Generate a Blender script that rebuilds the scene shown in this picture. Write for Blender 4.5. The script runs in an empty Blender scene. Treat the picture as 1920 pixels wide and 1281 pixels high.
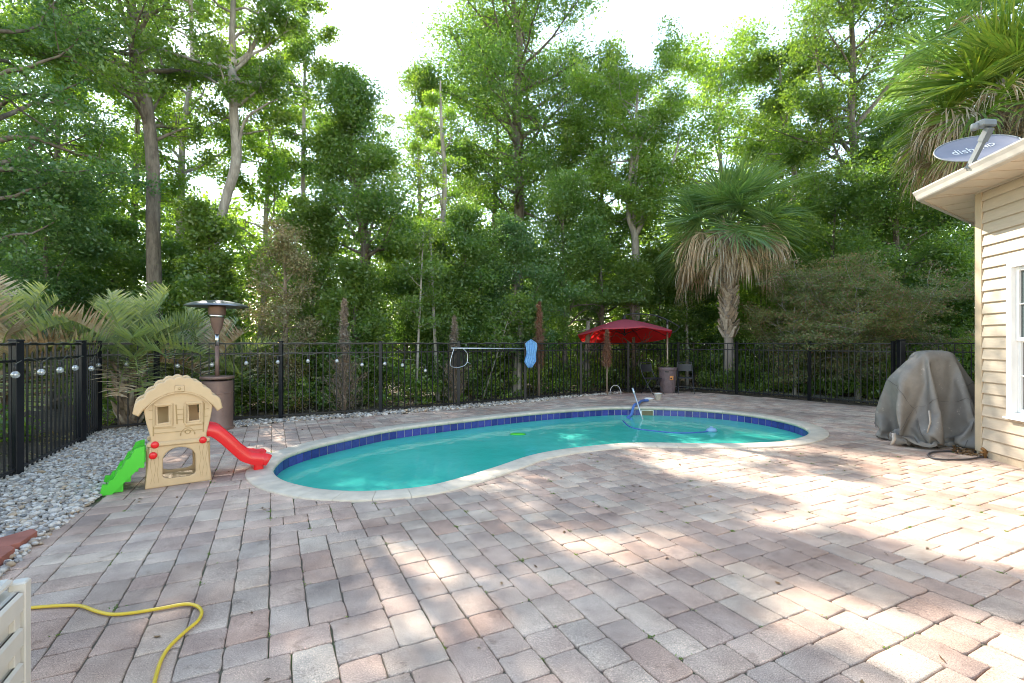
import bpy, math, random
import numpy as np
from mathutils import Vector, Matrix

R = math.radians
scene = bpy.context.scene
col = scene.collection

# ------------------------------------------------------------------ camera
H, F = 1.45, 907.0          # eye height (m); focal length in pixels of the 1920 px wide photograph
cam_data = bpy.data.cameras.new("camera")
cam = bpy.data.objects.new("camera", cam_data)
col.objects.link(cam)
cam.location = (0, 0, H)
cam.rotation_euler = (R(90), 0, 0)
cam_data.sensor_width = 36.0
cam_data.lens = 36.0 * F / 1920.0
cam_data.shift_y = 2.5 / 1920.0
cam_data.clip_start = 0.05
cam_data.clip_end = 500
scene.camera = cam

# ------------------------------------------------------------------ sky, sun, exposure
SUN_AZ, SUN_EL = -34.5, 39.0      # degrees left of the view axis, degrees above the horizon
world = bpy.data.worlds.new("World")
scene.world = world
world.use_nodes = True
wn = world.node_tree
sky = wn.nodes.new("ShaderNodeTexSky")
sky.sky_type = 'NISHITA'
sky.sun_disc = False
sky.sun_elevation = R(SUN_EL)
sky.sun_rotation = R(SUN_AZ)
sky.air_density = 1.0
sky.dust_density = 0.1
sky.ozone_density = 1.0
wn.nodes["Background"].inputs["Strength"].default_value = 0.115
warm = wn.nodes.new("ShaderNodeMix"); warm.data_type = 'RGBA'; warm.blend_type = 'MULTIPLY'; warm.inputs[0].default_value = 1.0
warm.inputs[7].default_value = (1.20, 1.0, 0.80, 1)
wn.links.new(sky.outputs[0], warm.inputs[6]); wn.links.new(warm.outputs[2], wn.nodes["Background"].inputs[0])
sd = bpy.data.lights.new("sun", 'SUN')
sd.energy = 2.2
sd.angle = R(0.5)
sd.color = (1.0, 0.92, 0.80)
sun = bpy.data.objects.new("sun", sd)
col.objects.link(sun)
sv = Vector((math.sin(R(SUN_AZ)) * math.cos(R(SUN_EL)), math.cos(R(SUN_AZ)) * math.cos(R(SUN_EL)), math.sin(R(SUN_EL))))
sun.rotation_euler = sv.to_track_quat('Z', 'Y').to_euler()
sun.location = (-10, 10, 30)
scene.view_settings.view_transform = 'Standard'
scene.view_settings.look = 'None'
scene.view_settings.exposure = 2.72
scene.view_settings.gamma = 1.0
scene.render.engine = 'CYCLES'
scene.cycles.max_bounces = 8
scene.cycles.diffuse_bounces = 6
scene.cycles.glossy_bounces = 2
scene.cycles.transmission_bounces = 4
scene.cycles.transparent_max_bounces = 8
scene.cycles.filter_width = 1.0
scene.cycles.caustics_reflective = False
scene.cycles.caustics_refractive = False
scene.cycles.sample_clamp_indirect = 6.0

# ------------------------------------------------------------------ helpers
def G(px, py, z=0.0):
    """ground point seen at photo pixel (px, py), at height z"""
    Z = (H - z) * F / (py - 643.0)
    return Vector(((px - 960.0) / F * Z, Z, z))

def P(px, py, Z):
    """point seen at photo pixel (px, py) at distance Z"""
    return Vector(((px - 960.0) / F * Z, Z, H - (py - 643.0) / F * Z))

def tag(o, label=None, cat=None, group=None, kind=None):
    if label: o['label'] = label
    if cat: o['category'] = cat
    if group: o['group'] = group
    if kind: o['kind'] = kind
    return o

def empty(name, loc, rz=0.0):
    o = bpy.data.objects.new(name, None)
    o.empty_display_size = 0.1
    o.location = loc
    o.rotation_euler = (0, 0, rz)
    col.objects.link(o)
    return o

def link_mesh(name, me, mats, parent=None):
    for m in (mats if isinstance(mats, (list, tuple)) else [mats]):
        me.materials.append(m)
    o = bpy.data.objects.new(name, me)
    col.objects.link(o)
    if parent is not None:
        o.parent = parent
    return o

def quads_mesh(name, V, n):
    """V: (n*4,3) array -> mesh of n separate quads"""
    me = bpy.data.meshes.new(name)
    me.vertices.add(n * 4)
    me.vertices.foreach_set('co', np.ascontiguousarray(V, dtype=np.float32).ravel())
    me.loops.add(n * 4)
    me.loops.foreach_set('vertex_index', np.arange(n * 4, dtype=np.int32))
    me.polygons.add(n)
    me.polygons.foreach_set('loop_start', np.arange(0, n * 4, 4, dtype=np.int32))
    me.update(calc_edges=True)
    return me

class MB:
    def __init__(s):
        s.v = []; s.f = []; s.sm = []; s.mi = []
    def add(s, verts, faces, smooth=False, mi=0):
        b = len(s.v)
        s.v.extend([tuple(p) for p in verts])
        for f in faces:
            s.f.append([i + b for i in f]); s.sm.append(smooth); s.mi.append(mi)
    def box(s, c, d, rz=0.0, M=None, mi=0, bev=0.0):
        """box of size d centred at c; optional small chamfer"""
        hx, hy, hz = d[0] / 2, d[1] / 2, d[2] / 2
        if M is None:
            M = Matrix.Rotation(rz, 3, 'Z')
        c = Vector(c)
        if bev <= 0:
            vs = [c + M @ Vector((x * hx, y * hy, z * hz)) for x in (-1, 1) for y in (-1, 1) for z in (-1, 1)]
            s.add(vs, [(0, 1, 3, 2), (4, 6, 7, 5), (0, 4, 5, 1), (2, 3, 7, 6), (0, 2, 6, 4), (1, 5, 7, 3)], mi=mi)
        else:
            b = min(bev, hx * .9, hy * .9, hz * .9)
            rings = []
            for (zz, ins) in ((-hz, b), (-hz + b, 0), (hz - b, 0), (hz, b)):
                ax, ay = hx - ins, hy - ins
                k = b * .8
                ring = [(-ax + k, -ay), (ax - k, -ay), (ax, -ay + k), (ax, ay - k), (ax - k, ay), (-ax + k, ay), (-ax, ay - k), (-ax, -ay + k)]
                rings.append([c + M @ Vector((x, y, zz)) for x, y in ring])
            vs = [p for r in rings for p in r]
            fs = []
            for r in range(3):
                for i in range(8):
                    j = (i + 1) % 8
                    fs.append((r * 8 + i, r * 8 + j, r * 8 + 8 + j, r * 8 + 8 + i))
            fs.append(tuple(range(7, -1, -1))); fs.append(tuple(range(24, 32)))
            s.add(vs, fs, mi=mi)
    def bar(s, a, b, w, h=None, mi=0):
        """rectangular bar from a to b"""
        a, b = Vector(a), Vector(b)
        d = b - a
        L = d.length
        if L < 1e-6: return
        x = d / L
        up = Vector((0, 0, 1)) if abs(x.z) < .95 else Vector((0, 1, 0))
        y = up.cross(x).normalized(); z = x.cross(y)
        M = Matrix((x, y, z)).transposed()
        s.box((a + b) / 2, (L, w, h or w), M=M, mi=mi)
    def tube(s, pts, rad, n=8, caps=True, mi=0, smooth=True):
        pts = [Vector(p) for p in pts]
        m = len(pts)
        if not hasattr(rad, '__len__'): rad = [rad] * m
        vs = []; prev = None
        for i, p in enumerate(pts):
            t = (pts[min(i + 1, m - 1)] - pts[max(i - 1, 0)])
            if t.length < 1e-9: t = Vector((0, 0, 1))
            t.normalize()
            if prev is None:
                a = Vector((0, 0, 1)) if abs(t.z) < .9 else Vector((1, 0, 0))
                u = t.cross(a).normalized()
            else:
                u = (prev - t * prev.dot(t))
                u = u.normalized() if u.length > 1e-6 else t.orthogonal().normalized()
            prev = u
            w = t.cross(u)
            for k in range(n):
                an = 2 * math.pi * k / n
                vs.append(p + (u * math.cos(an) + w * math.sin(an)) * rad[i])
        fs = []
        for i in range(m - 1):
            for k in range(n):
                k2 = (k + 1) % n
                fs.append((i * n + k, i * n + k2, (i + 1) * n + k2, (i + 1) * n + k))
        if caps:
            fs.append(tuple(range(n - 1, -1, -1))); fs.append(tuple(range((m - 1) * n, m * n)))
        s.add(vs, fs, smooth, mi)
    def lathe(s, prof, n=32, c=(0, 0, 0), mi=0, smooth=True, sx=1.0, sy=1.0):
        """prof: list of (r, z)"""
        vs = []; c = Vector(c)
        for r, z in prof:
            for k in range(n):
                a = 2 * math.pi * k / n
                vs.append(c + Vector((r * sx * math.cos(a), r * sy * math.sin(a), z)))
        fs = []
        for i in range(len(prof) - 1):
            for k in range(n):
                k2 = (k + 1) % n
                fs.append((i * n + k, i * n + k2, (i + 1) * n + k2, (i + 1) * n + k))
        if prof[0][0] > 1e-4: fs.append(tuple(range(n - 1, -1, -1)))
        if prof[-1][0] > 1e-4: fs.append(tuple(range((len(prof) - 1) * n, len(prof) * n)))
        s.add(vs, fs, smooth, mi)
    def grid(s, rows, closed=False, smooth=True, mi=0):
        """rows: list of equal-length point lists"""
        n = len(rows[0]); vs = [p for r in rows for p in r]; fs = []
        for i in range(len(rows) - 1):
            for k in range(n if closed else n - 1):
                k2 = (k + 1) % n
                fs.append((i * n + k, i * n + k2, (i + 1) * n + k2, (i + 1) * n + k))
        s.add(vs, fs, smooth, mi)
    def build(s, name, mats, parent=None, auto=None):
        me = bpy.data.meshes.new(name)
        me.from_pydata(s.v, [], s.f)
        me.polygons.foreach_set('use_smooth', s.sm)
        me.polygons.foreach_set('material_index', s.mi)
        me.update()
        if auto is not None:
            me.set_sharp_from_angle(angle=R(auto))
        return link_mesh(name, me, mats, parent)

def catmull(pts, n=8, closed=False):
    pts = [Vector(p) for p in pts]; out = []; m = len(pts)
    segs = m if closed else m - 1
    for i in range(segs):
        if closed:
            a, b, c, d = pts[(i - 1) % m], pts[i], pts[(i + 1) % m], pts[(i + 2) % m]
        else:
            a, b, c, d = pts[max(i - 1, 0)], pts[i], pts[i + 1], pts[min(i + 2, m - 1)]
        for k in range(n):
            t = k / n
            out.append(0.5 * ((2 * b) + (c - a) * t + (2 * a - 5 * b + 4 * c - d) * t * t + (3 * b - a - 3 * c + d) * t ** 3))
    if not closed: out.append(pts[-1])
    return out

def resample(pts, step, closed=True):
    P_ = [Vector(p) for p in pts]
    if closed: P_ = P_ + [P_[0]]
    L = [0.0]
    for a, b in zip(P_, P_[1:]): L.append(L[-1] + (b - a).length)
    n = max(3, round(L[-1] / step)); out = []; j = 0
    for i in range(n if closed else n + 1):
        d = L[-1] * i / n
        while j < len(L) - 2 and L[j + 1] < d: j += 1
        t = (d - L[j]) / max(1e-9, L[j + 1] - L[j])
        out.append(P_[j].lerp(P_[j + 1], t))
    return out

def inside(x, y, poly):
    r = False; n = len(poly); j = n - 1
    for i in range(n):
        xi, yi = poly[i][0], poly[i][1]; xj, yj = poly[j][0], poly[j][1]
        if (yi > y) != (yj > y) and x < (xj - xi) * (y - yi) / (yj - yi) + xi: r = not r
        j = i
    return r

def curve_panel(name, outline, holes, thick, bevel, mat, parent, M):
    """flat panel from 2-D outline with holes, real thickness and rounded edges, placed by matrix M"""
    cu = bpy.data.curves.new(name, 'CURVE'); cu.dimensions = '2D'; cu.fill_mode = 'BOTH'
    cu.extrude = thick / 2 - bevel; cu.bevel_depth = bevel; cu.bevel_resolution = 2
    for pl in [outline] + holes:
        sp = cu.splines.new('POLY'); sp.points.add(len(pl) - 1)
        for i, (x, y) in enumerate(pl): sp.points[i].co = (x, y, 0, 1)
        sp.use_cyclic_u = True
    tmp = bpy.data.objects.new("tmp", cu); col.objects.link(tmp)
    dg = bpy.context.evaluated_depsgraph_get(); dg.update()
    me = bpy.data.meshes.new_from_object(tmp.evaluated_get(dg))
    bpy.data.objects.remove(tmp); bpy.data.curves.remove(cu)
    me.transform(M)
    me.name = name
    me.materials.clear()
    return link_mesh(name, me, mat, parent)

# ------------------------------------------------------------------ materials
def new_mat(name):
    m = bpy.data.materials.new(name); m.use_nodes = True
    nt = m.node_tree
    return m, nt, nt.nodes["Principled BSDF"]

def nz(nt, scale, detail=3.0, rough=0.55, coord='Object', vec=None):
    tc = nt.nodes.new("ShaderNodeTexCoord"); n = nt.nodes.new("ShaderNodeTexNoise")
    n.inputs["Scale"].default_value = scale; n.inputs["Detail"].default_value = detail; n.inputs["Roughness"].default_value = rough
    if vec is not None:
        mp = nt.nodes.new("ShaderNodeMapping"); mp.inputs["Scale"].default_value = vec
        nt.links.new(tc.outputs[coord], mp.inputs[0]); nt.links.new(mp.outputs[0], n.inputs["Vector"])
    else:
        nt.links.new(tc.outputs[coord], n.inputs["Vector"])
    return n

def ramp(nt, src, stops):
    r = nt.nodes.new("ShaderNodeValToRGB")
    e = r.color_ramp.elements
    while len(e) > 1: e.remove(e[-1])
    e[0].position = stops[0][0]; e[0].color = (*stops[0][1], 1)
    for p, c in stops[1:]:
        k = e.new(p); k.color = (*c, 1)
    nt.links.new(src, r.inputs[0])
    return r

def mix(nt, a, b, fac, mode='MIX'):
    m = nt.nodes.new("ShaderNodeMix"); m.data_type = 'RGBA'; m.blend_type = mode
    for sock, v in ((m.inputs[0], fac), (m.inputs[6], a), (m.inputs[7], b)):
        if isinstance(v, (int, float)): sock.default_value = v
        elif isinstance(v, tuple): sock.default_value = (*v, 1)
        else: nt.links.new(v, sock)
    return m.outputs[2]

def bump(nt, bs, src, strength=0.3, dist=0.01):
    b = nt.nodes.new("ShaderNodeBump"); b.inputs["Strength"].default_value = strength; b.inputs["Distance"].default_value = dist
    nt.links.new(src, b.inputs["Height"]); nt.links.new(b.outputs[0], bs.inputs["Normal"])
    return b

def plain(name, c, rough=0.5, metal=0.0, var=0.15, scale=6.0, bmp=0.0, bscale=60.0, spec=0.5):
    m, nt, bs = new_mat(name)
    n = nz(nt, scale, 5)
    d = tuple(x * (1 - var) for x in c); l = tuple(min(1, x * (1 + var)) for x in c)
    r = ramp(nt, n.outputs[0], [(0.3, d), (0.7, l)])
    nt.links.new(r.outputs[0], bs.inputs["Base Color"])
    bs.inputs["Roughness"].default_value = rough; bs.inputs["Metallic"].default_value = metal
    bs.inputs["Specular IOR Level"].default_value = spec
    if bmp > 0:
        bump(nt, bs, nz(nt, bscale, 4).outputs[0], bmp, 0.005)
    return m

def leaf_mat(name, cols, trans=0.45, tcol=(1.55, 1.6, 0.6), gloss=0.045):
    m = bpy.data.materials.new(name); m.use_nodes = True
    nt = m.node_tree
    for n in list(nt.nodes):
        if n.type != 'OUTPUT_MATERIAL': nt.nodes.remove(n)
    out = [n for n in nt.nodes][0]
    g = nt.nodes.new("ShaderNodeNewGeometry")
    k = len(cols)
    r = ramp(nt, g.outputs["Random Per Island"], [(i / max(1, k - 1), c) for i, c in enumerate(cols)])
    big = nz(nt, 0.9, 2)
    rb = ramp(nt, big.outputs[0], [(0.35, (0.8, 0.88, 0.9)), (0.65, (1.25, 1.15, 0.95))])
    c = mix(nt, r.outputs[0], rb.outputs[0], 1.0, 'MULTIPLY')
    df = nt.nodes.new("ShaderNodeBsdfDiffuse"); nt.links.new(c, df.inputs[0])
    tr = nt.nodes.new("ShaderNodeBsdfTranslucent")
    tc = mix(nt, c, tcol, 1.0, 'MULTIPLY'); nt.links.new(tc, tr.inputs[0])
    ms = nt.nodes.new("ShaderNodeMixShader"); ms.inputs[0].default_value = trans
    nt.links.new(df.outputs[0], ms.inputs[1]); nt.links.new(tr.outputs[0], ms.inputs[2])
    gl = nt.nodes.new("ShaderNodeBsdfGlossy"); gl.inputs["Roughness"].default_value = 0.4; gl.inputs[0].default_value = (.9, .95, 1, 1)
    m2 = nt.nodes.new("ShaderNodeMixShader"); m2.inputs[0].default_value = gloss
    nt.links.new(ms.outputs[0], m2.inputs[1]); nt.links.new(gl.outputs[0], m2.inputs[2])
    nt.links.new(m2.outputs[0], out.inputs[0])
    return m

def m_paver():
    m, nt, bs = new_mat("concrete_paver")
    g = nt.nodes.new("ShaderNodeNewGeometry")
    base = ramp(nt, g.outputs["Random Per Island"], [(0, (.49, .345, .275)), (.16, (.53, .435, .36)), (.32, (.58, .43, .35)), (.46, (.46, .39, .335)), (.6, (.62, .52, .425)), (.74, (.54, .405, .33)), (.86, (.43, .335, .285)), (1, (.60, .50, .42))])
    blot = nz(nt, 3.2, 4, .6); rb = ramp(nt, blot.outputs[0], [(.3, (.72, .67, .66)), (.7, (1.2, 1.17, 1.13))])
    c = mix(nt, base.outputs[0], rb.outputs[0], 1.0, 'MULTIPLY')
    sp = nz(nt, 170, 3, .7); rs = ramp(nt, sp.outputs[0], [(.33, (.42, .40, .39)), (.45, (.90, .90, .90)), (.56, (1.0, 1.0, 1.0)), (.66, (1.6, 1.57, 1.52))])
    c2 = mix(nt, c, rs.outputs[0], 1.0, 'MULTIPLY')
    st = nz(nt, 0.55, 3, .5); rst = ramp(nt, st.outputs[0], [(.36, (.74, .72, .71)), (.5, (.98, .97, .96)), (.64, (1.10, 1.08, 1.05))])
    c3 = mix(nt, c2, rst.outputs[0], 1.0, 'MULTIPLY')
    sp2 = nz(nt, 7.5, 6, .7); rp2 = ramp(nt, sp2.outputs[0], [(.30, (.60, .57, .55)), (.42, (1, 1, 1)), (.66, (1, 1, 1)), (.76, (1.18, 1.17, 1.15))])
    c3 = mix(nt, c3, rp2.outputs[0], .8, 'MULTIPLY')
    nt.links.new(c3, bs.inputs["Base Color"]); bs.inputs["Roughness"].default_value = .85
    bs.inputs["Specular IOR Level"].default_value = .25
    bump(nt, bs, nz(nt, 90, 6, .65).outputs[0], .5, .004)
    return m

def m_joint():
    m, nt, bs = new_mat("joint_sand")
    n = nz(nt, 1.6, 5, .6); r = ramp(nt, n.outputs[0], [(.40, (.17, .14, .11)), (.56, (.12, .115, .07)), (.66, (.07, .11, .03))])
    nt.links.new(r.outputs[0], bs.inputs["Base Color"]); bs.inputs["Roughness"].default_value = .95
    bump(nt, bs, nz(nt, 150, 4).outputs[0], .6, .006)
    return m

def m_island(name, stops, rough=.6, nscale=20, namp=.2, bmp=.2, bs_=60, spec=.4):
    m, nt, bs = new_mat(name)
    g = nt.nodes.new("ShaderNodeNewGeometry")
    base = ramp(nt, g.outputs["Random Per Island"], stops)
    n = nz(nt, nscale, 5); r = ramp(nt, n.outputs[0], [(.3, (1 - namp,) * 3), (.7, (1 + namp,) * 3)])
    nt.links.new(mix(nt, base.outputs[0], r.outputs[0], 1.0, 'MULTIPLY'), bs.inputs["Base Color"])
    bs.inputs["Roughness"].default_value = rough; bs.inputs["Specular IOR Level"].default_value = spec
    if bmp: bump(nt, bs, nz(nt, bs_, 4).outputs[0], bmp, .004)
    return m

def m_water():
    m = bpy.data.materials.new("pool_water"); m.use_nodes = True; nt = m.node_tree
    for n in list(nt.nodes):
        if n.type != 'OUTPUT_MATERIAL': nt.nodes.remove(n)
    out = nt.nodes[0]
    tp = nt.nodes.new("ShaderNodeBsdfTransparent"); tp.inputs[0].default_value = (.30, .86, .76, 1)
    df = nt.nodes.new("ShaderNodeBsdfDiffuse")
    n = nz(nt, .8, 3); r = ramp(nt, n.outputs[0], [(.3, (.06, .60, .46)), (.7, (.13, .72, .58))])
    nt.links.new(r.outputs[0], df.inputs[0])
    a = nt.nodes.new("ShaderNodeMixShader"); a.inputs[0].default_value = .8
    nt.links.new(tp.outputs[0], a.inputs[1]); nt.links.new(df.outputs[0], a.inputs[2])
    gl = nt.nodes.new("ShaderNodeBsdfGlossy"); gl.inputs["Roughness"].default_value = .03
    fr = nt.nodes.new("ShaderNodeFresnel"); fr.inputs[0].default_value = 1.33
    b = nt.nodes.new("ShaderNodeMixShader")
    nt.links.new(fr.outputs[0], b.inputs[0]); nt.links.new(a.outputs[0], b.inputs[1]); nt.links.new(gl.outputs[0], b.inputs[2])
    nt.links.new(b.outputs[0], out.inputs[0])
    bp = nt.nodes.new("ShaderNodeBump"); bp.inputs["Strength"].default_value = .4; bp.inputs["Distance"].default_value = .03
    w1 = nz(nt, 4.5, 3, .5, vec=(1, .6, 1))
    nt.links.new(w1.outputs[0], bp.inputs["Height"])
    nt.links.new(bp.outputs[0], gl.inputs["Normal"]); nt.links.new(bp.outputs[0], fr.inputs["Normal"])
    return m

def m_siding():
    m, nt, bs = new_mat("vinyl_siding")
    n = nz(nt, 5, 5, .6, vec=(1, 1, 6)); r = ramp(nt, n.outputs[0], [(.3, (.49, .405, .305)), (.7, (.56, .47, .36))])
    nt.links.new(r.outputs[0], bs.inputs["Base Color"]); bs.inputs["Roughness"].default_value = .5
    bump(nt, bs, nz(nt, 30, 3, .5, vec=(.15, .15, 3)).outputs[0], .12, .003)
    return m

def m_cover():
    m, nt, bs = new_mat("faded_cover_cloth")
    n = nz(nt, 2.2, 6, .65); r = ramp(nt, n.outputs[0], [(.3, (.145, .13, .115)), (.55, (.20, .185, .165)), (.75, (.27, .25, .225))])
    s = nz(nt, 9, 4, .7); rs = ramp(nt, s.outputs[0], [(.0, (1, 1, 1)), (.64, (1, 1, 1)), (.72, (1.7, 1.65, 1.6))])
    nt.links.new(mix(nt, r.outputs[0], rs.outputs[0], 1.0, 'MULTIPLY'), bs.inputs["Base Color"])
    bs.inputs["Roughness"].default_value = .62
    bump(nt, bs, nz(nt, 16, 5, .6).outputs[0], .3, .01)
    return m

MAT = dict(
    paver=m_paver(), joint=m_joint(), water=m_water(), siding=m_siding(), cover=m_cover(),
    coping=m_island("travertine_coping", [(0, (.58, .50, .39)), (.5, (.61, .535, .43)), (1, (.56, .48, .375))], .75, 7, .12, .3, 70),
    tile=m_island("glazed_tile", [(0, (.035, .042, .20)), (.5, (.05, .065, .27)), (1, (.07, .075, .33))], .15, 20, .15, .05),
    grout=plain("grout", (.55, .55, .53), .8), plaster=plain("pool_plaster", (.62, .74, .68), .8, var=.1, scale=2),
    pebble=m_island("river_pebble", [(0, (.20, .19, .18)), (.15, (.46, .40, .34)), (.35, (.64, .59, .53)), (.5, (.27, .25, .235)), (.65, (.44, .32, .21)), (.8, (.60, .56, .50)), (.92, (.36, .31, .26)), (1, (.25, .20, .17))], .7, 30, .18, .3, 90),
    litter=plain("leaf_litter_ground", (.085, .062, .04), .95, var=.5, scale=4, bmp=.8, bscale=30),
    mulch=m_island("mulch_chip", [(0, (.06, .035, .02)), (.5, (.14, .085, .05)), (1, (.22, .15, .09))], .9, 30, .3, 0),
    fence=plain("black_fence_metal", (.009, .010, .013), .42, 0.0, .3, 8, spec=.35),
    trim=plain("cream_trim", (.50, .40, .275), .5, var=.05), soffit=plain("soffit_vinyl", (.60, .52, .41), .55, var=.05),
    white=plain("white_vinyl", (.78, .78, .76), .4, var=.04), gutter=plain("white_gutter", (.52, .48, .42), .4, var=.08),
    found=plain("foundation", (.50, .40, .28), .9, var=.2, bmp=.3), shingle=plain("roof_shingle", (.11, .10, .09), .95, var=.3, scale=20, bmp=.5),
    cream=plain("cream_plastic", (.57, .40, .225), .45, var=.06, bmp=.06, bscale=40), cream2=plain("tan_plastic", (.53, .37, .18), .5, var=.06),
    red=plain("red_plastic", (.72, .012, .015), .28, var=.06, scale=3), green=plain("green_plastic", (.07, .55, .03), .35, var=.08, scale=3),
    heater=plain("bronze_powder_coat", (.20, .125, .10), .45, 0.3, .15), steel=plain("stainless", (.55, .54, .52), .25, 1.0, .1),
    hood=plain("heater_hood", (.30, .31, .33), .3, .85, .12),
    canopy=None, bucket=plain("white_bucket", (.70, .69, .62), .5), bluehose=plain("blue_hose", (.07, .16, .45), .4),
    pole=plain("pole_aluminium", (.62, .66, .70), .3, .7), cloth=plain("light_blue_towel", (.22, .45, .72), .9, var=.18, scale=20, bmp=.4),
    yellow=plain("yellow_hose", (.62, .44, .035), .4, var=.1), dark=plain("black_plastic", (.02, .02, .022), .5), rubber=plain("dark_rubber", (.05, .045, .05), .6),
    bin=plain("brown_resin", (.165, .12, .125), .6, var=.2, scale=12), orange=plain("orange_sticker", (.75, .32, .10), .5, var=.3, scale=30),
    boxp=plain("white_deck_box", (.62, .57, .49), .5, var=.06), boxd=plain("tan_panel", (.55, .45, .30), .6), terra=plain("terracotta", (.33, .115, .08), .85, var=.2, bmp=.3),
    dish=plain("dish_grey", (.22, .22, .26), .5, var=.06), lnb=plain("lnb_grey", (.22, .24, .24), .5),
    bark=None, bark_pale=None,
    palmtrunk=m_island("palm_boot", [(0, (.30, .22, .15)), (.5, (.42, .34, .26)), (1, (.52, .45, .37))], .9, 12, .3, .4),
    rail=plain("interior_frame_grey", (.3, .3, .3), .5), rope=plain("lamp_cable", (.12, .12, .10), .6), brownchair=plain("chair_grey_metal", (.06, .06, .07), .4, .5),
    tableglass=plain("bluish_tarp", (.35, .45, .60), .4), path=plain("concrete_path", (.42, .40, .37), .9, var=.15, bmp=.3),
)
def bark(name, a, b, sc=9):
    m, nt, bs = new_mat(name)
    n = nz(nt, sc, 7, .7, vec=(1, 1, .22)); r = ramp(nt, n.outputs[0], [(.32, a), (.62, b)])
    nt.links.new(r.outputs[0], bs.inputs["Base Color"]); bs.inputs["Roughness"].default_value = .95
    bump(nt, bs, n.outputs[0], .9, .04)
    return m
MAT['bark'] = bark("grey_bark", (.075, .06, .048), (.22, .19, .155))
MAT['bark_pale'] = bark("pale_bark", (.17, .15, .125), (.40, .37, .32))
MAT['bark_dead'] = bark("dead_bark", (.16, .11, .08), (.33, .26, .20))
def m_canopy():
    m, nt, bs = new_mat("red_canopy_cloth")
    n = nz(nt, 3, 4); r = ramp(nt, n.outputs[0], [(.3, (.72, .02, .025)), (.7, (.82, .03, .035))])
    g = nt.nodes.new("ShaderNodeNewGeometry"); nt.links.new(mix(nt, r.outputs[0], (.60, .13, .18), g.outputs["Backfacing"]), bs.inputs["Base Color"]); bs.inputs["Roughness"].default_value = .8  # top side pinker: the sky's reflection put into the cloth colour
    tr = nt.nodes.new("ShaderNodeBsdfTranslucent"); tr.inputs[0].default_value = (.95, .03, .03, 1)
    ms = nt.nodes.new("ShaderNodeMixShader"); ms.inputs[0].default_value = .55
    nt.links.new(bs.outputs[0], ms.inputs[1]); nt.links.new(tr.outputs[0], ms.inputs[2])
    nt.links.new(ms.outputs[0], nt.nodes["Material Output"].inputs[0])
    return m
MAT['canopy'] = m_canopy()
def m_glass():
    m, nt, bs = new_mat("window_glass")
    bs.inputs["Base Color"].default_value = (.05, .07, .07, 1); bs.inputs["Roughness"].default_value = .05
    bs.inputs["Specular IOR Level"].default_value = .9
    return m
MAT['glass'] = m_glass()
def m_bulb():
    m = bpy.data.materials.new("clear_bulb"); m.use_nodes = True; nt = m.node_tree
    for n in list(nt.nodes):
        if n.type != 'OUTPUT_MATERIAL': nt.nodes.remove(n)
    out = nt.nodes[0]
    tp = nt.nodes.new("ShaderNodeBsdfTransparent"); tp.inputs[0].default_value = (.9, .92, .92, 1)
    gl = nt.nodes.new("ShaderNodeBsdfGlossy"); gl.inputs["Roughness"].default_value = .08
    df = nt.nodes.new("ShaderNodeBsdfDiffuse"); df.inputs[0].default_value = (.8, .82, .82, 1)
    a = nt.nodes.new("ShaderNodeMixShader"); a.inputs[0].default_value = .3
    nt.links.new(tp.outputs[0], a.inputs[1]); nt.links.new(df.outputs[0], a.inputs[2])
    b = nt.nodes.new("ShaderNodeMixShader"); b.inputs[0].default_value = .3
    nt.links.new(a.outputs[0], b.inputs[1]); nt.links.new(gl.outputs[0], b.inputs[2]); nt.links.new(b.outputs[0], out.inputs[0])
    return m
MAT['bulb'] = m_bulb()

LEAF = dict(
    dark=leaf_mat("leaf_dark_green", [(.09, .175, .045), (.125, .225, .05), (.105, .20, .055), (.19, .28, .065)], .55),
    mid=leaf_mat("leaf_mid_green", [(.10, .18, .035), (.14, .23, .045), (.12, .20, .05), (.21, .29, .065)], .56),
    light=leaf_mat("leaf_yellow_green", [(.13, .23, .045), (.18, .29, .055), (.14, .25, .055), (.25, .34, .08)], .6),
    blue=leaf_mat("leaf_blue_green", [(.08, .165, .065), (.11, .205, .08), (.09, .185, .06), (.16, .25, .09)], .53),
    brown=leaf_mat("leaf_dead_brown", [(.24, .17, .08), (.20, .22, .08), (.22, .20, .10), (.36, .29, .18), (.16, .22, .07)], .35, (1.1, 1.0, .8)),
    maple=leaf_mat("leaf_maple", [(.17, .25, .08), (.21, .29, .09), (.36, .18, .15), (.19, .28, .09), (.28, .30, .14), (.14, .21, .07)], .5, (1.2, 1.1, .8)),
    fan=leaf_mat("palm_green", [(.12, .22, .09), (.17, .28, .12), (.24, .33, .14)], .45),
    fanlit=leaf_mat("palm_yellow_green", [(.11, .19, .04), (.17, .25, .05), (.27, .31, .07)], .45),
    thatch=leaf_mat("palm_dead_thatch", [(.42, .31, .20), (.55, .46, .35), (.36, .24, .14), (.64, .57, .48)], .25, (1.0, .9, .75)),
    pinnate=leaf_mat("pinnate_grey_green", [(.21, .27, .17), (.27, .33, .21), (.33, .39, .13), (.40, .41, .33)], .4),
    deadcyp=leaf_mat("dead_cypress", [(.27, .20, .15), (.36, .29, .23), (.22, .15, .11)], .25, (1, .9, .8)),
    redcyp=leaf_mat("dead_cypress_red", [(.26, .11, .06), (.34, .17, .10), (.22, .10, .06)], .25, (1, .8, .7)),
)

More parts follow.
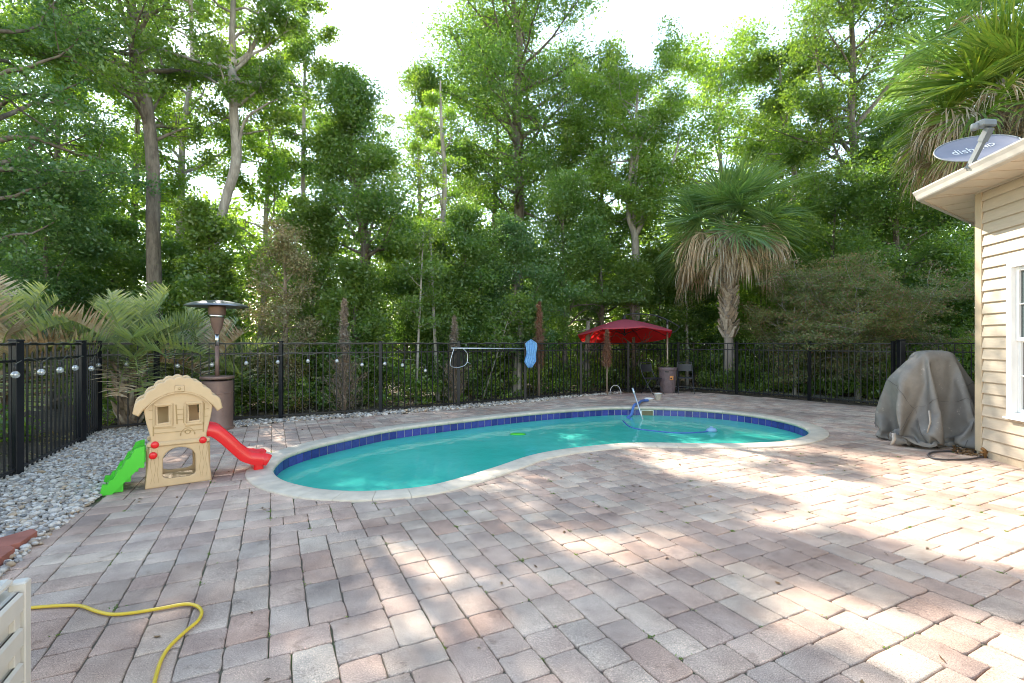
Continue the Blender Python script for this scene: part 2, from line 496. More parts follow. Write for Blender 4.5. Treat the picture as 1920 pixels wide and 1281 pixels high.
# ------------------------------------------------------------------ ground, patio, pool
SX, SY = Vector((.896, .443, 0)), Vector((-.443, .896, 0))     # paver laying directions
pool_px = [(508, 877), (530, 855), (557, 844), (598, 832), (647, 821), (713, 807), (773, 798), (867, 787), (940, 779), (1007, 772.5), (1080, 767),
           (1130, 764), (1171, 763), (1244, 764), (1302, 766.5), (1361, 771), (1419, 778), (1463, 786), (1495, 794), (1515, 803), (1520, 809),
           (1516, 815), (1495, 822), (1460, 828), (1390, 831), (1302, 831), (1215, 829.6), (1157, 831.5), (1098, 837), (1040, 844.5), (990, 855), (940, 872),
           (873, 893), (807, 910), (740, 918), (673, 921), (607, 918), (557, 909), (527, 900), (512, 890)]
ZC = .02
pool = resample(catmull([G(x, y, ZC) for x, y in pool_px], 10, True), .05)
pool = [Vector((p.x, p.y, 0)) for p in pool]
for _ in range(6):
    pool = [(pool[i - 1] + pool[i] * 2 + pool[(i + 1) % len(pool)]) / 4 for i in range(len(pool))]
NP = len(pool)
area = sum(pool[i].x * pool[(i + 1) % NP].y - pool[(i + 1) % NP].x * pool[i].y for i in range(NP))
sgn = 1 if area > 0 else -1
def pnorm(i, n=2):
    t = (pool[(i + n) % NP] - pool[(i - n) % NP]).normalized()
    return Vector((t.y, -t.x, 0)) * sgn        # outward
PN = [pnorm(i) for i in range(NP)]

# terrain with a hole for the pool: one sheet, ring around the pool basin to the horizon
def ground_sheet():
    mb = MB()
    c = sum(pool, Vector()) / NP
    rows = []
    inner = [pool[i] + PN[i] * .16 for i in range(NP)]
    for k, s in enumerate((0, .02, .06, .15, .4, 1)):
        rr = []
        for p in inner:
            d = (p - c); d.normalize()
            q = p.lerp(c + d * 300.0, s ** 1.6)
            rr.append(Vector((q.x, q.y, -.024)))
        rows.append(rr)
    mb.grid(rows, closed=True, smooth=False)
    return tag(mb.build('ground', MAT['litter']), 'dark leaf littered woodland ground beyond the fence', 'ground', kind='structure')
ground_sheet()

fence_left = [G(-215, 1090), Vector((-4.5, 3.35, 0)), Vector((-5.37, 5.24, 0)), Vector((-6.2, 6.96, 0)), Vector((-6.67, 7.78, 0))]
fence_left[0] = Vector((-3.63, 1.5, 0))
fence_back = [Vector((-6.67, 7.78, 0)), Vector((-6.12, 8.33, 0)), Vector((-4.36, 9.13, 0)), Vector((-2.71, 9.98, 0)), Vector((-1.21, 10.98, 0)), Vector((.33, 12.07, 0)), Vector((1.88, 13.2, 0)), Vector((3.42, 14.25, 0)), Vector((5.1, 14.85, 0))]
fence_right = [Vector((5.1, 14.85, 0)), Vector((6.34, 13.65, 0)), Vector((7.5, 12.2, 0)), Vector((8.55, 10.85, 0)), Vector((9.75, 9.9, 0)), Vector((11.2, 9.0, 0))]

gedge = catmull([G(-60, 1115), G(30, 1035), G(88, 992), G(156, 941), G(205, 906), G(250, 872), G(300, 842), G(360, 818), G(430, 802), G(530, 791),
                 G(640, 783.5), G(713, 778), G(860, 766), G(985, 754.5), G(1088, 743), G(1150, 738.5)], 6)
patio_poly = [(p.x, p.y) for p in gedge] + [(3.5, 14.0), (5.1, 14.6), (6.2, 13.5), (7.4, 12.05), (8.4, 10.75), (9.6, 9.75), (11.5, 8.8), (11.5, .2), (7.5, -5.0), (-5.5, -5.0), (-5.0, 1.2)]

CORNERS = []
def patio():
    rng = random.Random(5)
    u = .094
    W, Lr = 195, 195
    u0, v0 = -5.0, -7.0
    sky_ = [0] * W
    mb = MB()
    def paver(x0, y0, w, h):
        c_ = SX * (u0 + x0 * u) + SY * (v0 + y0 * u); CORNERS.append((c_.x, c_.y))
        jt = .0026
        cx, cy = u0 + (x0 + w / 2) * u, v0 + (y0 + h / 2) * u
        c = SX * cx + SY * cy
        if not inside(c.x, c.y, patio_poly): return
        if c.length > 17 or abs(c.x) > max(c.y, 0) * 1.15 + 4.6: return
        hw, hh = w * u / 2 - jt, h * u / 2 - jt
        cs = [SX * (cx + a * hw) + SY * (cy + b * hh) for a in (-1, 1) for b in (-1, 1)]
        for q in cs + [c]:
            if inside(q.x, q.y, pool): return
        rz = rng.gauss(0, .006); M = Matrix.Rotation(rz, 3, 'Z')
        dz = rng.gauss(0, .0012); tx, ty = rng.gauss(0, .006), rng.gauss(0, .006)
        k = .016
        ring = []
        def seg(x, y): ring.append((x + rng.gauss(0, .0021), y + rng.gauss(0, .0021)))
        def edge(ax, ay, bx, by):
            for t in (0, .33, .67, 1): seg(ax + (bx - ax) * t, ay + (by - ay) * t)
        edge(-hw + k, -hh, hw - k, -hh); seg(hw - k * .3, -hh + k * .3); edge(hw, -hh + k, hw, hh - k); seg(hw - k * .3, hh - k * .3)
        edge(hw - k, hh, -hw + k, hh); seg(-hw + k * .3, hh - k * .3); edge(-hw, hh - k, -hw, -hh + k); seg(-hw + k * .3, -hh + k * .3)
        n = len(ring); vs = []
        for (ins, z) in ((0, -.022), (0, -.007), (.0028, -.0016), (.007, 0)):
            fx, fy = (hw - ins) / hw, (hh - ins) / hh
            for (x, y) in ring:
                q = M @ Vector((x * fx, y * fy, 0))
                g = SX * (cx + q.x) + SY * (cy + q.y)
                vs.append((g.x, g.y, z + dz + (q.x * tx + q.y * ty)))
        fs = []
        for r in range(3):
            for i in range(n):
                j = (i + 1) % n
                fs.append((r * n + i, r * n + j, r * n + n + j, r * n + n + i))
        mb.add(vs, fs, True)
        mb.add(vs[3 * n:], [tuple(range(n))], True)
        # share island: re-index the cap onto the last ring
        b = len(mb.v) - n
        mb.v = mb.v[:b]
        cap = mb.f.pop(); mb.f.append([i - n for i in cap])
    while True:
        m = min(sky_)
        if m > Lr: break
        i = sky_.index(m); w = 0
        while i + w < W and sky_[i + w] == m: w += 1
        ch = [(3, 2), (2, 3), (2, 2), (3, 2), (2, 3), (2, 2)]
        rng.shuffle(ch)
        done = False
        for (a, b) in ch:
            if a <= w and (w - a) != 1:
                paver(i, m, a, b)
                for q in range(a): sky_[i + q] = m + b
                done = True; break
        if not done:
            paver(i, m, w, 2)
            for q in range(w): sky_[i + q] = m + 2
    o = mb.build('patio_paving', MAT['paver'], auto=50)
    return tag(o, 'tumbled pinkish grey concrete pavers of the patio', 'patio', kind='structure')
patio()
def joint_sheet():
    mb = MB()
    ring_in = [pool[i] + PN[i] * .12 for i in range(0, NP)]
    c = sum(pool, Vector()) / NP
    # sheet of joint sand around the pool clipped to the patio outline by ray marching
    rows = [[], [], []]
    for p in ring_in:
        d = (p - c).normalized(); t = 0
        while t < 14 and inside(p.x + d.x * (t + .05), p.y + d.y * (t + .05), patio_poly): t += .05
        for r_, f in zip(rows, (0, .5, 1)): r_.append(Vector((p.x + d.x * t * f, p.y + d.y * t * f, -.013)))
    mb.grid(rows, closed=True, smooth=False)
    return tag(mb.build('patio_joint_sand', MAT['joint']), 'dark mossy sand in the paving joints', 'joint sand', kind='structure')
joint_sheet()

def coping():
    mb = MB()
    prof = [(.10, -.035), (-.005, -.04), (-.022, -.028), (-.028, -.008), (-.022, .010), (-.005, .0195), (.03, .020), (.245, .017), (.252, .010), (.252, -.02)]
    per = resample(pool, .05)
    n = len(per); seg = 6
    L = NP * 1.0
    i = 0
    while i < n:
        e = min(i + seg, n)
        rows = []
        for k in range(i, e + 1):
            a = per[k % n]; t = (per[(k + 1) % n] - per[(k - 1) % n]).normalized(); nn = Vector((t.y, -t.x, 0)) * sgn
            sh = t * (.0018 if k == i else (-.0018 if k == e else 0))
            rows.append([a + nn * o_ + sh + Vector((0, 0, z_)) for o_, z_ in prof])
        mb.grid(rows, closed=True, smooth=True)
        m = len(prof)
        b0 = len(mb.v) - len(rows) * m
        mb.f.append([b0 + q for q in range(m)]); mb.sm.append(False); mb.mi.append(0)
        mb.f.append([len(mb.v) - 1 - q for q in range(m)]); mb.sm.append(False); mb.mi.append(0)
        i = e
    return tag(mb.build('pool_coping', MAT['coping'], auto=60), 'pale stone coping curving round the pool', 'coping', kind='structure')
coping()
def pool_basin():
    mb = MB()
    def ring(off, z): return [pool[i] + PN[i] * off + Vector((0, 0, z)) for i in range(NP)]
    c = sum(pool, Vector()) / NP
    rows = [ring(.03, -.04), ring(.03, -.55), ring(-.02, -1.0), [p.lerp(c, .12) + Vector((0, 0, -1.35)) for p in pool], [p.lerp(c, .95) + Vector((0, 0, -1.5)) for p in pool]]
    mb.grid(rows, closed=True)
    # sun ledge along the far wall
    tag(mb.build('pool_basin', MAT['plaster']), 'pale plaster basin under the pool water', 'pool', kind='structure')
    g = MB(); g.grid([ring(.014, -.03), ring(.014, -.26)], closed=True)
    tag(g.build('tile_grout', MAT['grout']), 'white grout behind the pool tiles', 'grout', kind='structure')
    t = MB(); per = resample(pool, .152); n = len(per)
    for k in range(n):
        a, b = per[k], per[(k + 1) % n]; d = (b - a).normalized(); nn = Vector((d.y, -d.x, 0)) * sgn
        off = nn * .004
        a2, b2 = a + d * .0065 + off, b - d * .0065 + off
        vs = [a2 + Vector((0, 0, -.045)), b2 + Vector((0, 0, -.045)), b2 + Vector((0, 0, -.193)), a2 + Vector((0, 0, -.193))]
        vs2 = [v + nn * .01 for v in vs]
        t.add(vs + vs2, [(0, 1, 2, 3), (0, 4, 5, 1), (1, 5, 6, 2), (2, 6, 7, 3), (3, 7, 4, 0)])
    tag(t.build('pool_tiles', MAT['tile']), 'band of glossy cobalt blue tiles at the waterline', 'tiles', kind='structure')
    w = MB()
    rg = ring(.012, -.165)
    w.add(rg, [tuple(range(NP)) if sgn > 0 else tuple(range(NP - 1, -1, -1))])
    tag(w.build('pool_water', MAT['water']), 'cloudy turquoise pool water', 'water', kind='structure')
pool_basin()

def pebbles():
    rng = np.random.default_rng(3)
    # gravel bed between the fences and the paving edge
    gl = [(p.x, p.y) for p in gedge]
    outer = [(p.x, p.y) for p in fence_left[1:]] + [(p.x, p.y) for p in fence_back[1:8]]
    poly = [(q[0] + .10, q[1] - .04) for q in gl] + [(q[0] - .12, q[1] + .1) for q in outer[::-1]]
    xs = [q[0] for q in poly]; ys = [q[1] for q in poly]
    import mathutils
    ico = [(0, 0, 1)]
    base = bpy.data.meshes.new('t')
    import bmesh
    bm = bmesh.new(); bmesh.ops.create_icosphere(bm, subdivisions=2, radius=1); bm.verts.ensure_lookup_table()
    BV = np.array([v.co[:] for v in bm.verts]); BF = np.array([[v.index for v in f.verts] for f in bm.faces]); bm.free()
    nv, nf = len(BV), len(BF)
    C = []
    tries = 0
    while len(C) < 21000 and tries < 500000:
        tries += 1
        x = rng.uniform(-8, 3.6); y = rng.uniform(2.0, 14.6)
        if abs(x) > y * 1.12 + .4: continue
        if y > 8.7 and rng.random() < .75: continue
        if not inside(x, y, poly): continue
        C.append((x, y))
    C = np.array(C); n = len(C)
    C = C + rng.normal(0, .012, C.shape)
    sz = rng.uniform(.011, .026, (n, 1)) * (1 + (C[:, 1:2] > 8.5) * .35)
    far = rng.random((n, 1)) < .08; sz = sz * np.where(far, 1.5, 1)
    sc = sz * np.stack([rng.uniform(.8, 1.4, n), rng.uniform(.7, 1.1, n), rng.uniform(.45, .8, n)], 1)
    V = BV[None] * sc[:, None, :] * (1 + rng.normal(0, .07, (n, nv, 1)))
    a = rng.uniform(0, 6.28, n); ca, sa = np.cos(a), np.sin(a)
    b = rng.normal(0, .35, n); cb, sb = np.cos(b), np.sin(b)
    y2 = V[..., 1] * cb[:, None] - V[..., 2] * sb[:, None]; z2 = V[..., 1] * sb[:, None] + V[..., 2] * cb[:, None]
    x3 = V[..., 0] * ca[:, None] - y2 * sa[:, None]; y3 = V[..., 0] * sa[:, None] + y2 * ca[:, None]
    zc = rng.uniform(-.012, .03, n)
    V = np.stack([x3 + C[:, 0:1], y3 + C[:, 1:2], z2 + zc[:, None]], -1).reshape(-1, 3)
    Fc = (BF[None] + (np.arange(n) * nv)[:, None, None]).reshape(-1, 3)
    me = bpy.data.meshes.new('gravel')
    me.vertices.add(len(V)); me.vertices.foreach_set('co', V.astype(np.float32).ravel())
    me.loops.add(len(Fc) * 3); me.loops.foreach_set('vertex_index', Fc.astype(np.int32).ravel())
    me.polygons.add(len(Fc)); me.polygons.foreach_set('loop_start', np.arange(0, len(Fc) * 3, 3, dtype=np.int32))
    me.polygons.foreach_set('use_smooth', np.ones(len(Fc), dtype=bool))
    me.update(calc_edges=True)
    o = link_mesh('gravel', me, MAT['pebble'])
    tag(o, 'white and grey river pebbles along the foot of the fence', 'gravel', kind='stuff')
    bed = MB(); bed.add([(q[0], q[1], -.018) for q in poly], [tuple(range(len(poly)))])
    tag(bed.build('gravel_bed', MAT['litter']), 'dark soil under the pebbles', 'soil', kind='structure')
pebbles()

# ------------------------------------------------------------------ fences
def fence(name, pts, label, skip_first=False):
    root = empty(name, pts[0]); tag(root, label, 'fence'); o0 = Vector(pts[0])
    for i, p in enumerate(pts):
        if skip_first and i == 0: continue
        b = MB(); q = p - o0; big = .088 if 'pebble bed' in label else .066
        b.box(q + Vector((0, 0, .735)), (big, big, 1.47), bev=.004)
        b.box(q + Vector((0, 0, 1.478)), (big + .012, big + .012, .016), bev=.005)
        b.lathe([(.05, 0), (.05, .012), (.0, .014)], 10, q)
        b.build('post', MAT['fence'], root)
    for a, b_ in zip(pts, pts[1:]):
        m = MB(); A, B = a - o0, b_ - o0; d = (B - A); L = d.length; d.normalize(); rz = math.atan2(d.y, d.x)
        A2, B2 = A + d * .03, B - d * .03
        for z, hh in ((1.435, .028), (1.255, .026), (.085, .028)):
            m.bar(A2 + Vector((0, 0, z)), B2 + Vector((0, 0, z)), .026, hh)
        n = max(3, round(L / .125))
        for k in range(1, n):
            c = A + d * (L * k / n); top = 1.42 if k % 2 == 0 else 1.335
            m.box(c + Vector((0, 0, (top + .04) / 2)), (.0165, .0165, top - .04), rz)
            if k % 2:
                m.lathe([(.0117, 0), (.0117, .002), (0, .016)], 4, c + Vector((0, 0, top)), smooth=False)
        m.build('fence_panel', MAT['fence'], root)
    return root
fence('metal_fence', fence_left, 'black metal picket fence beside the pebble bed, at the left behind the hanging bulbs')
fence('metal_fence', fence_back, 'long black metal picket fence along the far side of the pool', True)
fence('metal_fence', fence_right, 'black metal picket fence behind the covered grill, near the palm trunk', True)
gp = MB(); gp.box((0, 0, .75), (.12, .12, 1.5), bev=.008); gp.box((0, 0, 1.51), (.14, .14, .03), bev=.01)
gpo = gp.build('gate_post', MAT['fence']); gpo.location = (8.62, 10.72, 0)
tag(gpo, 'thick black square fence post rising behind the covered grill', 'post')

# ------------------------------------------------------------------ house
def house():
    A = math.atan(180 / 907.0)
    C = Vector((6.03, 6.26, 0)); d = Vector((math.sin(A), math.cos(A), 0)); n = Vector((-math.cos(A), math.sin(A), 0))
    root = empty('house', C); tag(root, 'cream house corner with horizontal siding, a window and a white gutter', 'house')
    e = Vector((d.x * math.cos(R(45)) - (-n).x * -math.sin(R(45)), 0, 0))
    a45 = A + R(45); d2 = Vector((math.sin(a45), math.cos(a45), 0)); n2 = Vector((-math.cos(a45), math.sin(a45), 0))
    ZT = 3.39; z0 = .10
    up = Vector((0, 0, 1))
    W0, W1, WZ0, WZ1 = .53, 1.55, .58, 2.41     # window span along the wall
    def clap(mb, o, dr, nr, s0, s1, zA, zB, row=.1435):
        k = 0; z = z0
        while z < zB - .01:
            zt = min(z + row, zB)
            if zt > zA:
                lo, hi = o + nr * .022 + up * z, o + nr * .004 + up * zt
                zz0 = z
                if z < zA: zz0 = zA
                p = [o + dr * s0 + nr * .030 + up * zz0, o + dr * s1 + nr * .030 + up * zz0, o + dr * s1 + nr * .006 + up * zt, o + dr * s0 + nr * .006 + up * zt]
                q = [o + dr * s0 + nr * .004 + up * zz0, o + dr * s1 + nr * .004 + up * zz0]
                # dutch lap with a rounded drip edge
                r0 = [o + dr * s0 + nr * .026 + up * (zz0 - .007), o + dr * s1 + nr * .026 + up * (zz0 - .007)]
                mid = [o + dr * s1 + nr * .019 + up * (zz0 + (zt - zz0) * .5), o + dr * s0 + nr * .019 + up * (zz0 + (zt - zz0) * .5)]
                mb.add([p[0], p[1], mid[0], mid[1], p[2], p[3], q[0], q[1], r0[0], r0[1]], [(0, 1, 2, 3), (3, 2, 4, 5), (8, 9, 1, 0), (6, 7, 9, 8)])
            z = zt
    mb = MB(); o0 = Vector((0, 0, 0)); t = -d
    L = 5.5
    clap(mb, o0, t, n, .11, W0 - .0, z0, ZT)
    clap(mb, o0, t, n, W0, W1, z0, WZ0)
    clap(mb, o0, t, n, W0, W1, WZ1, ZT)
    clap(mb, o0, t, n, W1, L, z0, ZT)
    # far 45 degree wall
    clap(mb, o0, d2, n2, .10, 3.2, z0, ZT)
    # sheathing behind
    mb.add([o0 + t * 0, t * W0, t * W0 + up * ZT, up * ZT], [(0, 1, 2, 3)])
    mb.build('wall', MAT['siding'], root)
    bk = MB()
    D = (n * -4)
    bk.add([o0 - n * .02, t * W0 - n * .02, t * W0 - n * .02 + up * ZT, o0 - n * .02 + up * ZT], [(0, 1, 2, 3)])
    pts = [t * L, t * L - n * 5, d2 * 3.2 - n * 5, d2 * 3.2]
    for a, b in zip(pts, pts[1:]): bk.add([a, b, b + up * ZT, a + up * ZT], [(0, 1, 2, 3)])
    bk.build('inner_wall', MAT['trim'], root)
    f = MB()
    f.add([t * L + n * .0, o0 + n * .0, o0 + n * .0 + up * z0, t * L + up * z0], [(0, 1, 2, 3)])
    f.add([t * L + n * .014, o0 + n * .014 , o0 + n * .014 + up * (z0 - .005), t * L + n * .014 + up * (z0 - .005)], [(0, 1, 2, 3)])
    f.add([o0, d2 * 3.2, d2 * 3.2 + up * z0, up * z0], [(0, 1, 2, 3)])
    f.build('foundation', MAT['found'], root)
    ct = MB()
    M = Matrix((d, n, up)).transposed()
    ct.box(t * .052 + n * .016 + up * (ZT / 2 + .03), (.105, .03, ZT - .06), M=M, bev=.004)
    M2 = Matrix((d2, n2, up)).transposed()
    ct.box(d2 * .052 + n2 * .016 + up * (ZT / 2 + .03), (.105, .03, ZT - .06), M=M2, bev=.004)
    ct.build('corner_trim', MAT['trim'], root)
    # window: frame, sashes, panes
    def wbox(mb, s0, s1, za, zb, dep, th, bev=.004):
        mb.box(t * ((s0 + s1) / 2) + n * dep + up * ((za + zb) / 2), (abs(s1 - s0), th, zb - za), M=M, bev=bev)
    w = MB()
    fr = .075
    wbox(w, W0, W0 + fr, WZ0, WZ1, .02, .07); wbox(w, W1 - fr, W1, WZ0, WZ1, .02, .07)
    wbox(w, W0 + fr, W1 - fr, WZ1 - fr, WZ1, .02, .068); wbox(w, W0 + fr, W1 - fr, WZ0, WZ0 + .05, .02, .068)
    wbox(w, W0 - .02, W1 + .02, WZ0 - .028, WZ0 - .002, .03, .10)
    wo = w.build('window', MAT['white'], root)
    s = MB()
    for (za, zb, dp) in ((1.47, WZ1 - fr - .002, .0), (WZ0 + .052, 1.50, -.022)):
        wbox(s, W0 + fr + .002, W0 + fr + .047, za, zb, dp, .03); wbox(s, W1 - fr - .047, W1 - fr - .002, za, zb, dp, .03)
        wbox(s, W0 + fr + .049, W1 - fr - .049, zb - .045, zb, dp, .028); wbox(s, W0 + fr + .049, W1 - fr - .049, za, za + .045, dp, .028)
        wbox(s, W0 + fr + .049, W1 - fr - .049, (za + zb) / 2 - .008, (za + zb) / 2 + .008, dp, .02)
    s.build('sash', MAT['white'], wo)
    g = MB()
    g.add([t * (W0 + fr) - n * .012 + up * 1.48, t * (W1 - fr) - n * .012 + up * 1.48, t * (W1 - fr) - n * .012 + up * (WZ1 - fr), t * (W0 + fr) - n * .012 + up * (WZ1 - fr)], [(0, 1, 2, 3)])
    g.add([t * (W0 + fr) - n * .032 + up * (WZ0 + .05), t * (W1 - fr) - n * .032 + up * (WZ0 + .05), t * (W1 - fr) - n * .032 + up * 1.49, t * (W0 + fr) - n * .032 + up * 1.49], [(0, 1, 2, 3)])
    g.build('pane', MAT['glass'], wo)
    # soffit, fascia and gutter
    ev = .50
    k45 = math.tan(R(22.5))
    tip = n * ev + d * ev * k45
    near = t * L + n * ev; far = d2 * 3.6 + n2 * ev
    so = MB()
    zf = ZT - .0
    so.add([near + up * zf, tip + up * zf, up * zf - n * 0, t * L + up * zf], [(0, 1, 2, 3)])
    so.add([tip + up * zf, far + up * zf, d2 * 3.6 + up * zf, up * zf], [(0, 1, 2, 3)])
    # soffit panel grooves
    q = .0
    while q < L - .3:
        so.box(t * q + n * (ev / 2) + up * (zf - .004), (.008, ev - .02, .006), M=M)
        q += .30
    for q in (.4, .8, 1.2, 1.6): so.box(d2 * q + n2 * (ev / 2) + up * (zf - .004), (.008, ev - .02, .006), M=M2)
    so.bar(tip * .98 + up * (zf - .006), up * (zf - .006), .03, .008)
    so.bar(t * L + up * (zf - .008), up * (zf - .008) + n * .03, .02, .03)
    so.build('soffit', MAT['soffit'], root)
    gt = MB()
    prof = [(0, -.015), (.0, .11), (.015, .11), (.02, .10), (.085, .10), (.09, .118), (.105, .118), (.105, .10), (.085, .06), (.07, .01), (.06, -.005), (.0, -.015)]
    def loft(path, nrm):
        rows = [[p + m_ * o_ + up * (zf + z_) for (o_, z_) in prof] for p, m_ in zip(path, nrm)]
        gt.grid(rows, closed=False, smooth=False)
    tn = (n + d * k45)
    loft([near, tip, far], [n, tn, n2])
    gt.build('gutter', MAT['gutter'], root)
    rf = MB()
    sl = .5
    rn = near + n * .02 + up * (zf + .12); rt = tip + tn * .02 + up * (zf + .12); rfp = far + n2 * .02 + up * (zf + .12)
    back = -n * 4
    r1, r2, r3 = near - n * 4 + up * (zf + 2.1), tip - tn * 4 + up * (zf + 2.1), far - n2 * 3 + up * (zf + 1.6)
    rf.add([rn, rt, r2, r1], [(0, 1, 2, 3)]); rf.add([rt, rfp, r3, r2], [(0, 1, 2, 3)])
    lo = up * -.03
    rf.add([rn + lo, rt + lo, r2 + lo, r1 + lo], [(3, 2, 1, 0)]); rf.add([rt + lo, rfp + lo, r3 + lo, r2 + lo], [(3, 2, 1, 0)])
    rf.add([rn, rt, rt + lo, rn + lo], [(0, 1, 2, 3)])
    rf.build('roof', MAT['shingle'], root)
    return C, d, n, tip
HC, Hd, Hn, Htip = house()

# satellite dish on the eave
def dish():
    c = P(1832, 281, 5.78)
    root = empty('satellite_dish', c); tag(root, 'grey oval satellite dish on the eave of the house roof', 'satellite dish')
    # plate normal: mostly upwards, tipped toward the yard
    nrm = Vector((-.30, -.58, .76)).normalized()
    xx = Vector((1, -.1, .0)); xx = (xx - nrm * xx.dot(nrm)).normalized(); yy = nrm.cross(xx)
    M = Matrix((xx, yy, nrm)).transposed()
    mb = MB(); n = 48
    rows = []
    for sgn_, off in ((1, 0), (-1, -.012)):
        rr = [0.001, .25, .5, .75, .92, 1.0] if sgn_ == 1 else [1.0, .75, .4, .001]
        for r in rr:
            rows.append([M @ Vector((r * .41 * math.cos(2 * math.pi * k / n), r * .34 * math.sin(2 * math.pi * k / n), .075 * r * r - .05 + off)) for k in range(n)])
    mb.grid(rows, closed=True)
    mb.build('reflector', MAT['dish'], root)
    rim = MB(); rim.tube([M @ Vector((.41 * math.cos(2 * math.pi * k / n), .34 * math.sin(2 * math.pi * k / n), .022)) for k in range(n + 1)], .008, 6)
    rim.build('rim', MAT['lnb'], root)
    # feed arm and receiver head
    a = P(1816, 316, 5.62) - c; b = P(1851, 248, 5.42) - c; h = P(1848, 236, 5.42) - c
    arm = MB(); arm.bar(a, b, .045, .05); arm.bar(b - (b - a) * .25, b + (b - a) * .12, .07, .062)
    arm.build('feed_arm', MAT['lnb'], root)
    hd = MB(); hd.box(h + Vector((.0, 0, .02)), (.17, .11, .075), rz=.1, bev=.012)
    M3 = Matrix.Rotation(R(25), 3, 'Y')
    hd.lathe([(.0, -.02), (.03, -.02), (.036, 0), (.036, .035), (.03, .05), (0, .05)], 16, h + Vector((-.105, .02, -.02)))
    hd.build('receiver', MAT['lnb'], root)
    mt = MB(); mt.tube([c * 0 + M @ Vector((0, .05, -.06)), Vector((.05, .12, -.2)), Vector((.12, .3, -.30))], .022, 8)
    mt.bar(a, Vector((0.02, .05, -.16)), .04, .04)
    mt.build('mast', MAT['lnb'], root)
    for txt, sx, w, px_ in (('dish', .0, .15, -.20), ('HD', .0, .09, .10)):
        cu = bpy.data.curves.new('txt', 'FONT'); cu.body = txt; cu.size = w; cu.extrude = .001
        tmp = bpy.data.objects.new('tmp', cu); col.objects.link(tmp)
        dg = bpy.context.evaluated_depsgraph_get(); dg.update()
        me = bpy.data.meshes.new_from_object(tmp.evaluated_get(dg)); bpy.data.objects.remove(tmp)
        me.transform(M.to_4x4() @ Matrix.Translation((px_, .06, 0)))
        # lie just above the curved reflector
        for v in me.vertices:
            l = M.transposed() @ v.co
            rr = (l.x / .41) ** 2 + (l.y / .34) ** 2
            v.co = M @ Vector((l.x, l.y, .075 * rr - .05 + .004 + l.z))
        me.materials.clear()
        link_mesh('lettering', me, MAT['white'], root)
dish()

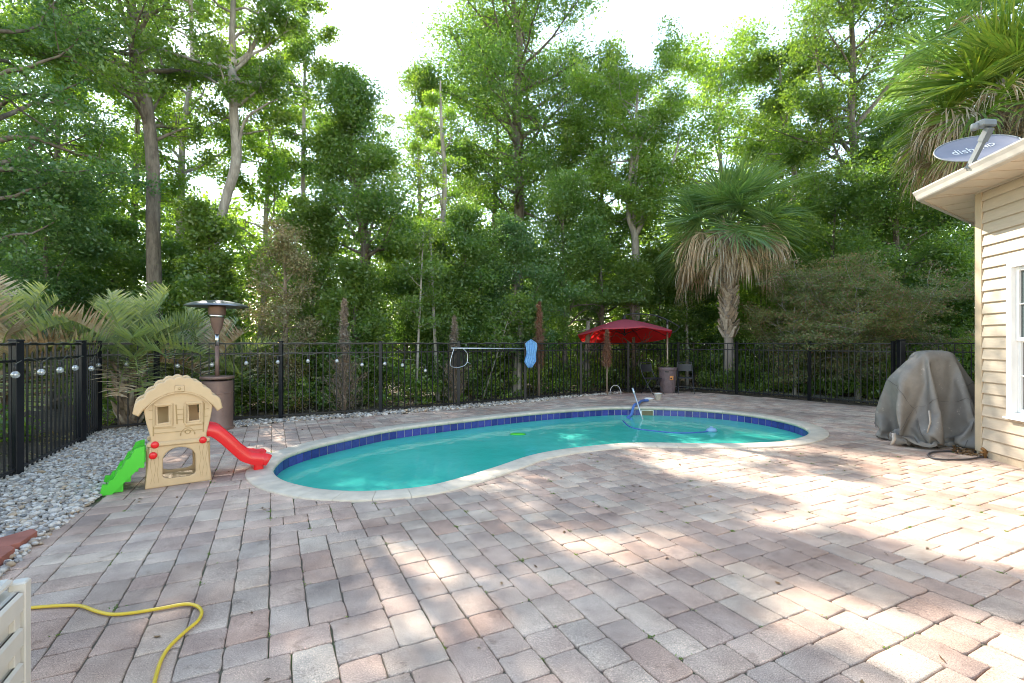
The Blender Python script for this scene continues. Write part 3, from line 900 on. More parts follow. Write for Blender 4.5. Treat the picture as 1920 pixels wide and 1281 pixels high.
# ------------------------------------------------------------------ playhouse climber
def playhouse():
    o = Vector((-3.64, 4.79, 0)); p = Vector((.80, .60, 0)).normalized(); q = Vector((-p.y, p.x, 0)); up = Vector((0, 0, 1))
    root = empty('toy_playhouse', o); tag(root, 'cream toy playhouse with red slide and green steps beside the pool', 'playhouse')
    def PM(dep, tilt=0):
        m = Matrix.Identity(4)
        for i in range(3):
            m[i][0] = p[i]; m[i][1] = up[i]; m[i][2] = -q[i]
        m.translation = p * .285 + q * dep
        return m
    def arc(cx, cy, rx, ry, a0, a1, n):
        return [(cx + rx * math.cos(R(a0 + (a1 - a0) * i / n)), cy + ry * math.sin(R(a0 + (a1 - a0) * i / n))) for i in range(n + 1)]
    # lower trunk-like panel with arch opening
    lower = [(-.27, .012), (.27, .012), (.262, .10), (.248, .22), (.233, .405), (-.233, .405), (-.248, .22), (-.262, .10)]
    hole = [(-.12, .065), (.12, .065)] + arc(.10, .12, .05, .045, -80, 0, 4) + arc(.0, .27, .148, .125, 0, 180, 14) + arc(-.10, .12, .05, .045, 180, 260, 4)
    # upper house panel
    body = [(-.235, .40), (.235, .40), (.225, .50), (.262, .66), (.285, .80), (.29, .84), (.16, .95), (0, 1.0), (-.16, .95), (-.29, .84), (-.285, .80), (-.262, .66), (-.225, .50)]
    def win(cx, w=.056, h=.093, z=.725): return [(cx - w * .9, z - h), (cx + w, z - h * .93), (cx + w * .93, z + h), (cx - w, z + h * .96)]
    # roof with scalloped top edge
    def roof():
        out = []
        n = 9
        top = [(-.355 + .71 * i / n) for i in range(n + 1)]
        zf = lambda x: 1.075 - 2.35 * x * x if abs(x) < .2 else 1.075 - .094 - (abs(x) - .2) * 1.12
        for i in range(n):
            a, b = top[i], top[i + 1]
            za, zb = zf(a), zf(b)
            for k in range(5):
                t = k / 5
                bul = math.sin(math.pi * t) * .024
                nx, nz_ = -(zb - za), (b - a); l = math.hypot(nx, nz_)
                out.append((a + (b - a) * t + nx / l * bul, za + (zb - za) * t + nz_ / l * bul))
        out.append((.355, zf(.355)))
        out += [(.365, .765), (.335, .745), (.30, .80), (.20, .895), (.10, .945), (0, .96), (-.10, .945), (-.20, .895), (-.30, .80), (-.335, .745), (-.365, .765)]
        return out[::-1]
    for dep, flip in ((0.0, 1), (.40, 1)):
        curve_panel('panel', lower[::1], [hole[::-1]], .05, .012, MAT['cream'], root, PM(dep))
        pn = curve_panel('house_front' if dep == 0 else 'house_back', body, ([win(-.135), win(.125)] if dep == 0 else [win(.20, .028, .06)]), .045, .010, MAT['cream'], root, PM(dep + .004))
        curve_panel('roof_edge', roof(), [], .085, .014, MAT['cream'], root, PM(dep - .005))
    sc = roof(); sc = [(x * .93, 1.0 + (z - 1.0) * .93 - .015) for x, z in sc]
    # shelf band with lugs
    sb = MB(); M = Matrix((p, q, up)).transposed()
    sb.box(p * .285 - q * .004 + up * .435, (.53, .085, .052), M=M, bev=.015)
    sb.box(p * .285 + q * .404 + up * .435, (.53, .085, .052), M=M, bev=.015)
    sb.build('shelf', MAT['cream'], root)
    fl = MB(); fl.box(p * .285 + q * .2 + up * .43, (.46, .33, .03), M=M, bev=.008)
    fl.box(p * .285 + q * .2 + up * .035, (.50, .345, .035), M=M, bev=.01)
    for s in (.03, .54):
        fl.box(p * s + q * .2 + up * .20, (.035, .345, .40), M=M, bev=.012)
    fl.build('platform', MAT['cream2'], root)
    rr = MB()          # curved roof sheet between the two gables
    rows = []
    for i in range(13):
        x = -.33 + .66 * i / 12
        z = (1.045 - 2.35 * x * x) if abs(x) < .2 else 1.045 - .094 - (abs(x) - .2) * 1.12
        rows.append([p * (.285 + x) + q * dd + up * zz for dd, zz in ((.03, z), (.37, z), (.37, z - .025), (.03, z - .025))])
    rr.grid(rows, closed=True, smooth=False)
    rr.build('roof', MAT['cream'], root)
    # raised window surrounds, planks and badge on the front
    dt = MB()
    gv = MB()
    def groove_shade(x0, z0, x1, z1, w=.012, proud=.0195, h=.0042):
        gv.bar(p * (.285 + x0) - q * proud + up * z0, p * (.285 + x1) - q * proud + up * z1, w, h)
    def strip(x0, z0, x1, z1, w=.008, proud=.0285, h=.006):
        a = p * (.285 + x0) - q * proud + up * z0; b = p * (.285 + x1) - q * proud + up * z1
        dt.bar(a, b, w, h)
    def ringrect(cx, z, w, h, g):
        for (a, b) in (((cx - w, z - h), (cx + w, z - h)), ((cx + w, z - h), (cx + w, z + h)), ((cx + w, z + h), (cx - w, z + h)), ((cx - w, z + h), (cx - w, z - h))):
            xa, za = a; xb, zb = b
            A = p * (.285 + xa) - q * .022 + up * za; B = p * (.285 + xb) - q * .022 + up * zb
            dt.bar(A, B, .022, g)
    ringrect(-.135, .725, .072, .108, .020); ringrect(.125, .725, .072, .108, .020)
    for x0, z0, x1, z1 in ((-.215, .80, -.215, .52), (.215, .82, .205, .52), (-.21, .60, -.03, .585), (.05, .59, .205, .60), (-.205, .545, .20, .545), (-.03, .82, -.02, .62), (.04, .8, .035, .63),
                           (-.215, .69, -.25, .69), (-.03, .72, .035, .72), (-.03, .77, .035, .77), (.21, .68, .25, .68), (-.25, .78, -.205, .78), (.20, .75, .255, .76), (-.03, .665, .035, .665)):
        groove_shade(x0, z0, x1, z1)
    for a0, a1 in ((35, 145),):
        A = arc(0, .60, .33, .345, a0, a1, 14)
        for (x0, z0), (x1, z1) in zip(A, A[1:]): strip(x0, z0, x1, z1, .016, .042, .010)
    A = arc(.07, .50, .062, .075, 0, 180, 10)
    for (x0, z0), (x1, z1) in zip(A, A[1:]): groove_shade(x0, z0, x1, z1)
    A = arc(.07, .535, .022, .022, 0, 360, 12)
    for (x0, z0), (x1, z1) in zip(A, A[1:]): groove_shade(x0, z0, x1, z1)
    # wood grain ridges on the lower trunk, shade put into their darker tan
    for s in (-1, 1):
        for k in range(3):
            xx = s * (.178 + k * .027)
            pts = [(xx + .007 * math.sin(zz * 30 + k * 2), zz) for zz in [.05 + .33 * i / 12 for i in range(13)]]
            for (x0, z0), (x1, z1) in zip(pts, pts[1:]): groove_shade(x0, z0, x1, z1, .008, .0345 - .012, .004)
    dt.box(p * .285 - q * .05 + up * .985, (.085, .02, .07), M=M, bev=.008)
    dt.build('moulding', MAT['cream'], root)
    gv.build('groove_shade_lines', plain('groove_shade_tan', (.40, .27, .12), .6), root)  # thin strips whose darker tan paints the shade of the moulded grooves
    bd = MB(); bd.tube([p * .285 - q * .06 + up * .985, p * .285 - q * .066 + up * .985], .012, 12)
    bd.build('screw', MAT['cream2'], root)
    for s, z in ((.083, .435), (.487, .435), (.068, .33)):
        b = MB(); c = p * s + up * z
        b.tube([c - q * .0, c - q * .050, c - q * .056, c - q * .059], [.034, .034, .028, .012], 20)
        b.build('red_knob', MAT['red'], root)
    # slide, runs off toward the pool
    sl = MB(); rows = []
    path = [(0.50, .50), (.57, .498), (.64, .475), (.73, .41), (.83, .325), (.93, .235), (1.01, .175), (1.10, .14), (1.19, .125), (1.27, .115), (1.31, .10)]
    path = catmull([Vector((.50 + (a - .50) * .76, 0, b)) for a, b in path], 4)
    prof = [(-.165, -.045), (-.172, .0), (-.168, .060), (-.150, .082), (-.128, .078), (-.115, .050), (-.105, .012), (-.07, 0), (.07, 0), (.105, .012), (.115, .050), (.128, .078), (.150, .082), (.168, .060), (.172, .0), (.165, -.045), (.12, -.05), (0, -.03), (-.12, -.05)]
    m = len(path)
    for i, c in enumerate(path):
        t = (path[min(i + 1, m - 1)] - path[max(i - 1, 0)]).normalized(); nn = Vector((-t.z, 0, t.x))
        wv = 1 + .05 * math.sin(i * .9)
        fl_ = 1.0 + (.12 if i > m - 6 else 0)
        rows.append([p * (c.x + nn.x * zz) + q * (.2 + yy * .98 * fl_) + up * max(.004, c.z + nn.z * zz * wv) for yy, zz in prof])
    sl.grid(rows, closed=True); k = len(prof); b0 = len(sl.v) - len(rows) * k
    sl.f.append([b0 + j for j in range(k)]); sl.sm.append(False); sl.mi.append(0)
    sl.f.append([len(sl.v) - 1 - j for j in range(k)]); sl.sm.append(False); sl.mi.append(0)
    slo = sl.build('slide', MAT['red'], root, auto=55)
    ft = MB(); ft.box(p * 1.03 + q * .2 + up * .055, (.10, .26, .11), M=M, bev=.02); ft.build('slide_foot', MAT['red'], slo)
    # green scalloped steps on the other side
    st = MB(); n = 4
    for s in range(n):
        x0 = -.02 - s * .058; zt = .37 - s * .088
        rows = []
        for j in range(13):
            yy = -.19 + .38 * j / 12
            bow = math.cos(yy / .19 * math.pi / 2)
            sc_ = abs(math.sin(j / 12 * math.pi * 1.0))
            xe = x0 - .058 - .035 * bow
            rows.append([p * (x0 + .03) + q * (.2 + yy) + up * (zt), p * (x0 - .03) + q * (.2 + yy) + up * (zt + .004), p * (xe + .012) + q * (.2 + yy) + up * (zt - .002),
                         p * xe + q * (.2 + yy) + up * (zt - .018), p * (xe - .012) + q * (.2 + yy) + up * max(.0, zt - .10), p * (x0 + .03) + q * (.2 + yy) + up * max(.0, zt - .10)])
        st.grid(rows, closed=True, smooth=False); k = 6; b0 = len(st.v) - len(rows) * k
        st.f.append([b0 + j for j in range(k)]); st.sm.append(False); st.mi.append(0)
        st.f.append([len(st.v) - 1 - j for j in range(k)]); st.sm.append(False); st.mi.append(0)
    for sd_ in (-.2, .2):
        prof = [(.0, .0), (.0, .43), (-.05, .43)]
        out = []
        for s in range(n):
            x0 = -.05 - s * .092; zt = .42 - s * .092
            out += [(x0 - .02, zt), (x0 - .062, zt - .012), (x0 - .085, zt - .05)]
        out += [(-.47, .10), (-.49, .03), (-.47, .0), (-.36, .0), (-.06, .22), (0, .22)]
        out = [(x * .68, z) for x, z in [(0, .43)] + out]
        base = len(st.v)
        A_ = [p * x + q * (.2 + sd_ - .022) + up * z for x, z in out]; B_ = [p * x + q * (.2 + sd_ + .022) + up * z for x, z in out]
        nn = len(out)
        st.add(A_ + B_, [tuple(range(nn)), tuple(range(2 * nn - 1, nn - 1, -1))] + [(i, i + nn, (i + 1) % nn + nn, (i + 1) % nn) for i in range(nn)])
    st.build('steps', MAT['green'], root)
playhouse()

# ------------------------------------------------------------------ patio heater
def heater():
    g = Vector((-4.98, 8.17, 0)); root = empty('patio_heater', g); tag(root, 'brown patio heater with a grey round hood behind the playhouse', 'patio heater')
    b = MB(); b.lathe([(.262, 0), (.262, .035), (.245, .045), (.238, .06), (.238, .60), (.243, .605), (.243, .62), (.238, .625), (.238, .80), (.225, .815), (0, .82)], 40)
    b.build('base', MAT['heater'], root, auto=40)
    s = MB(); s.lathe([(0, .845), (.25, .845), (.256, .855), (.256, .882), (.25, .89), (0, .89)], 40); s.build('shelf', MAT['heater'], root, auto=40)
    q = MB(); q.tube([(0, 0, .80), (0, 0, 1.40)], .034, 16); q.tube([(0, 0, 1.60), (0, 0, 1.66)], .036, 16); q.build('pole', MAT['heater'], root)
    q = MB(); q.tube([(0, 0, 1.40), (0, 0, 1.61)], .0345, 16); q.build('pole_collar', MAT['steel'], root)
    c = MB(); c.lathe([(.04, 1.60), (.045, 1.64), (.075, 1.70), (.105, 1.85), (.108, 1.87), (0, 1.872)], 28); c.build('burner_cone', MAT['heater'], root, auto=40)
    sc = MB(); sc.lathe([(.10, 1.872), (.10, 1.92)], 28); sc.lathe([(.125, 1.92), (.13, 1.93), (.135, 2.06), (.12, 2.075), (0, 2.076)], 28); sc.build('burner_band', MAT['heater'], root, auto=40)
    st = MB(); st.lathe([(.112, 1.875), (.118, 1.88), (.118, 1.925), (.112, 1.93)], 28); st.build('steel_band', MAT['steel'], root)
    h = MB(); h.lathe([(0.0, 2.168), (.10, 2.165), (.22, 2.148), (.34, 2.125), (.44, 2.092), (.472, 2.070), (.478, 2.062), (.472, 2.060), (.43, 2.080), (.33, 2.112), (.15, 2.142), (0, 2.15)], 48)
    for a in range(3):
        an = a * 2.09; h.tube([(.12 * math.cos(an), .12 * math.sin(an), 2.07), (.12 * math.cos(an), .12 * math.sin(an), 2.15)], .006, 6)
    h.build('hood', MAT['hood'], root, auto=50)
heater()

# ------------------------------------------------------------------ grill under its cover
# draped cloth heights and positions in millimetres, one list per axis, each value the step from the one before
COVER = [[-678,16,18,19,20,21,23,25,27,29,31,31,31,31,34,25,11,27,34,16,19,21,8,27,30,32,32,31,31,21,36,35,29,11,-20,-12,35,37,28,21,
6,34,29,8,-32,-23,23,15,-3,16,9,22,19,16,-14,-1064,47,18,16,18,20,21,21,27,28,29,22,30,26,39,32,33,-15,24,30,15,30,31,29,36,
31,24,17,25,26,34,33,38,11,-16,14,21,18,33,29,10,15,32,5,-32,15,-11,12,25,22,17,14,8,-19,-8,-1068,48,26,35,31,-10,13,36,-2,45,
50,34,22,36,-18,54,48,19,-36,9,21,62,54,-1,52,56,-30,5,60,6,57,12,64,51,-63,-30,34,24,37,4,18,35,45,-36,33,23,-4,37,3,32,
26,18,-27,-40,-16,-1080,46,39,47,26,36,-13,19,-3,42,-9,26,48,36,50,45,8,57,9,-42,56,32,47,40,44,24,19,-5,-51,65,65,21,60,14,-16,
-44,-19,60,-16,46,54,51,50,-1,22,-19,15,14,17,17,20,-29,32,-51,-12,-1107,44,36,30,63,19,40,27,3,-24,38,21,24,46,50,12,-7,54,11,2,
60,45,51,11,-2,14,25,-16,3,65,66,58,18,-33,6,11,-48,24,30,43,44,45,48,36,39,23,21,15,5,19,-1,-82,43,-56,8,-1142,41,48,19,36,
25,40,26,37,-11,41,10,47,45,10,-34,23,19,9,62,65,40,51,-40,3,14,20,-4,43,62,64,15,34,33,37,-51,-16,26,56,29,36,39,46,46,43,
36,34,30,10,-27,-56,-41,4,-35,27,-1178,31,45,19,21,44,47,17,8,37,43,18,47,8,21,-33,-2,14,50,63,63,55,35,-10,-35,-7,-1,46,52,60,
62,41,62,22,18,-8,-21,-4,53,54,35,26,40,45,18,41,26,19,30,-24,-52,-47,-50,17,35,-1204,16,23,41,10,54,35,17,59,26,38,30,41,-15,19,
-26,7,30,34,55,64,61,14,29,-35,-16,4,39,53,59,64,66,54,29,23,14,-8,-29,34,52,48,35,29,34,5,33,4,35,43,-20,-46,-51,-57,27,28,
-1224,19,-16,45,11,53,35,22,66,59,38,41,23,-25,1,2,43,33,11,33,60,65,42,17,-23,-25,4,35,52,59,65,65,57,36,28,23,6,-19,6,50,
48,32,42,30,-39,-12,39,42,57,-9,-77,-15,-48,32,10,-1228,23,-30,9,13,48,37,30,62,57,64,43,2,15,34,-14,42,37,22,-1,49,61,55,19,-13,
-25,1,31,52,60,64,65,58,40,32,30,22,8,-13,25,44,37,37,-9,-39,28,5,47,61,-10,-66,-19,-8,16,-20,-1212,26,-48,-21,10,40,40,36,57,60,
64,64,27,38,21,-6,38,37,6,5,38,48,65,25,-5,-21,-2,27,52,61,64,65,59,42,30,23,14,3,46,27,13,31,21,-38,-17,8,17,54,61,-41,
16,-22,2,-4,-22,-1231,18,-43,-48,19,56,47,49,24,64,43,56,61,45,33,5,32,32,20,-7,47,37,40,35,2,-15,-4,23,52,61,65,64,61,43,27,
16,7,3,28,27,18,29,-8,35,-16,-35,19,60,53,-24,60,-21,-10,-14,-12,-1262,33,-52,-29,-16,69,0,64,56,40,51,44,54,60,50,35,22,24,29,16,
-12,28,40,59,9,-10,-5,19,54,62,64,65,62,44,24,10,5,6,21,28,31,39,8,-39,-18,-17,23,59,49,7,74,7,-30,-27,-35,-1253,37,-47,16,-26,
18,57,-29,62,51,48,48,49,54,60,54,32,25,26,20,-9,8,31,62,29,-6,-6,18,55,63,65,65,62,46,21,4,2,7,26,36,51,16,-7,-32,-41,
-7,18,46,63,36,70,45,-44,-47,-28,-1270,37,-5,4,-4,-13,53,3,-33,60,51,49,50,51,57,60,57,32,26,24,4,-8,13,55,48,1,-8,18,58,64,
66,65,63,46,18,-1,1,10,34,46,48,-5,-32,-36,-28,6,20,37,58,52,69,52,-35,-52,-35,-1260,26,49,-24,21,-38,50,22,-25,-33,57,52,50,52,55,
58,62,62,30,25,13,-10,-2,40,59,14,-12,21,60,66,67,65,62,46,14,-5,7,6,51,63,13,-28,-39,-33,-8,12,20,31,39,64,64,62,-59,-8,-33,
-1260,31,38,-64,64,-28,55,33,-45,-31,-5,57,53,52,54,57,61,65,66,29,18,0,-17,20,62,29,-15,24,63,67,68,65,61,45,9,1,-7,43,64,33,
-20,-39,-36,-17,9,22,35,44,32,14,60,57,15,-39,-25,-1270,26,31,-35,10,20,55,41,-45,-44,-23,10,56,54,53,56,60,65,67,67,27,7,-18,-2,53,
45,-16,28,65,69,67,64,59,44,4,-6,31,55,51,-8,-38,-38,-23,10,24,34,43,24,25,31,37,41,26,-16,-28,-1274,27,-26,52,20,9,28,52,-38,-49,
-45,-12,24,55,55,54,58,64,67,68,66,21,-9,-21,34,57,-14,34,66,70,66,61,54,42,1,22,45,59,7,-35,-39,-29,14,28,36,33,33,39,21,36,
41,42,24,-43,-27,-1267,24,-4,35,24,29,25,26,-61,-15,-46,-44,4,33,54,56,55,62,66,68,67,65,2,-22,9,60,-7,41,67,69,64,56,44,51,19,
33,61,21,-31,-39,-32,19,32,35,34,31,33,36,38,39,37,33,-58,7,-10,-1262,21,23,35,26,27,9,0,-32,-38,-53,-7,-25,-7,40,54,56,58,65,66,
67,65,52,-13,-12,53,2,50,68,67,59,45,57,71,16,54,34,-27,-40,-30,24,37,36,35,36,36,37,38,36,31,25,19,-59,16,-8,-1280,31,46,17,43,
3,-41,-19,-8,-5,-6,-12,-26,-21,-18,46,54,57,62,65,64,64,64,28,-17,33,18,59,67,63,48,61,75,57,31,45,-21,-40,-19,36,37,37,36,35,36,
38,37,33,27,15,14,11,-50,28,-4,-1294,32,40,45,35,-22,-12,-10,7,-6,-9,-18,-22,-22,-21,-26,50,53,63,62,62,62,59,60,-7,30,30,63,65,53,
64,71,67,39,57,-10,-38,0,38,39,35,36,35,36,36,37,28,21,14,-8,6,8,23,4,-6,-1310,29,45,65,18,6,-8,-9,-10,-18,-21,-24,-34,-6,-11,
-4,-13,52,61,59,60,60,59,56,47,-4,70,53,56,68,67,65,56,62,11,-33,19,38,38,38,35,35,34,36,35,26,4,15,15,18,18,16,1,-1,-10,
-1331,29,50,53,18,-3,-9,-11,-13,-15,-17,-21,-25,-23,-12,-7,12,41,52,56,56,56,56,55,54,21,65,66,65,65,65,64,66,39,-22,32,39,39,38,38,
35,35,32,32,34,10,20,21,20,19,17,15,-8,-18,-11,-1344,12,38,63,10,-18,-12,-11,-12,-11,-12,-13,-15,-17,-17,-13,20,49,50,50,50,51,50,51,46,
56,71,60,56,72,69,66,64,12,36,39,41,40,39,38,36,35,32,30,28,21,20,19,19,14,11,8,-42,-10,9,-1374,4,46,40,12,4,-5,-11,-16,-17,
-18,-17,-17,-19,-9,-8,28,52,52,50,51,50,51,52,50,56,58,67,66,47,69,77,68,45,39,41,41,40,38,36,34,32,27,24,19,16,15,9,-8,32,
27,8,-14,-43,-8,-1388,6,27,21,8,11,11,1,-9,-11,-12,-13,-14,-21,2,-9,35,56,53,50,50,51,54,57,43,44,66,68,67,60,41,63,77,48,45,
41,42,41,40,38,38,36,29,14,11,10,9,-2,1,4,37,-15,-23,-1,-5,-1398,-1,8,14,10,8,7,9,-14,-4,-4,-3,-3,-3,-14,18,50,55,49,48,
48,50,60,47,36,56,68,68,68,64,55,40,52,57,48,40,40,39,39,39,40,48,25,-7,3,15,16,12,5,4,-5,-35,-20,25,-7,-1399,-1,-15,14,6,
7,7,12,-14,-7,-2,0,4,10,28,37,48,52,50,52,51,56,49,34,30,63,68,70,68,66,61,49,33,33,55,43,41,41,39,40,42,48,23,-6,-12,
9,13,15,1,-4,-22,-22,-24,46,2,-1421,-2,-26,0,5,7,8,13,-14,4,12,20,30,39,40,28,49,53,52,51,48,37,5,39,45,65,72,70,68,67,
65,54,36,24,28,47,45,44,41,41,42,46,20,-20,-5,2,8,14,-12,-15,-31,-23,31,47,-12,-1416,-11,40,-41,-26,25,-21,-3,24,28,31,40,38,34,24,
43,49,54,49,43,14,33,45,9,55,57,69,68,67,66,65,65,41,30,18,20,45,45,44,42,41,49,20,-25,-8,-5,0,11,-27,-19,-6,14,67,-31,2,
-1427,14,44,1,-59,-5,8,25,27,31,39,30,38,30,25,49,48,52,46,14,39,43,-14,53,39,57,62,66,63,65,64,63,19,56,15,26,22,45,45,45,
44,46,35,2,-17,-15,-12,-12,-7,-7,-3,16,3,17,20,-1461,24,21,65,-61,-10,26,28,30,31,30,38,29,19,44,49,45,49,23,41,42,-31,51,44,50,
25,62,62,51,65,65,65,58,0,46,12,21,25,39,42,43,44,36,37,23,-1,-8,-14,-6,-6,2,-62,53,-17,-11,-1399,23,35,49,-40,-4,24,25,32,22,
35,27,15,38,48,47,42,35,40,43,-41,48,49,44,44,1,65,64,28,65,65,64,48,4,35,48,8,19,22,33,36,39,41,36,37,34,18,6,-3,-5,
-19,-64,49,-46,-14,-1374,25,-25,63,-16,48,25,24,22,26,17,9,39,47,47,40,37,40,42,-36,43,48,45,49,-19,30,64,59,14,65,65,65,45,37,-24,
47,49,13,18,19,32,49,10,35,35,37,38,29,11,3,1,-63,15,-51,-27,-1343,11,4,43,11,42,22,38,28,-39,37,43,44,45,40,37,40,40,-29,45,
43,43,50,7,-31,48,61,57,-2,63,66,65,48,59,-35,4,50,49,17,22,31,36,5,18,27,34,36,38,37,13,3,-13,-59,-24,-26,-1310,8,2,47,30,
26,16,-5,14,36,37,40,42,38,38,39,37,-20,42,40,42,50,27,-42,-4,57,61,53,-17,59,67,65,55,62,3,-44,22,50,50,22,37,31,0,42,20,
3,18,32,37,40,18,-1,-71,-20,-22,-1276,2,-28,73,53,-38,16,31,39,38,35,35,38,37,38,33,-9,36,37,47,42,45,-40,-31,21,61,60,49,-28,49,
68,65,65,56,40,-47,-23,34,50,50,40,38,21,21,19,17,12,2,25,28,38,-17,-4,-57,-6,-1245,-4,-9,17,68,3,5,36,33,38,34,37,38,37,28,
3,33,31,46,38,50,-6,-53,-13,33,63,59,46,-34,33,69,65,67,55,62,-14,-51,-4,41,49,50,43,33,13,-2,20,22,24,26,27,9,-22,33,-47,-18,
-1213,-2,11,7,24,43,12,28,29,39,36,38,36,19,23,36,17,43,41,35,36,-51,-47,9,38,65,57,44,-37,14,69,65,69,58,66,24,-43,-46,20,45,
44,50,45,4,3,4,24,19,22,25,21,-25,47,-29,-2,-1217,20,32,2,25,28,21,14,45,30,37,38,22,30,41,9,31,46,23,51,-20,-59,-30,23,41,
65,54,44,-36,-5,66,65,68,63,63,59,-39,-40,-27,42,28,44,45,45,0,-5,-3,24,21,18,59,-41,28,-3,14,-1197,29,44,5,10,40,20,16,15,39,
41,43,37,34,17,12,45,23,40,25,-54,-58,38,13,11,65,51,44,-22,-31,60,68,65,66,60,63,24,-27,-33,-40,53,22,23,40,34,2,-6,-6,19,33,
65,-11,-17,12,11,-1146,26,-6,68,8,40,-39,31,37,40,44,46,47,12,25,34,39,20,46,-30,-60,-22,53,-37,41,66,41,46,-49,-2,49,67,62,65,65,
60,32,-41,-53,-38,22,22,38,39,40,35,-20,-1,19,60,33,-9,-25,26,7,-1093,24,-1,71,12,-15,32,34,8,36,44,45,41,33,29,-13,55,39,25,-61,
-58,43,30,-61,52,64,31,42,-58,28,31,60,66,65,65,50,39,-51,-52,-48,0,22,38,39,37,39,34,31,25,12,7,-11,-3,15,5,-1041,21,12,71,-21,
29,28,37,5,26,44,-24,45,19,25,57,52,27,7,-30,-63,-17,60,16,2,61,46,-3,13,23,23,20,65,66,43,40,56,-45,-56,-54,-3,-5,43,40,42,
45,10,28,30,32,23,-20,26,-5,3,-992,20,22,29,35,33,23,-11,44,0,-27,20,15,40,38,44,29,11,7,43,-47,8,-16,44,15,55,-14,62,58,29,
21,-42,63,61,16,34,50,13,-45,-10,0,-38,41,41,32,7,22,12,25,-10,34,30,-1,2,2,-945,18,17,22,22,23,24,23,17,11,19,14,8,18,15,
14,23,33,21,2,-26,-1,33,37,31,14,31,34,34,22,6,27,36,37,26,30,40,4,-8,-34,-16,1,31,20,17,15,12,17,18,18,19,18,19,16,2,
-902,19,11,19,23,25,24,24,23,22,16,16,7,-5,-5,29,18,35,2,-13,-9,18,30,20,14,31,30,35,35,32,24,19,28,30,38,39,7,9,2,1,
-11,-29,27,4,-6,16,17,16,16,18,18,18,18,19,17],
[-568,-1,-9,-9,-14,-14,-14,-14,-14,-11,-8,-11,-10,-10,0,-12,32,16,22,5,34,32,38,27,23,22,22,23,24,-29,16,17,-25,-35,-10,-30,-12,-2,-24,-30,
-35,-4,-16,28,-2,22,12,25,28,21,20,-5,11,13,14,-137,11,-13,-14,-12,-13,-12,-18,-8,1,-12,-13,-25,-5,-3,14,6,17,12,26,39,20,23,25,14,
22,30,34,-10,25,17,-20,-2,-35,2,-29,-25,-31,-14,-21,-34,-28,-4,28,4,26,26,27,8,12,16,15,21,9,26,-141,11,-2,20,-15,-14,-28,-24,7,-8,
-13,-1,-41,6,-26,25,15,-41,35,18,39,-5,35,67,30,-31,59,31,18,1,29,-64,1,-7,-9,-55,-31,-51,8,-6,-56,-42,5,41,22,44,45,-17,-31,23,
29,31,25,36,26,-145,11,17,-5,33,-11,-18,-28,7,-9,-49,-41,-29,-22,-11,20,58,-12,-66,52,8,13,47,44,23,46,51,41,-14,9,6,4,-18,-29,-61,
-49,-3,11,-47,-35,-20,-23,-12,-5,41,31,-3,-6,37,34,30,-10,72,34,24,-149,11,-38,33,23,51,-3,-30,-41,-39,-25,15,-28,-23,-26,28,5,-24,-62,-22,
14,49,41,54,56,67,57,13,46,8,5,-8,-36,-58,-38,-15,-42,-50,-49,-36,-33,-29,-19,35,30,36,25,-13,28,31,53,27,68,27,16,-142,7,-14,-52,56,
62,-14,-30,10,-43,-3,12,-17,-24,-43,-40,-34,27,-58,-12,3,54,43,52,67,66,59,35,47,19,14,-60,-5,-55,-54,-47,-59,-47,5,-48,-41,-37,-18,8,15,
25,24,23,36,44,63,28,78,23,5,-129,-1,6,-76,25,44,65,-21,6,-20,-9,8,-15,-44,-37,-43,-47,-45,-32,-5,13,36,57,64,58,67,67,46,38,26,
19,-51,-17,-64,-66,-59,-38,-62,-13,6,-41,-42,-27,8,37,0,28,32,38,51,45,49,46,41,1,-125,-13,0,-54,-23,55,67,7,48,-8,-18,2,-26,-44,-38,
-45,-46,-41,-42,-28,0,26,66,61,60,66,67,53,38,26,13,-13,-41,-62,-64,-63,-59,-38,-46,13,-15,-34,-36,24,40,-13,36,35,39,50,44,53,48,21,5,
-124,-12,-28,-39,-26,38,67,20,49,58,-17,-15,-37,-41,-45,-44,-36,-41,-41,-45,-20,11,53,67,65,65,68,55,39,26,11,-11,-36,-58,-60,-60,-59,-44,-53,-11,
9,-34,-13,27,-1,32,16,41,53,52,19,70,60,-6,17,-124,-13,-6,-65,-29,16,66,34,49,47,19,-9,-42,-40,-36,-40,-35,-40,-43,-43,-34,-19,40,66,68,
65,68,58,40,24,10,-9,-32,-53,-56,-55,-55,-55,-36,-41,13,-24,19,34,-3,18,11,48,52,52,10,69,66,-20,25,-123,-16,9,-72,-33,-13,56,59,35,35,
27,19,-32,-18,-40,-41,-36,-38,-45,-43,-40,-36,12,63,68,65,68,60,39,24,9,-6,-28,-50,-55,-56,-55,-53,-14,-37,-31,27,31,-7,16,0,32,52,50,12,
40,69,61,-30,33,-111,-18,-24,-23,-31,-13,-39,56,38,34,41,33,23,-17,-25,-41,-35,-40,-45,-41,-37,-37,-36,56,67,66,66,62,38,21,9,-3,-24,-46,-56,
-56,-53,-50,-37,-31,37,20,-32,30,20,4,34,50,54,18,16,69,-8,37,26,-93,-19,0,-28,-29,-14,-70,1,21,46,36,43,32,23,-9,-19,-39,-40,-40,-47,
-46,-44,-36,28,65,66,65,63,36,19,7,-1,-18,-44,-55,-55,-51,-46,-36,-25,21,-20,25,24,21,28,37,43,58,26,-8,59,21,20,19,-85,-16,-8,-71,26,
-70,-30,-15,-10,36,38,40,38,32,21,-3,-21,-35,-39,-44,-47,-48,-42,1,58,65,65,63,34,16,6,0,-13,-41,-54,-53,-47,-42,-28,-7,-29,25,31,24,18,
34,36,36,30,65,-21,22,58,12,0,-67,-17,-28,-33,-2,-55,-17,-51,-11,3,34,37,38,35,29,19,2,-22,-34,-39,-47,-47,-48,-20,43,64,65,62,32,13,
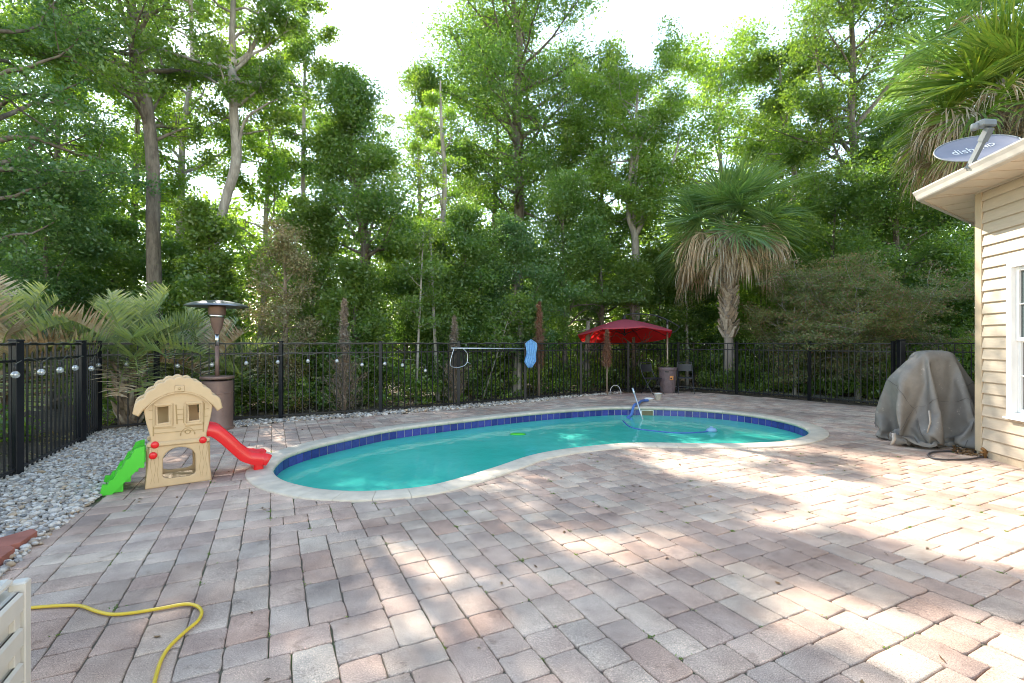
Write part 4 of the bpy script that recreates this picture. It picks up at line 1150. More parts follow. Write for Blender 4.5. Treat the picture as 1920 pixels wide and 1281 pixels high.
3,3,-9,-39,-52,-49,-43,-37,-12,-47,12,31,25,22,28,37,38,35,31,33,16,20,18,14,18,-74,-26,-21,-8,-39,-30,-12,-58,-24,-19,16,32,35,35,31,
26,18,4,-23,-34,-44,-45,-48,-37,22,63,64,62,29,9,0,5,-5,-35,-50,-44,-38,-31,-49,-10,32,28,20,26,37,38,38,36,29,32,7,35,-18,27,14,
-76,-23,2,-21,-25,-32,-24,-57,-9,-20,-30,12,30,34,32,28,22,14,5,-25,-38,-44,-44,-46,-2,57,63,62,26,6,-4,8,-2,-31,-46,-39,-32,-64,-30,27,
31,21,23,36,38,36,28,22,36,47,7,38,-55,32,12,-67,-27,-40,43,-22,-38,-31,-52,-7,-8,-24,-30,7,27,33,31,24,15,9,7,-30,-41,-40,-47,-24,
45,63,61,22,3,-7,10,0,-23,-40,-38,-71,-47,14,35,23,21,33,38,33,27,17,40,39,37,26,16,-41,-5,-26,-15,-26,-14,24,-47,-60,6,-40,-18,2,
-4,-28,-27,1,26,33,29,18,6,4,8,-35,-41,-40,-39,28,63,58,18,0,-10,11,1,-8,-44,-75,-60,-3,37,23,21,29,38,29,23,27,28,25,42,27,
15,9,-58,-18,-27,33,-24,1,-43,-44,-37,-7,0,15,-23,-4,-4,-30,-23,-3,25,34,23,7,-1,0,11,-39,-36,-46,7,63,53,12,-1,-12,10,3,-4,-76,
-67,-22,33,25,20,27,35,25,22,24,31,29,27,16,8,-1,-7,-29,-31,-29,56,1,7,-56,-60,-12,14,13,-12,-4,1,-37,-3,-26,-20,-4,26,30,11,2,
-5,23,-18,-38,-40,-16,62,44,5,-1,-12,10,3,-28,-73,-42,28,26,16,27,31,19,19,21,24,21,19,11,2,-6,-13,-15,-28,7,-24,104,-11,2,-62,-26,
3,12,-1,4,-3,-48,-28,0,-8,-17,-14,-5,27,16,1,-1,19,13,-38,-37,-31,55,29,-1,4,-13,10,-1,-45,-61,18,28,13,32,9,-1,6,22,22,25,
19,5,-4,-10,-18,-16,-16,-18,41,-20,147,-10,-14,-28,-19,12,-3,-10,-32,-22,-19,-16,-13,-10,-6,8,-9,-7,9,10,11,0,23,-1,-43,-37,32,13,-2,9,
-13,13,-14,-55,2,31,15,32,-7,-13,-1,0,20,17,25,7,-13,-17,-17,-21,-16,-15,25,51,-21,190,-8,-12,-14,-11,-10,-11,-12,-12,-13,-14,-14,-11,-12,-11,
-9,-7,-6,3,-2,3,4,2,24,-23,-44,-6,1,18,-6,-3,11,-30,-13,34,19,27,-10,-9,-10,-19,-3,7,23,13,-13,-29,-19,-18,-8,-5,1,64,19,16,
204,-8,6,-7,-11,-11,-11,-11,-12,-13,-13,-13,-12,-11,-11,-10,-7,-8,-6,-4,-5,-4,-3,-6,16,-35,-7,-1,-14,-1,-3,-8,-10,26,27,17,-15,-13,-15,-14,
-12,2,-9,6,11,-30,-14,-9,-4,0,5,8,27,39,31,220,-2,1,23,-11,-14,-12,-12,-11,-12,-11,-11,-12,-11,-10,-8,-8,-7,-6,-7,-7,-7,-9,-10,-13,
-15,-8,4,-12,0,-5,-10,-3,30,5,-17,-14,-14,-12,-11,-9,-9,-8,-6,-6,-1,-1,-1,2,11,13,15,33,17,14,241,-1,22,25,-11,-12,-14,-13,-11,-10,
-11,-12,-10,-11,-8,-8,-7,-7,-7,-8,-8,-9,-11,-12,-17,-16,9,-4,-8,-21,-2,-10,-4,-4,-5,-7,-7,-8,-6,-6,-4,-5,-2,-2,-1,0,1,1,-3,14,
12,15,19,5,13,233,2,40,-43,18,10,5,-4,-9,-11,-10,-11,-11,-10,-7,-6,-6,-8,-8,-9,-11,-13,-16,-21,-12,12,-1,-5,-7,-13,-22,-6,0,-2,-6,
-7,-7,-7,-7,-6,-5,-5,-3,1,1,0,0,-2,0,0,20,-7,-29,47,14,226,-9,26,-58,13,14,34,18,-21,2,-2,-3,-6,-6,-11,1,-7,-8,-9,-13,
-16,-22,-26,-5,14,4,-3,-7,-7,-11,-17,-25,-5,5,-2,-5,-6,-7,-7,-6,-4,-4,-2,-3,-3,3,3,2,0,1,3,-38,-21,40,8,210,-2,5,-52,21,
24,27,44,-20,-7,-2,1,5,7,3,-1,-7,-10,-12,-17,-24,-33,-4,17,11,0,-6,-8,-8,-9,-12,-19,-24,-11,6,0,-3,-4,-5,-5,-4,-3,-3,-3,-5,
1,3,3,0,-2,-12,-25,-24,21,12,191,-8,-38,-3,16,26,37,46,-18,8,10,8,3,-10,-28,23,-8,-18,-31,-24,-18,10,22,12,14,-4,-13,-8,-7,-8,
-8,-18,-21,-24,-16,7,3,-1,-2,-3,-2,-2,-4,-6,-2,-1,0,3,-8,-13,-37,-23,25,-3,7,191,-13,-22,14,8,31,24,28,15,9,3,-10,-26,-33,31,
3,-11,-33,-23,-17,26,19,-10,31,1,6,-15,-10,-1,-9,-3,-9,-24,-21,-26,-21,9,5,2,1,0,1,-3,-5,-3,-3,-4,1,-20,-16,-17,-21,-15,-1,18,
183,-3,1,-22,40,31,27,15,12,4,-27,-38,-27,25,28,-12,-10,-38,-21,29,9,-10,34,0,24,6,-28,1,7,-9,-7,-7,-38,7,-25,-24,-24,10,7,5,
4,6,-1,-11,2,0,-3,-6,-15,-16,-18,-19,-56,12,13,182,4,8,-12,39,33,13,12,7,-39,-42,-25,24,32,2,-16,-10,-37,25,-5,-2,25,1,20,-15,
46,-23,11,-43,5,2,4,-18,-27,22,-27,-26,-23,5,7,7,9,3,4,-9,-14,-10,-1,-17,-22,-40,20,-46,-1,-8,169,10,-23,49,-23,70,20,17,-25,-54,
-32,24,32,12,-13,-16,-9,12,0,-16,14,2,9,-24,28,56,-9,-19,-59,-1,3,7,-36,60,-14,11,-29,-28,-26,-3,1,-2,23,7,9,-2,-16,-20,-22,-23,
-17,20,-49,-12,-8,154,7,5,-33,55,8,32,34,-53,-49,24,30,17,-11,-16,-5,6,-3,-4,-28,21,1,-21,10,50,51,-17,-27,-64,-8,7,9,-45,47,53,
-4,5,-31,-29,-28,-6,4,-10,5,10,18,8,-11,-21,-24,-27,18,-52,-19,-12,150,13,18,-41,46,15,35,-22,-42,4,25,7,-2,-13,-7,2,-7,-14,-29,2,
20,-23,3,51,45,38,-22,-33,-65,-19,9,14,-44,18,48,56,1,8,-31,-30,-22,-10,-8,-5,-4,4,13,19,-1,-21,-26,-29,-19,-29,-11,121,20,44,-42,11,
46,-38,-29,-35,31,40,6,3,-10,-4,-10,-21,-36,16,20,-28,-5,42,36,56,26,-24,-40,-64,-32,9,19,-37,-13,61,37,52,7,11,-32,-21,-24,-24,-7,2,
3,-4,3,7,15,-20,-27,-25,-48,-10,86,33,49,-13,-20,-14,-37,-28,21,24,28,28,-10,-8,-15,-26,-40,26,24,-11,-31,22,36,48,56,18,-27,-44,-61,-48,
8,20,-22,-36,50,36,52,44,16,10,-22,-22,-33,-30,7,3,1,0,0,-1,8,-44,-73,-2,-2,61,41,54,-11,-4,-69,-52,25,29,23,26,-4,-10,-17,-32,
-41,29,31,2,-36,-11,53,22,57,51,13,-30,-47,-58,-60,2,23,-15,-39,22,59,26,57,36,23,4,-19,-29,-38,-38,21,15,11,2,1,-1,-50,-59,-17,-2,
38,44,56,4,-25,-66,-67,57,32,21,-6,-11,-18,-38,-36,23,42,16,-28,-39,38,28,34,61,48,8,-33,-49,-56,-67,-7,23,-4,-35,-8,59,40,34,52,31,
30,-3,-16,-43,-41,-39,7,17,10,4,36,-60,-47,-23,0,35,23,49,23,-39,-63,-77,43,41,19,-12,-14,-36,-31,6,46,34,-15,-47,-2,51,7,52,58,48,
2,-36,-49,-57,-67,-18,19,6,-27,-16,25,45,41,51,31,51,-29,6,11,-42,-41,-40,-7,10,20,43,-30,-65,-14,5,31,-8,41,47,-74,-42,-73,49,23,-9,
-6,-7,-20,-25,44,46,9,-46,-32,44,23,12,34,64,65,-4,-42,-49,-62,-60,-31,5,17,-1,-26,10,58,55,34,16,8,33,45,-4,-22,-41,-41,-39,-17,48,
40,-3,-76,-27,1,28,-32,38,42,-74,-41,-36,-11,-6,-3,-2,-1,0,45,40,34,-29,-49,13,46,3,47,18,55,52,3,-51,-48,-44,-65,-45,-10,19,8,3,
-19,54,45,-5,43,52,36,15,12,2,-17,-39,-39,-31,8,61,3,-74,-38,-24,43,-31,6,45,-58,9,-17,-17,-14,-23,-17,-16,26,34,32,-26,-7,21,29,16,
9,19,49,29,42,12,-59,-51,-27,-59,-58,-27,-3,-1,0,25,50,33,-11,34,55,44,16,12,16,11,-18,-31,-12,-22,27,-6,-35,-59,-34,43,-29,-21,47,13,
4,0,-18,-15,-30,-11,-15,20,27,26,-19,-3,26,28,16,4,3,-29,54,51,23,-46,-7,-59,-60,-58,-60,-1,0,42,-13,45,-18,22,26,52,58,5,12,9,
-4,3,-34,-31,-16,28,36,-50,-30,-40,28,-16,-45,14,-6,18,32,41,10,-20,-44,16,-51,-13,19,37,40,-25,43,47,21,-62,33,-44,45,26,-35,14,-27,-58,
-56,-38,-15,15,39,-13,-19,44,36,-31,48,20,33,18,-22,-28,18,41,-37,-41,-3,22,31,-53,-33,16,-30,7,-1,4,7,5,1,-3,-11,10,3,-9,-1,14,
23,19,12,25,28,-16,1,1,0,4,-16,-24,-9,-15,-32,-37,-28,-14,-4,-3,-8,8,37,5,15,28,38,8,18,10,1,2,-4,-5,-7,-8,-9,-8,-6,-29,
-4,-5,-18,-12,-4,-2,0,3,3,3,5,6,23,19,16,18,22,9,27,16,0,4,0,-11,-34,-25,-25,-11,-6,-20,-30,-32,-26,-23,-9,2,37,0,42,26,
31,-15,15,26,30,-10,-10,-2,-3,-5,-5,-6,-6,-5,-9],
[127,-13,-11,-10,-8,-9,-8,-7,-6,-5,-4,1,-2,10,9,21,-3,-25,8,-36,-7,0,0,0,0,0,0,4,8,-12,0,0,0,9,32,-24,-4,-6,-2,-1,
1,-5,0,16,-4,4,-16,0,-2,4,13,-9,-4,-2,-3,125,11,-7,-10,-9,-10,-8,-7,-8,-11,-2,7,-9,9,11,7,4,-18,-42,-4,-7,14,4,-2,-5,
-1,6,5,-27,15,-1,3,6,9,-34,23,17,-12,4,-1,1,-14,7,16,-1,-6,-4,-2,-4,0,3,7,3,-10,-39,134,7,-59,14,19,-37,-29,-13,48,19,
-1,-36,30,-35,49,12,-21,-17,-6,-65,42,20,8,-7,-21,16,3,-58,-15,62,0,10,11,-41,19,-21,44,-33,-50,60,4,-16,30,-10,35,-12,-18,-21,-30,-7,
-2,4,-17,38,-38,137,9,-45,-69,25,8,-32,-27,45,23,-1,-16,-23,-24,34,12,-6,35,-15,-6,4,-53,2,25,44,38,-36,-52,-37,0,-1,62,-24,58,18,
-13,-61,8,-31,-16,0,-3,21,54,-16,-35,44,40,-4,-3,0,-37,-37,15,-40,148,-4,-30,-67,-44,6,4,-4,-10,7,4,42,-36,-15,0,48,58,30,-9,-68,
-1,6,0,36,31,1,-23,-62,-47,1,5,30,53,11,53,-62,5,-35,8,-17,-14,-12,-13,-10,-3,16,29,36,-26,-3,15,10,-27,-10,-42,157,-20,-33,-58,-44,
41,42,-7,-15,9,-19,-46,-2,13,33,13,42,47,-19,-2,-3,-1,0,-14,-8,0,21,-56,-16,-10,-8,27,59,23,20,-9,-6,-33,-21,10,-6,-7,-11,-15,-12,
-3,1,5,-3,-33,15,70,-28,-43,-38,164,-32,-38,-9,-73,51,9,62,-39,7,-13,-43,-7,27,33,16,33,36,17,-3,-3,-4,0,-18,-6,-11,-11,-13,-13,-12,
-10,18,-24,6,9,29,48,-3,-22,-15,-1,10,-2,-13,-14,10,2,3,-50,-65,48,46,-45,-42,-27,167,-39,-52,34,-74,-15,24,79,10,-30,15,-36,5,21,31,
20,32,30,28,7,0,-4,-8,-13,-6,-10,-11,-14,-13,-11,-10,-8,-3,3,6,11,23,37,-6,-12,-8,3,12,-14,-10,19,-3,-59,-61,-63,52,31,-24,-48,-35,
167,-38,-50,45,-72,-43,20,73,3,17,2,4,16,11,27,30,5,23,42,26,9,0,-10,-11,-9,-8,-12,-14,-13,-11,-9,-8,-4,2,5,8,16,34,15,-9,
-5,6,4,-11,3,-18,-74,-60,-27,-61,8,33,6,-47,-36,173,-34,-50,41,-71,-58,15,63,13,38,53,6,8,20,5,31,2,14,33,42,22,13,-8,-11,-10,
-8,-12,-13,-13,-12,-9,-8,-4,1,5,6,9,10,37,14,-2,6,-6,-17,-5,-77,-84,-47,-10,-60,-41,30,38,-51,-27,182,-30,-31,8,-68,-64,30,34,41,43,
48,53,19,-7,12,26,1,10,35,39,28,23,3,-11,-10,-9,-11,-13,-13,-11,-10,-8,-5,1,5,9,10,12,15,13,31,-5,-12,-20,-82,-82,-74,-26,0,-65,
-63,18,43,-48,-9,180,-32,24,-54,-66,-46,41,3,62,33,56,52,53,16,-3,19,1,9,24,39,10,33,38,-10,-10,-9,-10,-12,-12,-11,-10,-8,-5,0,6,
9,12,13,14,16,2,7,-37,-69,-79,-73,-69,2,-18,-71,-45,-20,66,-36,-30,174,-10,16,-62,-67,-25,15,37,45,45,49,53,52,53,22,-4,5,10,13,24,
33,32,35,5,-10,-9,-10,-11,-11,-10,-9,-8,-5,0,7,11,13,15,16,18,7,-37,-82,-71,-75,-72,-63,-22,10,-70,-12,-46,63,-43,-10,131,-3,-26,2,-63,
15,-27,61,37,42,45,49,50,51,52,29,-4,5,10,19,29,32,35,17,-9,-10,-9,-10,-10,-9,-9,-6,-5,1,9,12,15,17,17,12,-27,-82,-79,-73,-65,
-68,-62,-45,-23,-11,16,-57,12,-26,-28,135,-3,-44,60,-69,43,-42,47,61,39,42,43,46,47,49,51,37,-3,6,12,23,31,36,24,-4,-11,-10,-10,-9,-8,
-8,-5,-3,3,11,14,18,19,13,-24,-72,-80,-73,-67,-65,-63,-59,-52,-32,40,-25,-48,-61,0,0,116,-14,-5,66,-55,51,-44,30,60,60,41,40,42,42,45,
46,50,46,-2,7,16,27,33,30,4,-12,-11,-11,-9,-8,-6,-4,-1,6,13,17,20,21,-30,-57,-77,-73,-68,-64,-64,-59,-57,-52,-53,13,-35,8,-35,-43,15,
78,-4,35,6,2,53,-32,17,51,59,63,42,39,38,40,41,45,49,55,-2,10,21,29,32,13,-11,-12,-12,-9,-8,-6,-2,1,9,16,20,20,-28,-43,-70,
-72,-67,-64,-63,-60,-56,-52,-50,-51,-51,-35,14,-41,12,-27,74,-10,5,38,62,52,-23,5,50,52,60,62,42,37,35,37,39,43,48,55,9,12,23,31,21,
-7,-13,-12,-10,-8,-5,-1,5,12,19,15,-24,-32,-58,-70,-64,-63,-62,-61,-56,-53,-50,-49,-50,-51,-52,-53,46,-47,-3,51,-7,41,33,41,28,60,-12,53,48,
51,62,59,41,34,32,34,37,42,48,53,20,15,25,26,-1,-14,-12,-9,-8,-4,2,9,16,9,-22,-24,-46,-66,-61,-60,-60,-59,-57,-54,-52,-51,-49,-48,-51,
-52,-52,-23,-19,0,43,18,49,-36,43,47,61,62,26,62,51,52,61,54,40,32,29,33,36,41,45,53,31,15,26,5,-14,-11,-9,-6,-2,7,15,1,-22,
-19,-35,-60,-59,-56,-58,-58,-55,-54,-52,-51,-50,-49,-52,-55,-55,-57,5,-41,-22,20,32,45,1,-13,60,64,67,60,58,45,57,63,61,50,40,29,28,33,35,
39,38,58,39,17,10,-15,-10,-8,-5,4,13,-5,-24,-11,-24,-55,-58,-54,-56,-56,-54,-53,-52,-51,-51,-52,-53,-56,-59,-59,-61,2,-47,-28,16,21,21,-15,42,
66,53,65,70,70,51,62,63,62,62,45,40,27,30,32,34,32,36,62,47,7,-17,-10,-8,0,12,-11,-19,-13,-11,-47,-58,-52,-56,-55,-56,-55,-51,-51,-50,
-51,-55,-57,-60,-61,-62,-63,-39,-12,-33,5,22,-27,38,53,61,66,67,61,67,67,65,64,63,62,60,42,42,29,29,29,33,28,38,59,47,-23,-11,-7,9,
-14,-15,-10,-7,-34,-57,-53,-58,-53,-53,-55,-55,-52,-53,-49,-56,-60,-61,-62,-62,-64,-63,-58,-2,-32,0,26,21,-6,62,65,66,66,68,66,66,63,58,66,64,
65,64,42,31,35,32,31,31,28,41,54,12,-18,1,-15,-11,-9,-7,-19,-56,-54,-57,-53,-54,-53,-52,-56,-56,-52,-55,-62,-61,-63,-63,-63,-63,-64,-19,-48,-35,
4,26,-12,39,62,65,65,66,66,66,66,64,62,62,63,65,65,52,43,37,38,36,34,37,30,48,4,-4,4,-9,-10,-7,-14,-46,-56,-57,-52,-52,-53,-52,
-54,-56,-58,-59,-58,-62,-65,-65,-64,-64,-64,-63,-61,-29,-23,0,38,35,1,64,61,64,65,66,66,66,65,64,64,62,65,62,45,43,45,43,42,43,42,48,
45,-5,1,-9,-1,-8,-7,-22,-58,-55,-53,-53,-53,-53,-53,-54,-56,-59,-61,-63,-67,-68,-67,-65,-65,-64,-64,-38,-48,-36,1,40,4,47,64,65,64,65,64,64,
64,64,63,62,65,67,59,42,42,43,43,44,45,46,54,36,3,4,-2,-6,-1,3,-23,-60,-58,-57,-57,-56,-56,-56,-57,-58,-62,-64,-67,-69,-69,-69,-68,-58,
-59,-63,-62,-27,-36,0,39,14,45,63,64,65,66,65,65,64,64,64,61,66,67,56,39,42,44,45,47,48,49,46,23,6,6,-4,-4,-7,4,-16,-65,-59,
-60,-59,-58,-56,-54,-55,-55,-60,-67,-69,-69,-70,-69,-69,-67,-51,-64,-54,-20,-36,-2,38,42,28,64,64,56,63,62,66,66,66,66,67,66,67,48,41,48,50,
51,52,48,33,32,20,7,7,0,0,0,-6,-17,-62,-63,-66,-64,-61,-59,-57,-54,-46,-62,-67,-68,-68,-68,-67,-68,-67,-66,-41,-59,-17,-37,-6,38,48,37,63,
62,60,49,62,66,66,68,68,68,65,61,53,50,51,50,52,51,15,27,53,17,13,1,-1,0,3,-13,-18,-37,-65,-69,-68,-64,-62,-58,-55,-48,-63,-67,-67,
-69,-67,-66,-67,-67,-62,-56,-57,-2,-36,-10,37,22,67,65,63,56,48,63,67,66,65,63,59,55,65,57,49,46,54,63,25,39,36,47,23,1,8,0,-1,
2,-18,-32,-29,-31,-72,-70,-67,-64,-61,-57,-52,-65,-66,-68,-69,-67,-66,-65,-64,-46,-57,-54,-17,-36,-9,35,20,52,64,57,62,63,62,61,62,56,56,57,66,
64,60,47,58,67,30,23,19,50,34,35,0,5,12,-4,5,-3,-36,-35,-31,-30,-73,-70,-66,-64,-61,-54,-68,-66,-69,-69,-69,-67,-58,-62,-65,-63,0,-40,-35,
-11,36,28,66,0,64,66,64,62,62,52,52,58,68,70,64,66,51,66,21,17,22,42,29,48,36,-14,13,23,-7,-5,-4,-44,-10,-40,-26,-19,-73,-69,-65,
-62,-60,-65,-72,-69,-69,-69,-67,-67,-66,-66,-64,37,-47,-31,-20,31,51,21,-5,65,66,66,64,50,50,58,67,71,70,68,72,47,18,13,22,36,29,38,39,
38,-8,24,-5,-7,-3,-2,-10,-53,-2,-38,-27,-18,-66,-70,-65,-63,-66,-65,-70,-70,-70,-68,-67,-66,-58,-28,-1,-50,-38,-35,31,37,21,53,23,67,67,60,44,
56,67,71,73,70,72,56,11,11,16,31,28,34,39,39,34,7,4,-9,-7,-7,-5,-5,-8,-43,-9,-38,-27,-18,-60,-72,-69,-63,-68,-65,-67,-68,-68,-68,-67,
-67,-27,-20,-26,-37,-53,32,48,-11,47,62,64,63,47,51,70,72,70,70,73,50,8,11,15,26,29,32,37,40,37,29,5,3,-9,-8,-9,-7,-7,-6,-12,
-28,-17,-35,-26,-20,-52,-65,-79,-72,-69,-65,-63,-67,-68,-69,-68,-35,-50,13,-29,-68,37,52,-43,59,61,65,62,58,66,65,69,71,73,40,7,11,14,25,29,
31,34,38,38,35,24,4,2,-7,-8,-10,-8,-9,-5,-14,-12,-23,-14,-32,-25,-12,-40,-82,-81,-76,-72,-66,-61,-64,-69,-70,-68,-42,43,-32,-73,36,33,-40,68,
56,66,71,69,63,60,72,75,30,6,10,14,24,27,32,30,36,38,34,33,20,5,1,-5,-8,-10,-9,-10,-5,-10,-17,-12,-18,-11,-31,-14,-13,-44,-73,-81,
-82,-76,-70,-65,-61,-70,-71,-15,24,-35,-77,25,-7,11,52,65,67,68,67,68,70,72,20,6,9,13,24,25,31,31,31,38,35,34,28,17,4,2,-4,-7,
-10,-9,-9,-8,-6,-19,-13,-12,-13,-11,-19,-14,-16,-29,-83,-82,-80,-78,-73,-70,-65,-61,22,-10,-43,-84,14,-17,74,36,37,59,68,70,71,73,11,5,9,13,
22,24,29,32,31,35,37,33,31,26,14,5,0,-2,-6,-10,-9,-10,-7,-5,-13,-20,-12,-12,-10,-13,-16,-18,-17,-19,-80,-79,-76,-74,-72,-77,-53,36,-30,-40,
-83,1,-11,78,70,17,43,52,72,74,1,5,9,15,18,25,25,31,31,33,38,34,34,29,24,13,4,0,-2,-5,-10,-10,-9,-8,-5,-9,-19,-17,-12,-11,
-8,-14,-15,-20,-16,-12,-81,-78,-76,-75,-66,-42,40,-46,-44,-112,31,-13,76,65,45,23,68,47,-11,5,9,13,18,26,20,30,31,30,38,37,33,33,27,24,
12,3,0,-3,-2,-10,-11,-9,-9,-7,-2,-20,-19,-15,-12,-4,-6,-23,-16,-19,-14,-12,-72,-78,-75,-30,-60,34,-57,-42,-127,33,5,66,38,62,38,42,-27,4,
5,10,19,23,21,24,32,28,34,40,31,34,45,20,17,11,1,1,-1,-3,-8,-9,-12,-9,-9,-5,0,8,-36,-37,21,-33,10,-29,-26,-19,-14,-12,-63,-56,
-24,-79,17,-52,-43,-132,21,49,20,36,59,25,-1,3,1,5,8,10,18,21,31,31,28,39,34,30,43,40,16,10,12,1,1,11,-13,-8,-7,-12,-11,-6,
-11,-2,11,29,7,-28,-30,-35,-30,-28,-24,-9,-17,-16,-4,-43,-80,-20,-41,-37,-135,27,62,-15,64,51,8,-7,-38,-10,2,9,15,24,24,51,10,41,50,15,
32,48,36,3,8,12,2,0,14,-12,-11,-4,-4,-3,-4,-31,-6,14,30,14,-18,-29,-35,-32,-29,-26,-23,-3,30,32,-47,-81,-74,-15,-30,-137,32,59,-18,42,
20,25,-1,-39,-26,18,42,-19,45,42,-2,19,48,55,54,-17,65,5,35,-41,10,4,63,-25,-14,-18,-20,-3,-3,21,-42,-20,40,2,19,-19,-13,-36,-33,-28,
-20,47,-6,-3,-19,-17,-26,-60,-55,-24,-147,42,42,26,-8,-2,-4,-8,-2,44,5,46,10,37,40,15,-34,56,46,-2,38,20,54,-22,46,15,-53,13,13,13,
-27,32,7,-16,-51,-45,31,-29,22,51,-31,38,-15,-32,-37,-42,-41,-20,-5,5,-22,-11,-30,-34,-35,-146,34,15,0,-3,-4,-5,13,24,24,22,28,31,29,27,
22,19,10,18,26,23,39,20,9,21,33,-1,-16,-10,-2,-5,5,3,-9,-27,-23,-13,-10,39,11,-1,-3,-6,-18,-26,-29,-28,-24,-21,-19,-14,-13,-11,-15,-39,
-150,3,1,3,5,6,11,15,18,22,27,28,23,27,31,10,23,6,27,31,37,33,24,30,8,1,0,-15,-18,-8,-3,3,4,8,-1,-4,-9,-42,0,28,
13,-12,-14,-21,-9,-26,-24,-26,-24,-22,-19,-16,-15,-12,-8]]
def grill():
    c0 = Vector((6.02, 7.04, 0))
    root = empty('covered_grill', c0); tag(root, 'barbecue grill under a faded grey cover beside the house corner', 'grill')
    q = np.cumsum(np.array(COVER, dtype=float), axis=1).T / 1000.0
    q = q * np.array([.80, .78, 1.0]) + np.array([.03, 0, -.012])
    NX, NY = 54, 48
    fs = [(j * (NX + 1) + i, j * (NX + 1) + i + 1, (j + 1) * (NX + 1) + i + 1, (j + 1) * (NX + 1) + i) for j in range(NY) for i in range(NX)]
    mb = MB(); mb.add([tuple(v) for v in q], fs, True)
    o = mb.build('cover', MAT['cover'], root)
    o.rotation_euler = (0, 0, R(-8))
    sub = o.modifiers.new('s', 'SUBSURF'); sub.levels = 1; sub.render_levels = 2
    tx = bpy.data.textures.new('wrinkle', 'CLOUDS'); tx.noise_scale = .11; tx.noise_depth = 4
    dm = o.modifiers.new('w', 'DISPLACE'); dm.texture = tx; dm.strength = .009; dm.mid_level = .5
    sm_ = MB()
    G_ = q.reshape(NY + 1, NX + 1, 3)
    for i in (15, 39): sm_.tube([Vector(v) for v in G_[3:NY - 2:1, i]], .004, 5)
    for j in (14, 33): sm_.tube([Vector(v) for v in G_[j, 3:NX - 2:1]], .004, 5)
    sm_.build('seam', plain("cover_seam", (.12, .11, .10), .8), o)
    # tabs and torn strap hanging on the front
    t = MB()
    for px_, py0, py1, w in ((1675, 812, 834, .05), (1742, 770, 812, .025)):
        a = P(px_, py0, 6.42) - c0; b = P(px_ - 3, py1, 6.36) - c0
        t.grid([[a + Vector((-w / 2, 0, 0)), a + Vector((w / 2, 0, 0))], [(a + b) / 2 + Vector((-w / 2 + .01, -.02, 0)), (a + b) / 2 + Vector((w / 2 + .012, -.015, 0))], [b + Vector((-w / 2, 0, 0)), b + Vector((w / 2, .01, 0))]])
    so = t.build('strap', plain("pale_strap", (.36, .34, .31), .8), root)
    sm = so.modifiers.new('t', 'SOLIDIFY'); sm.thickness = .004
    # the grill's cart showing below the cover on the house side
    k = MB(); a = P(1803, 800, 7.0) - c0
    k.box((a.x - .08, .10, .37), (.26, .42, .52), bev=.01)
    for i in range(4): k.box((a.x + .057, .10, .22 + i * .07), (.012, .30, .022), bev=.003)
    k.build('cart', plain("cart_beige", (.46, .43, .38), .5), root)
    for (sx_, sy_) in ((-.30, -.22), (-.30, .22), (.36, -.22), (.42, .26)):
        w = MB(); w.tube([(sx_ - .02, sy_, .05), (sx_ + .02, sy_, .05)], .05, 14); w.build('caster', MAT['rubber'], root)
grill()

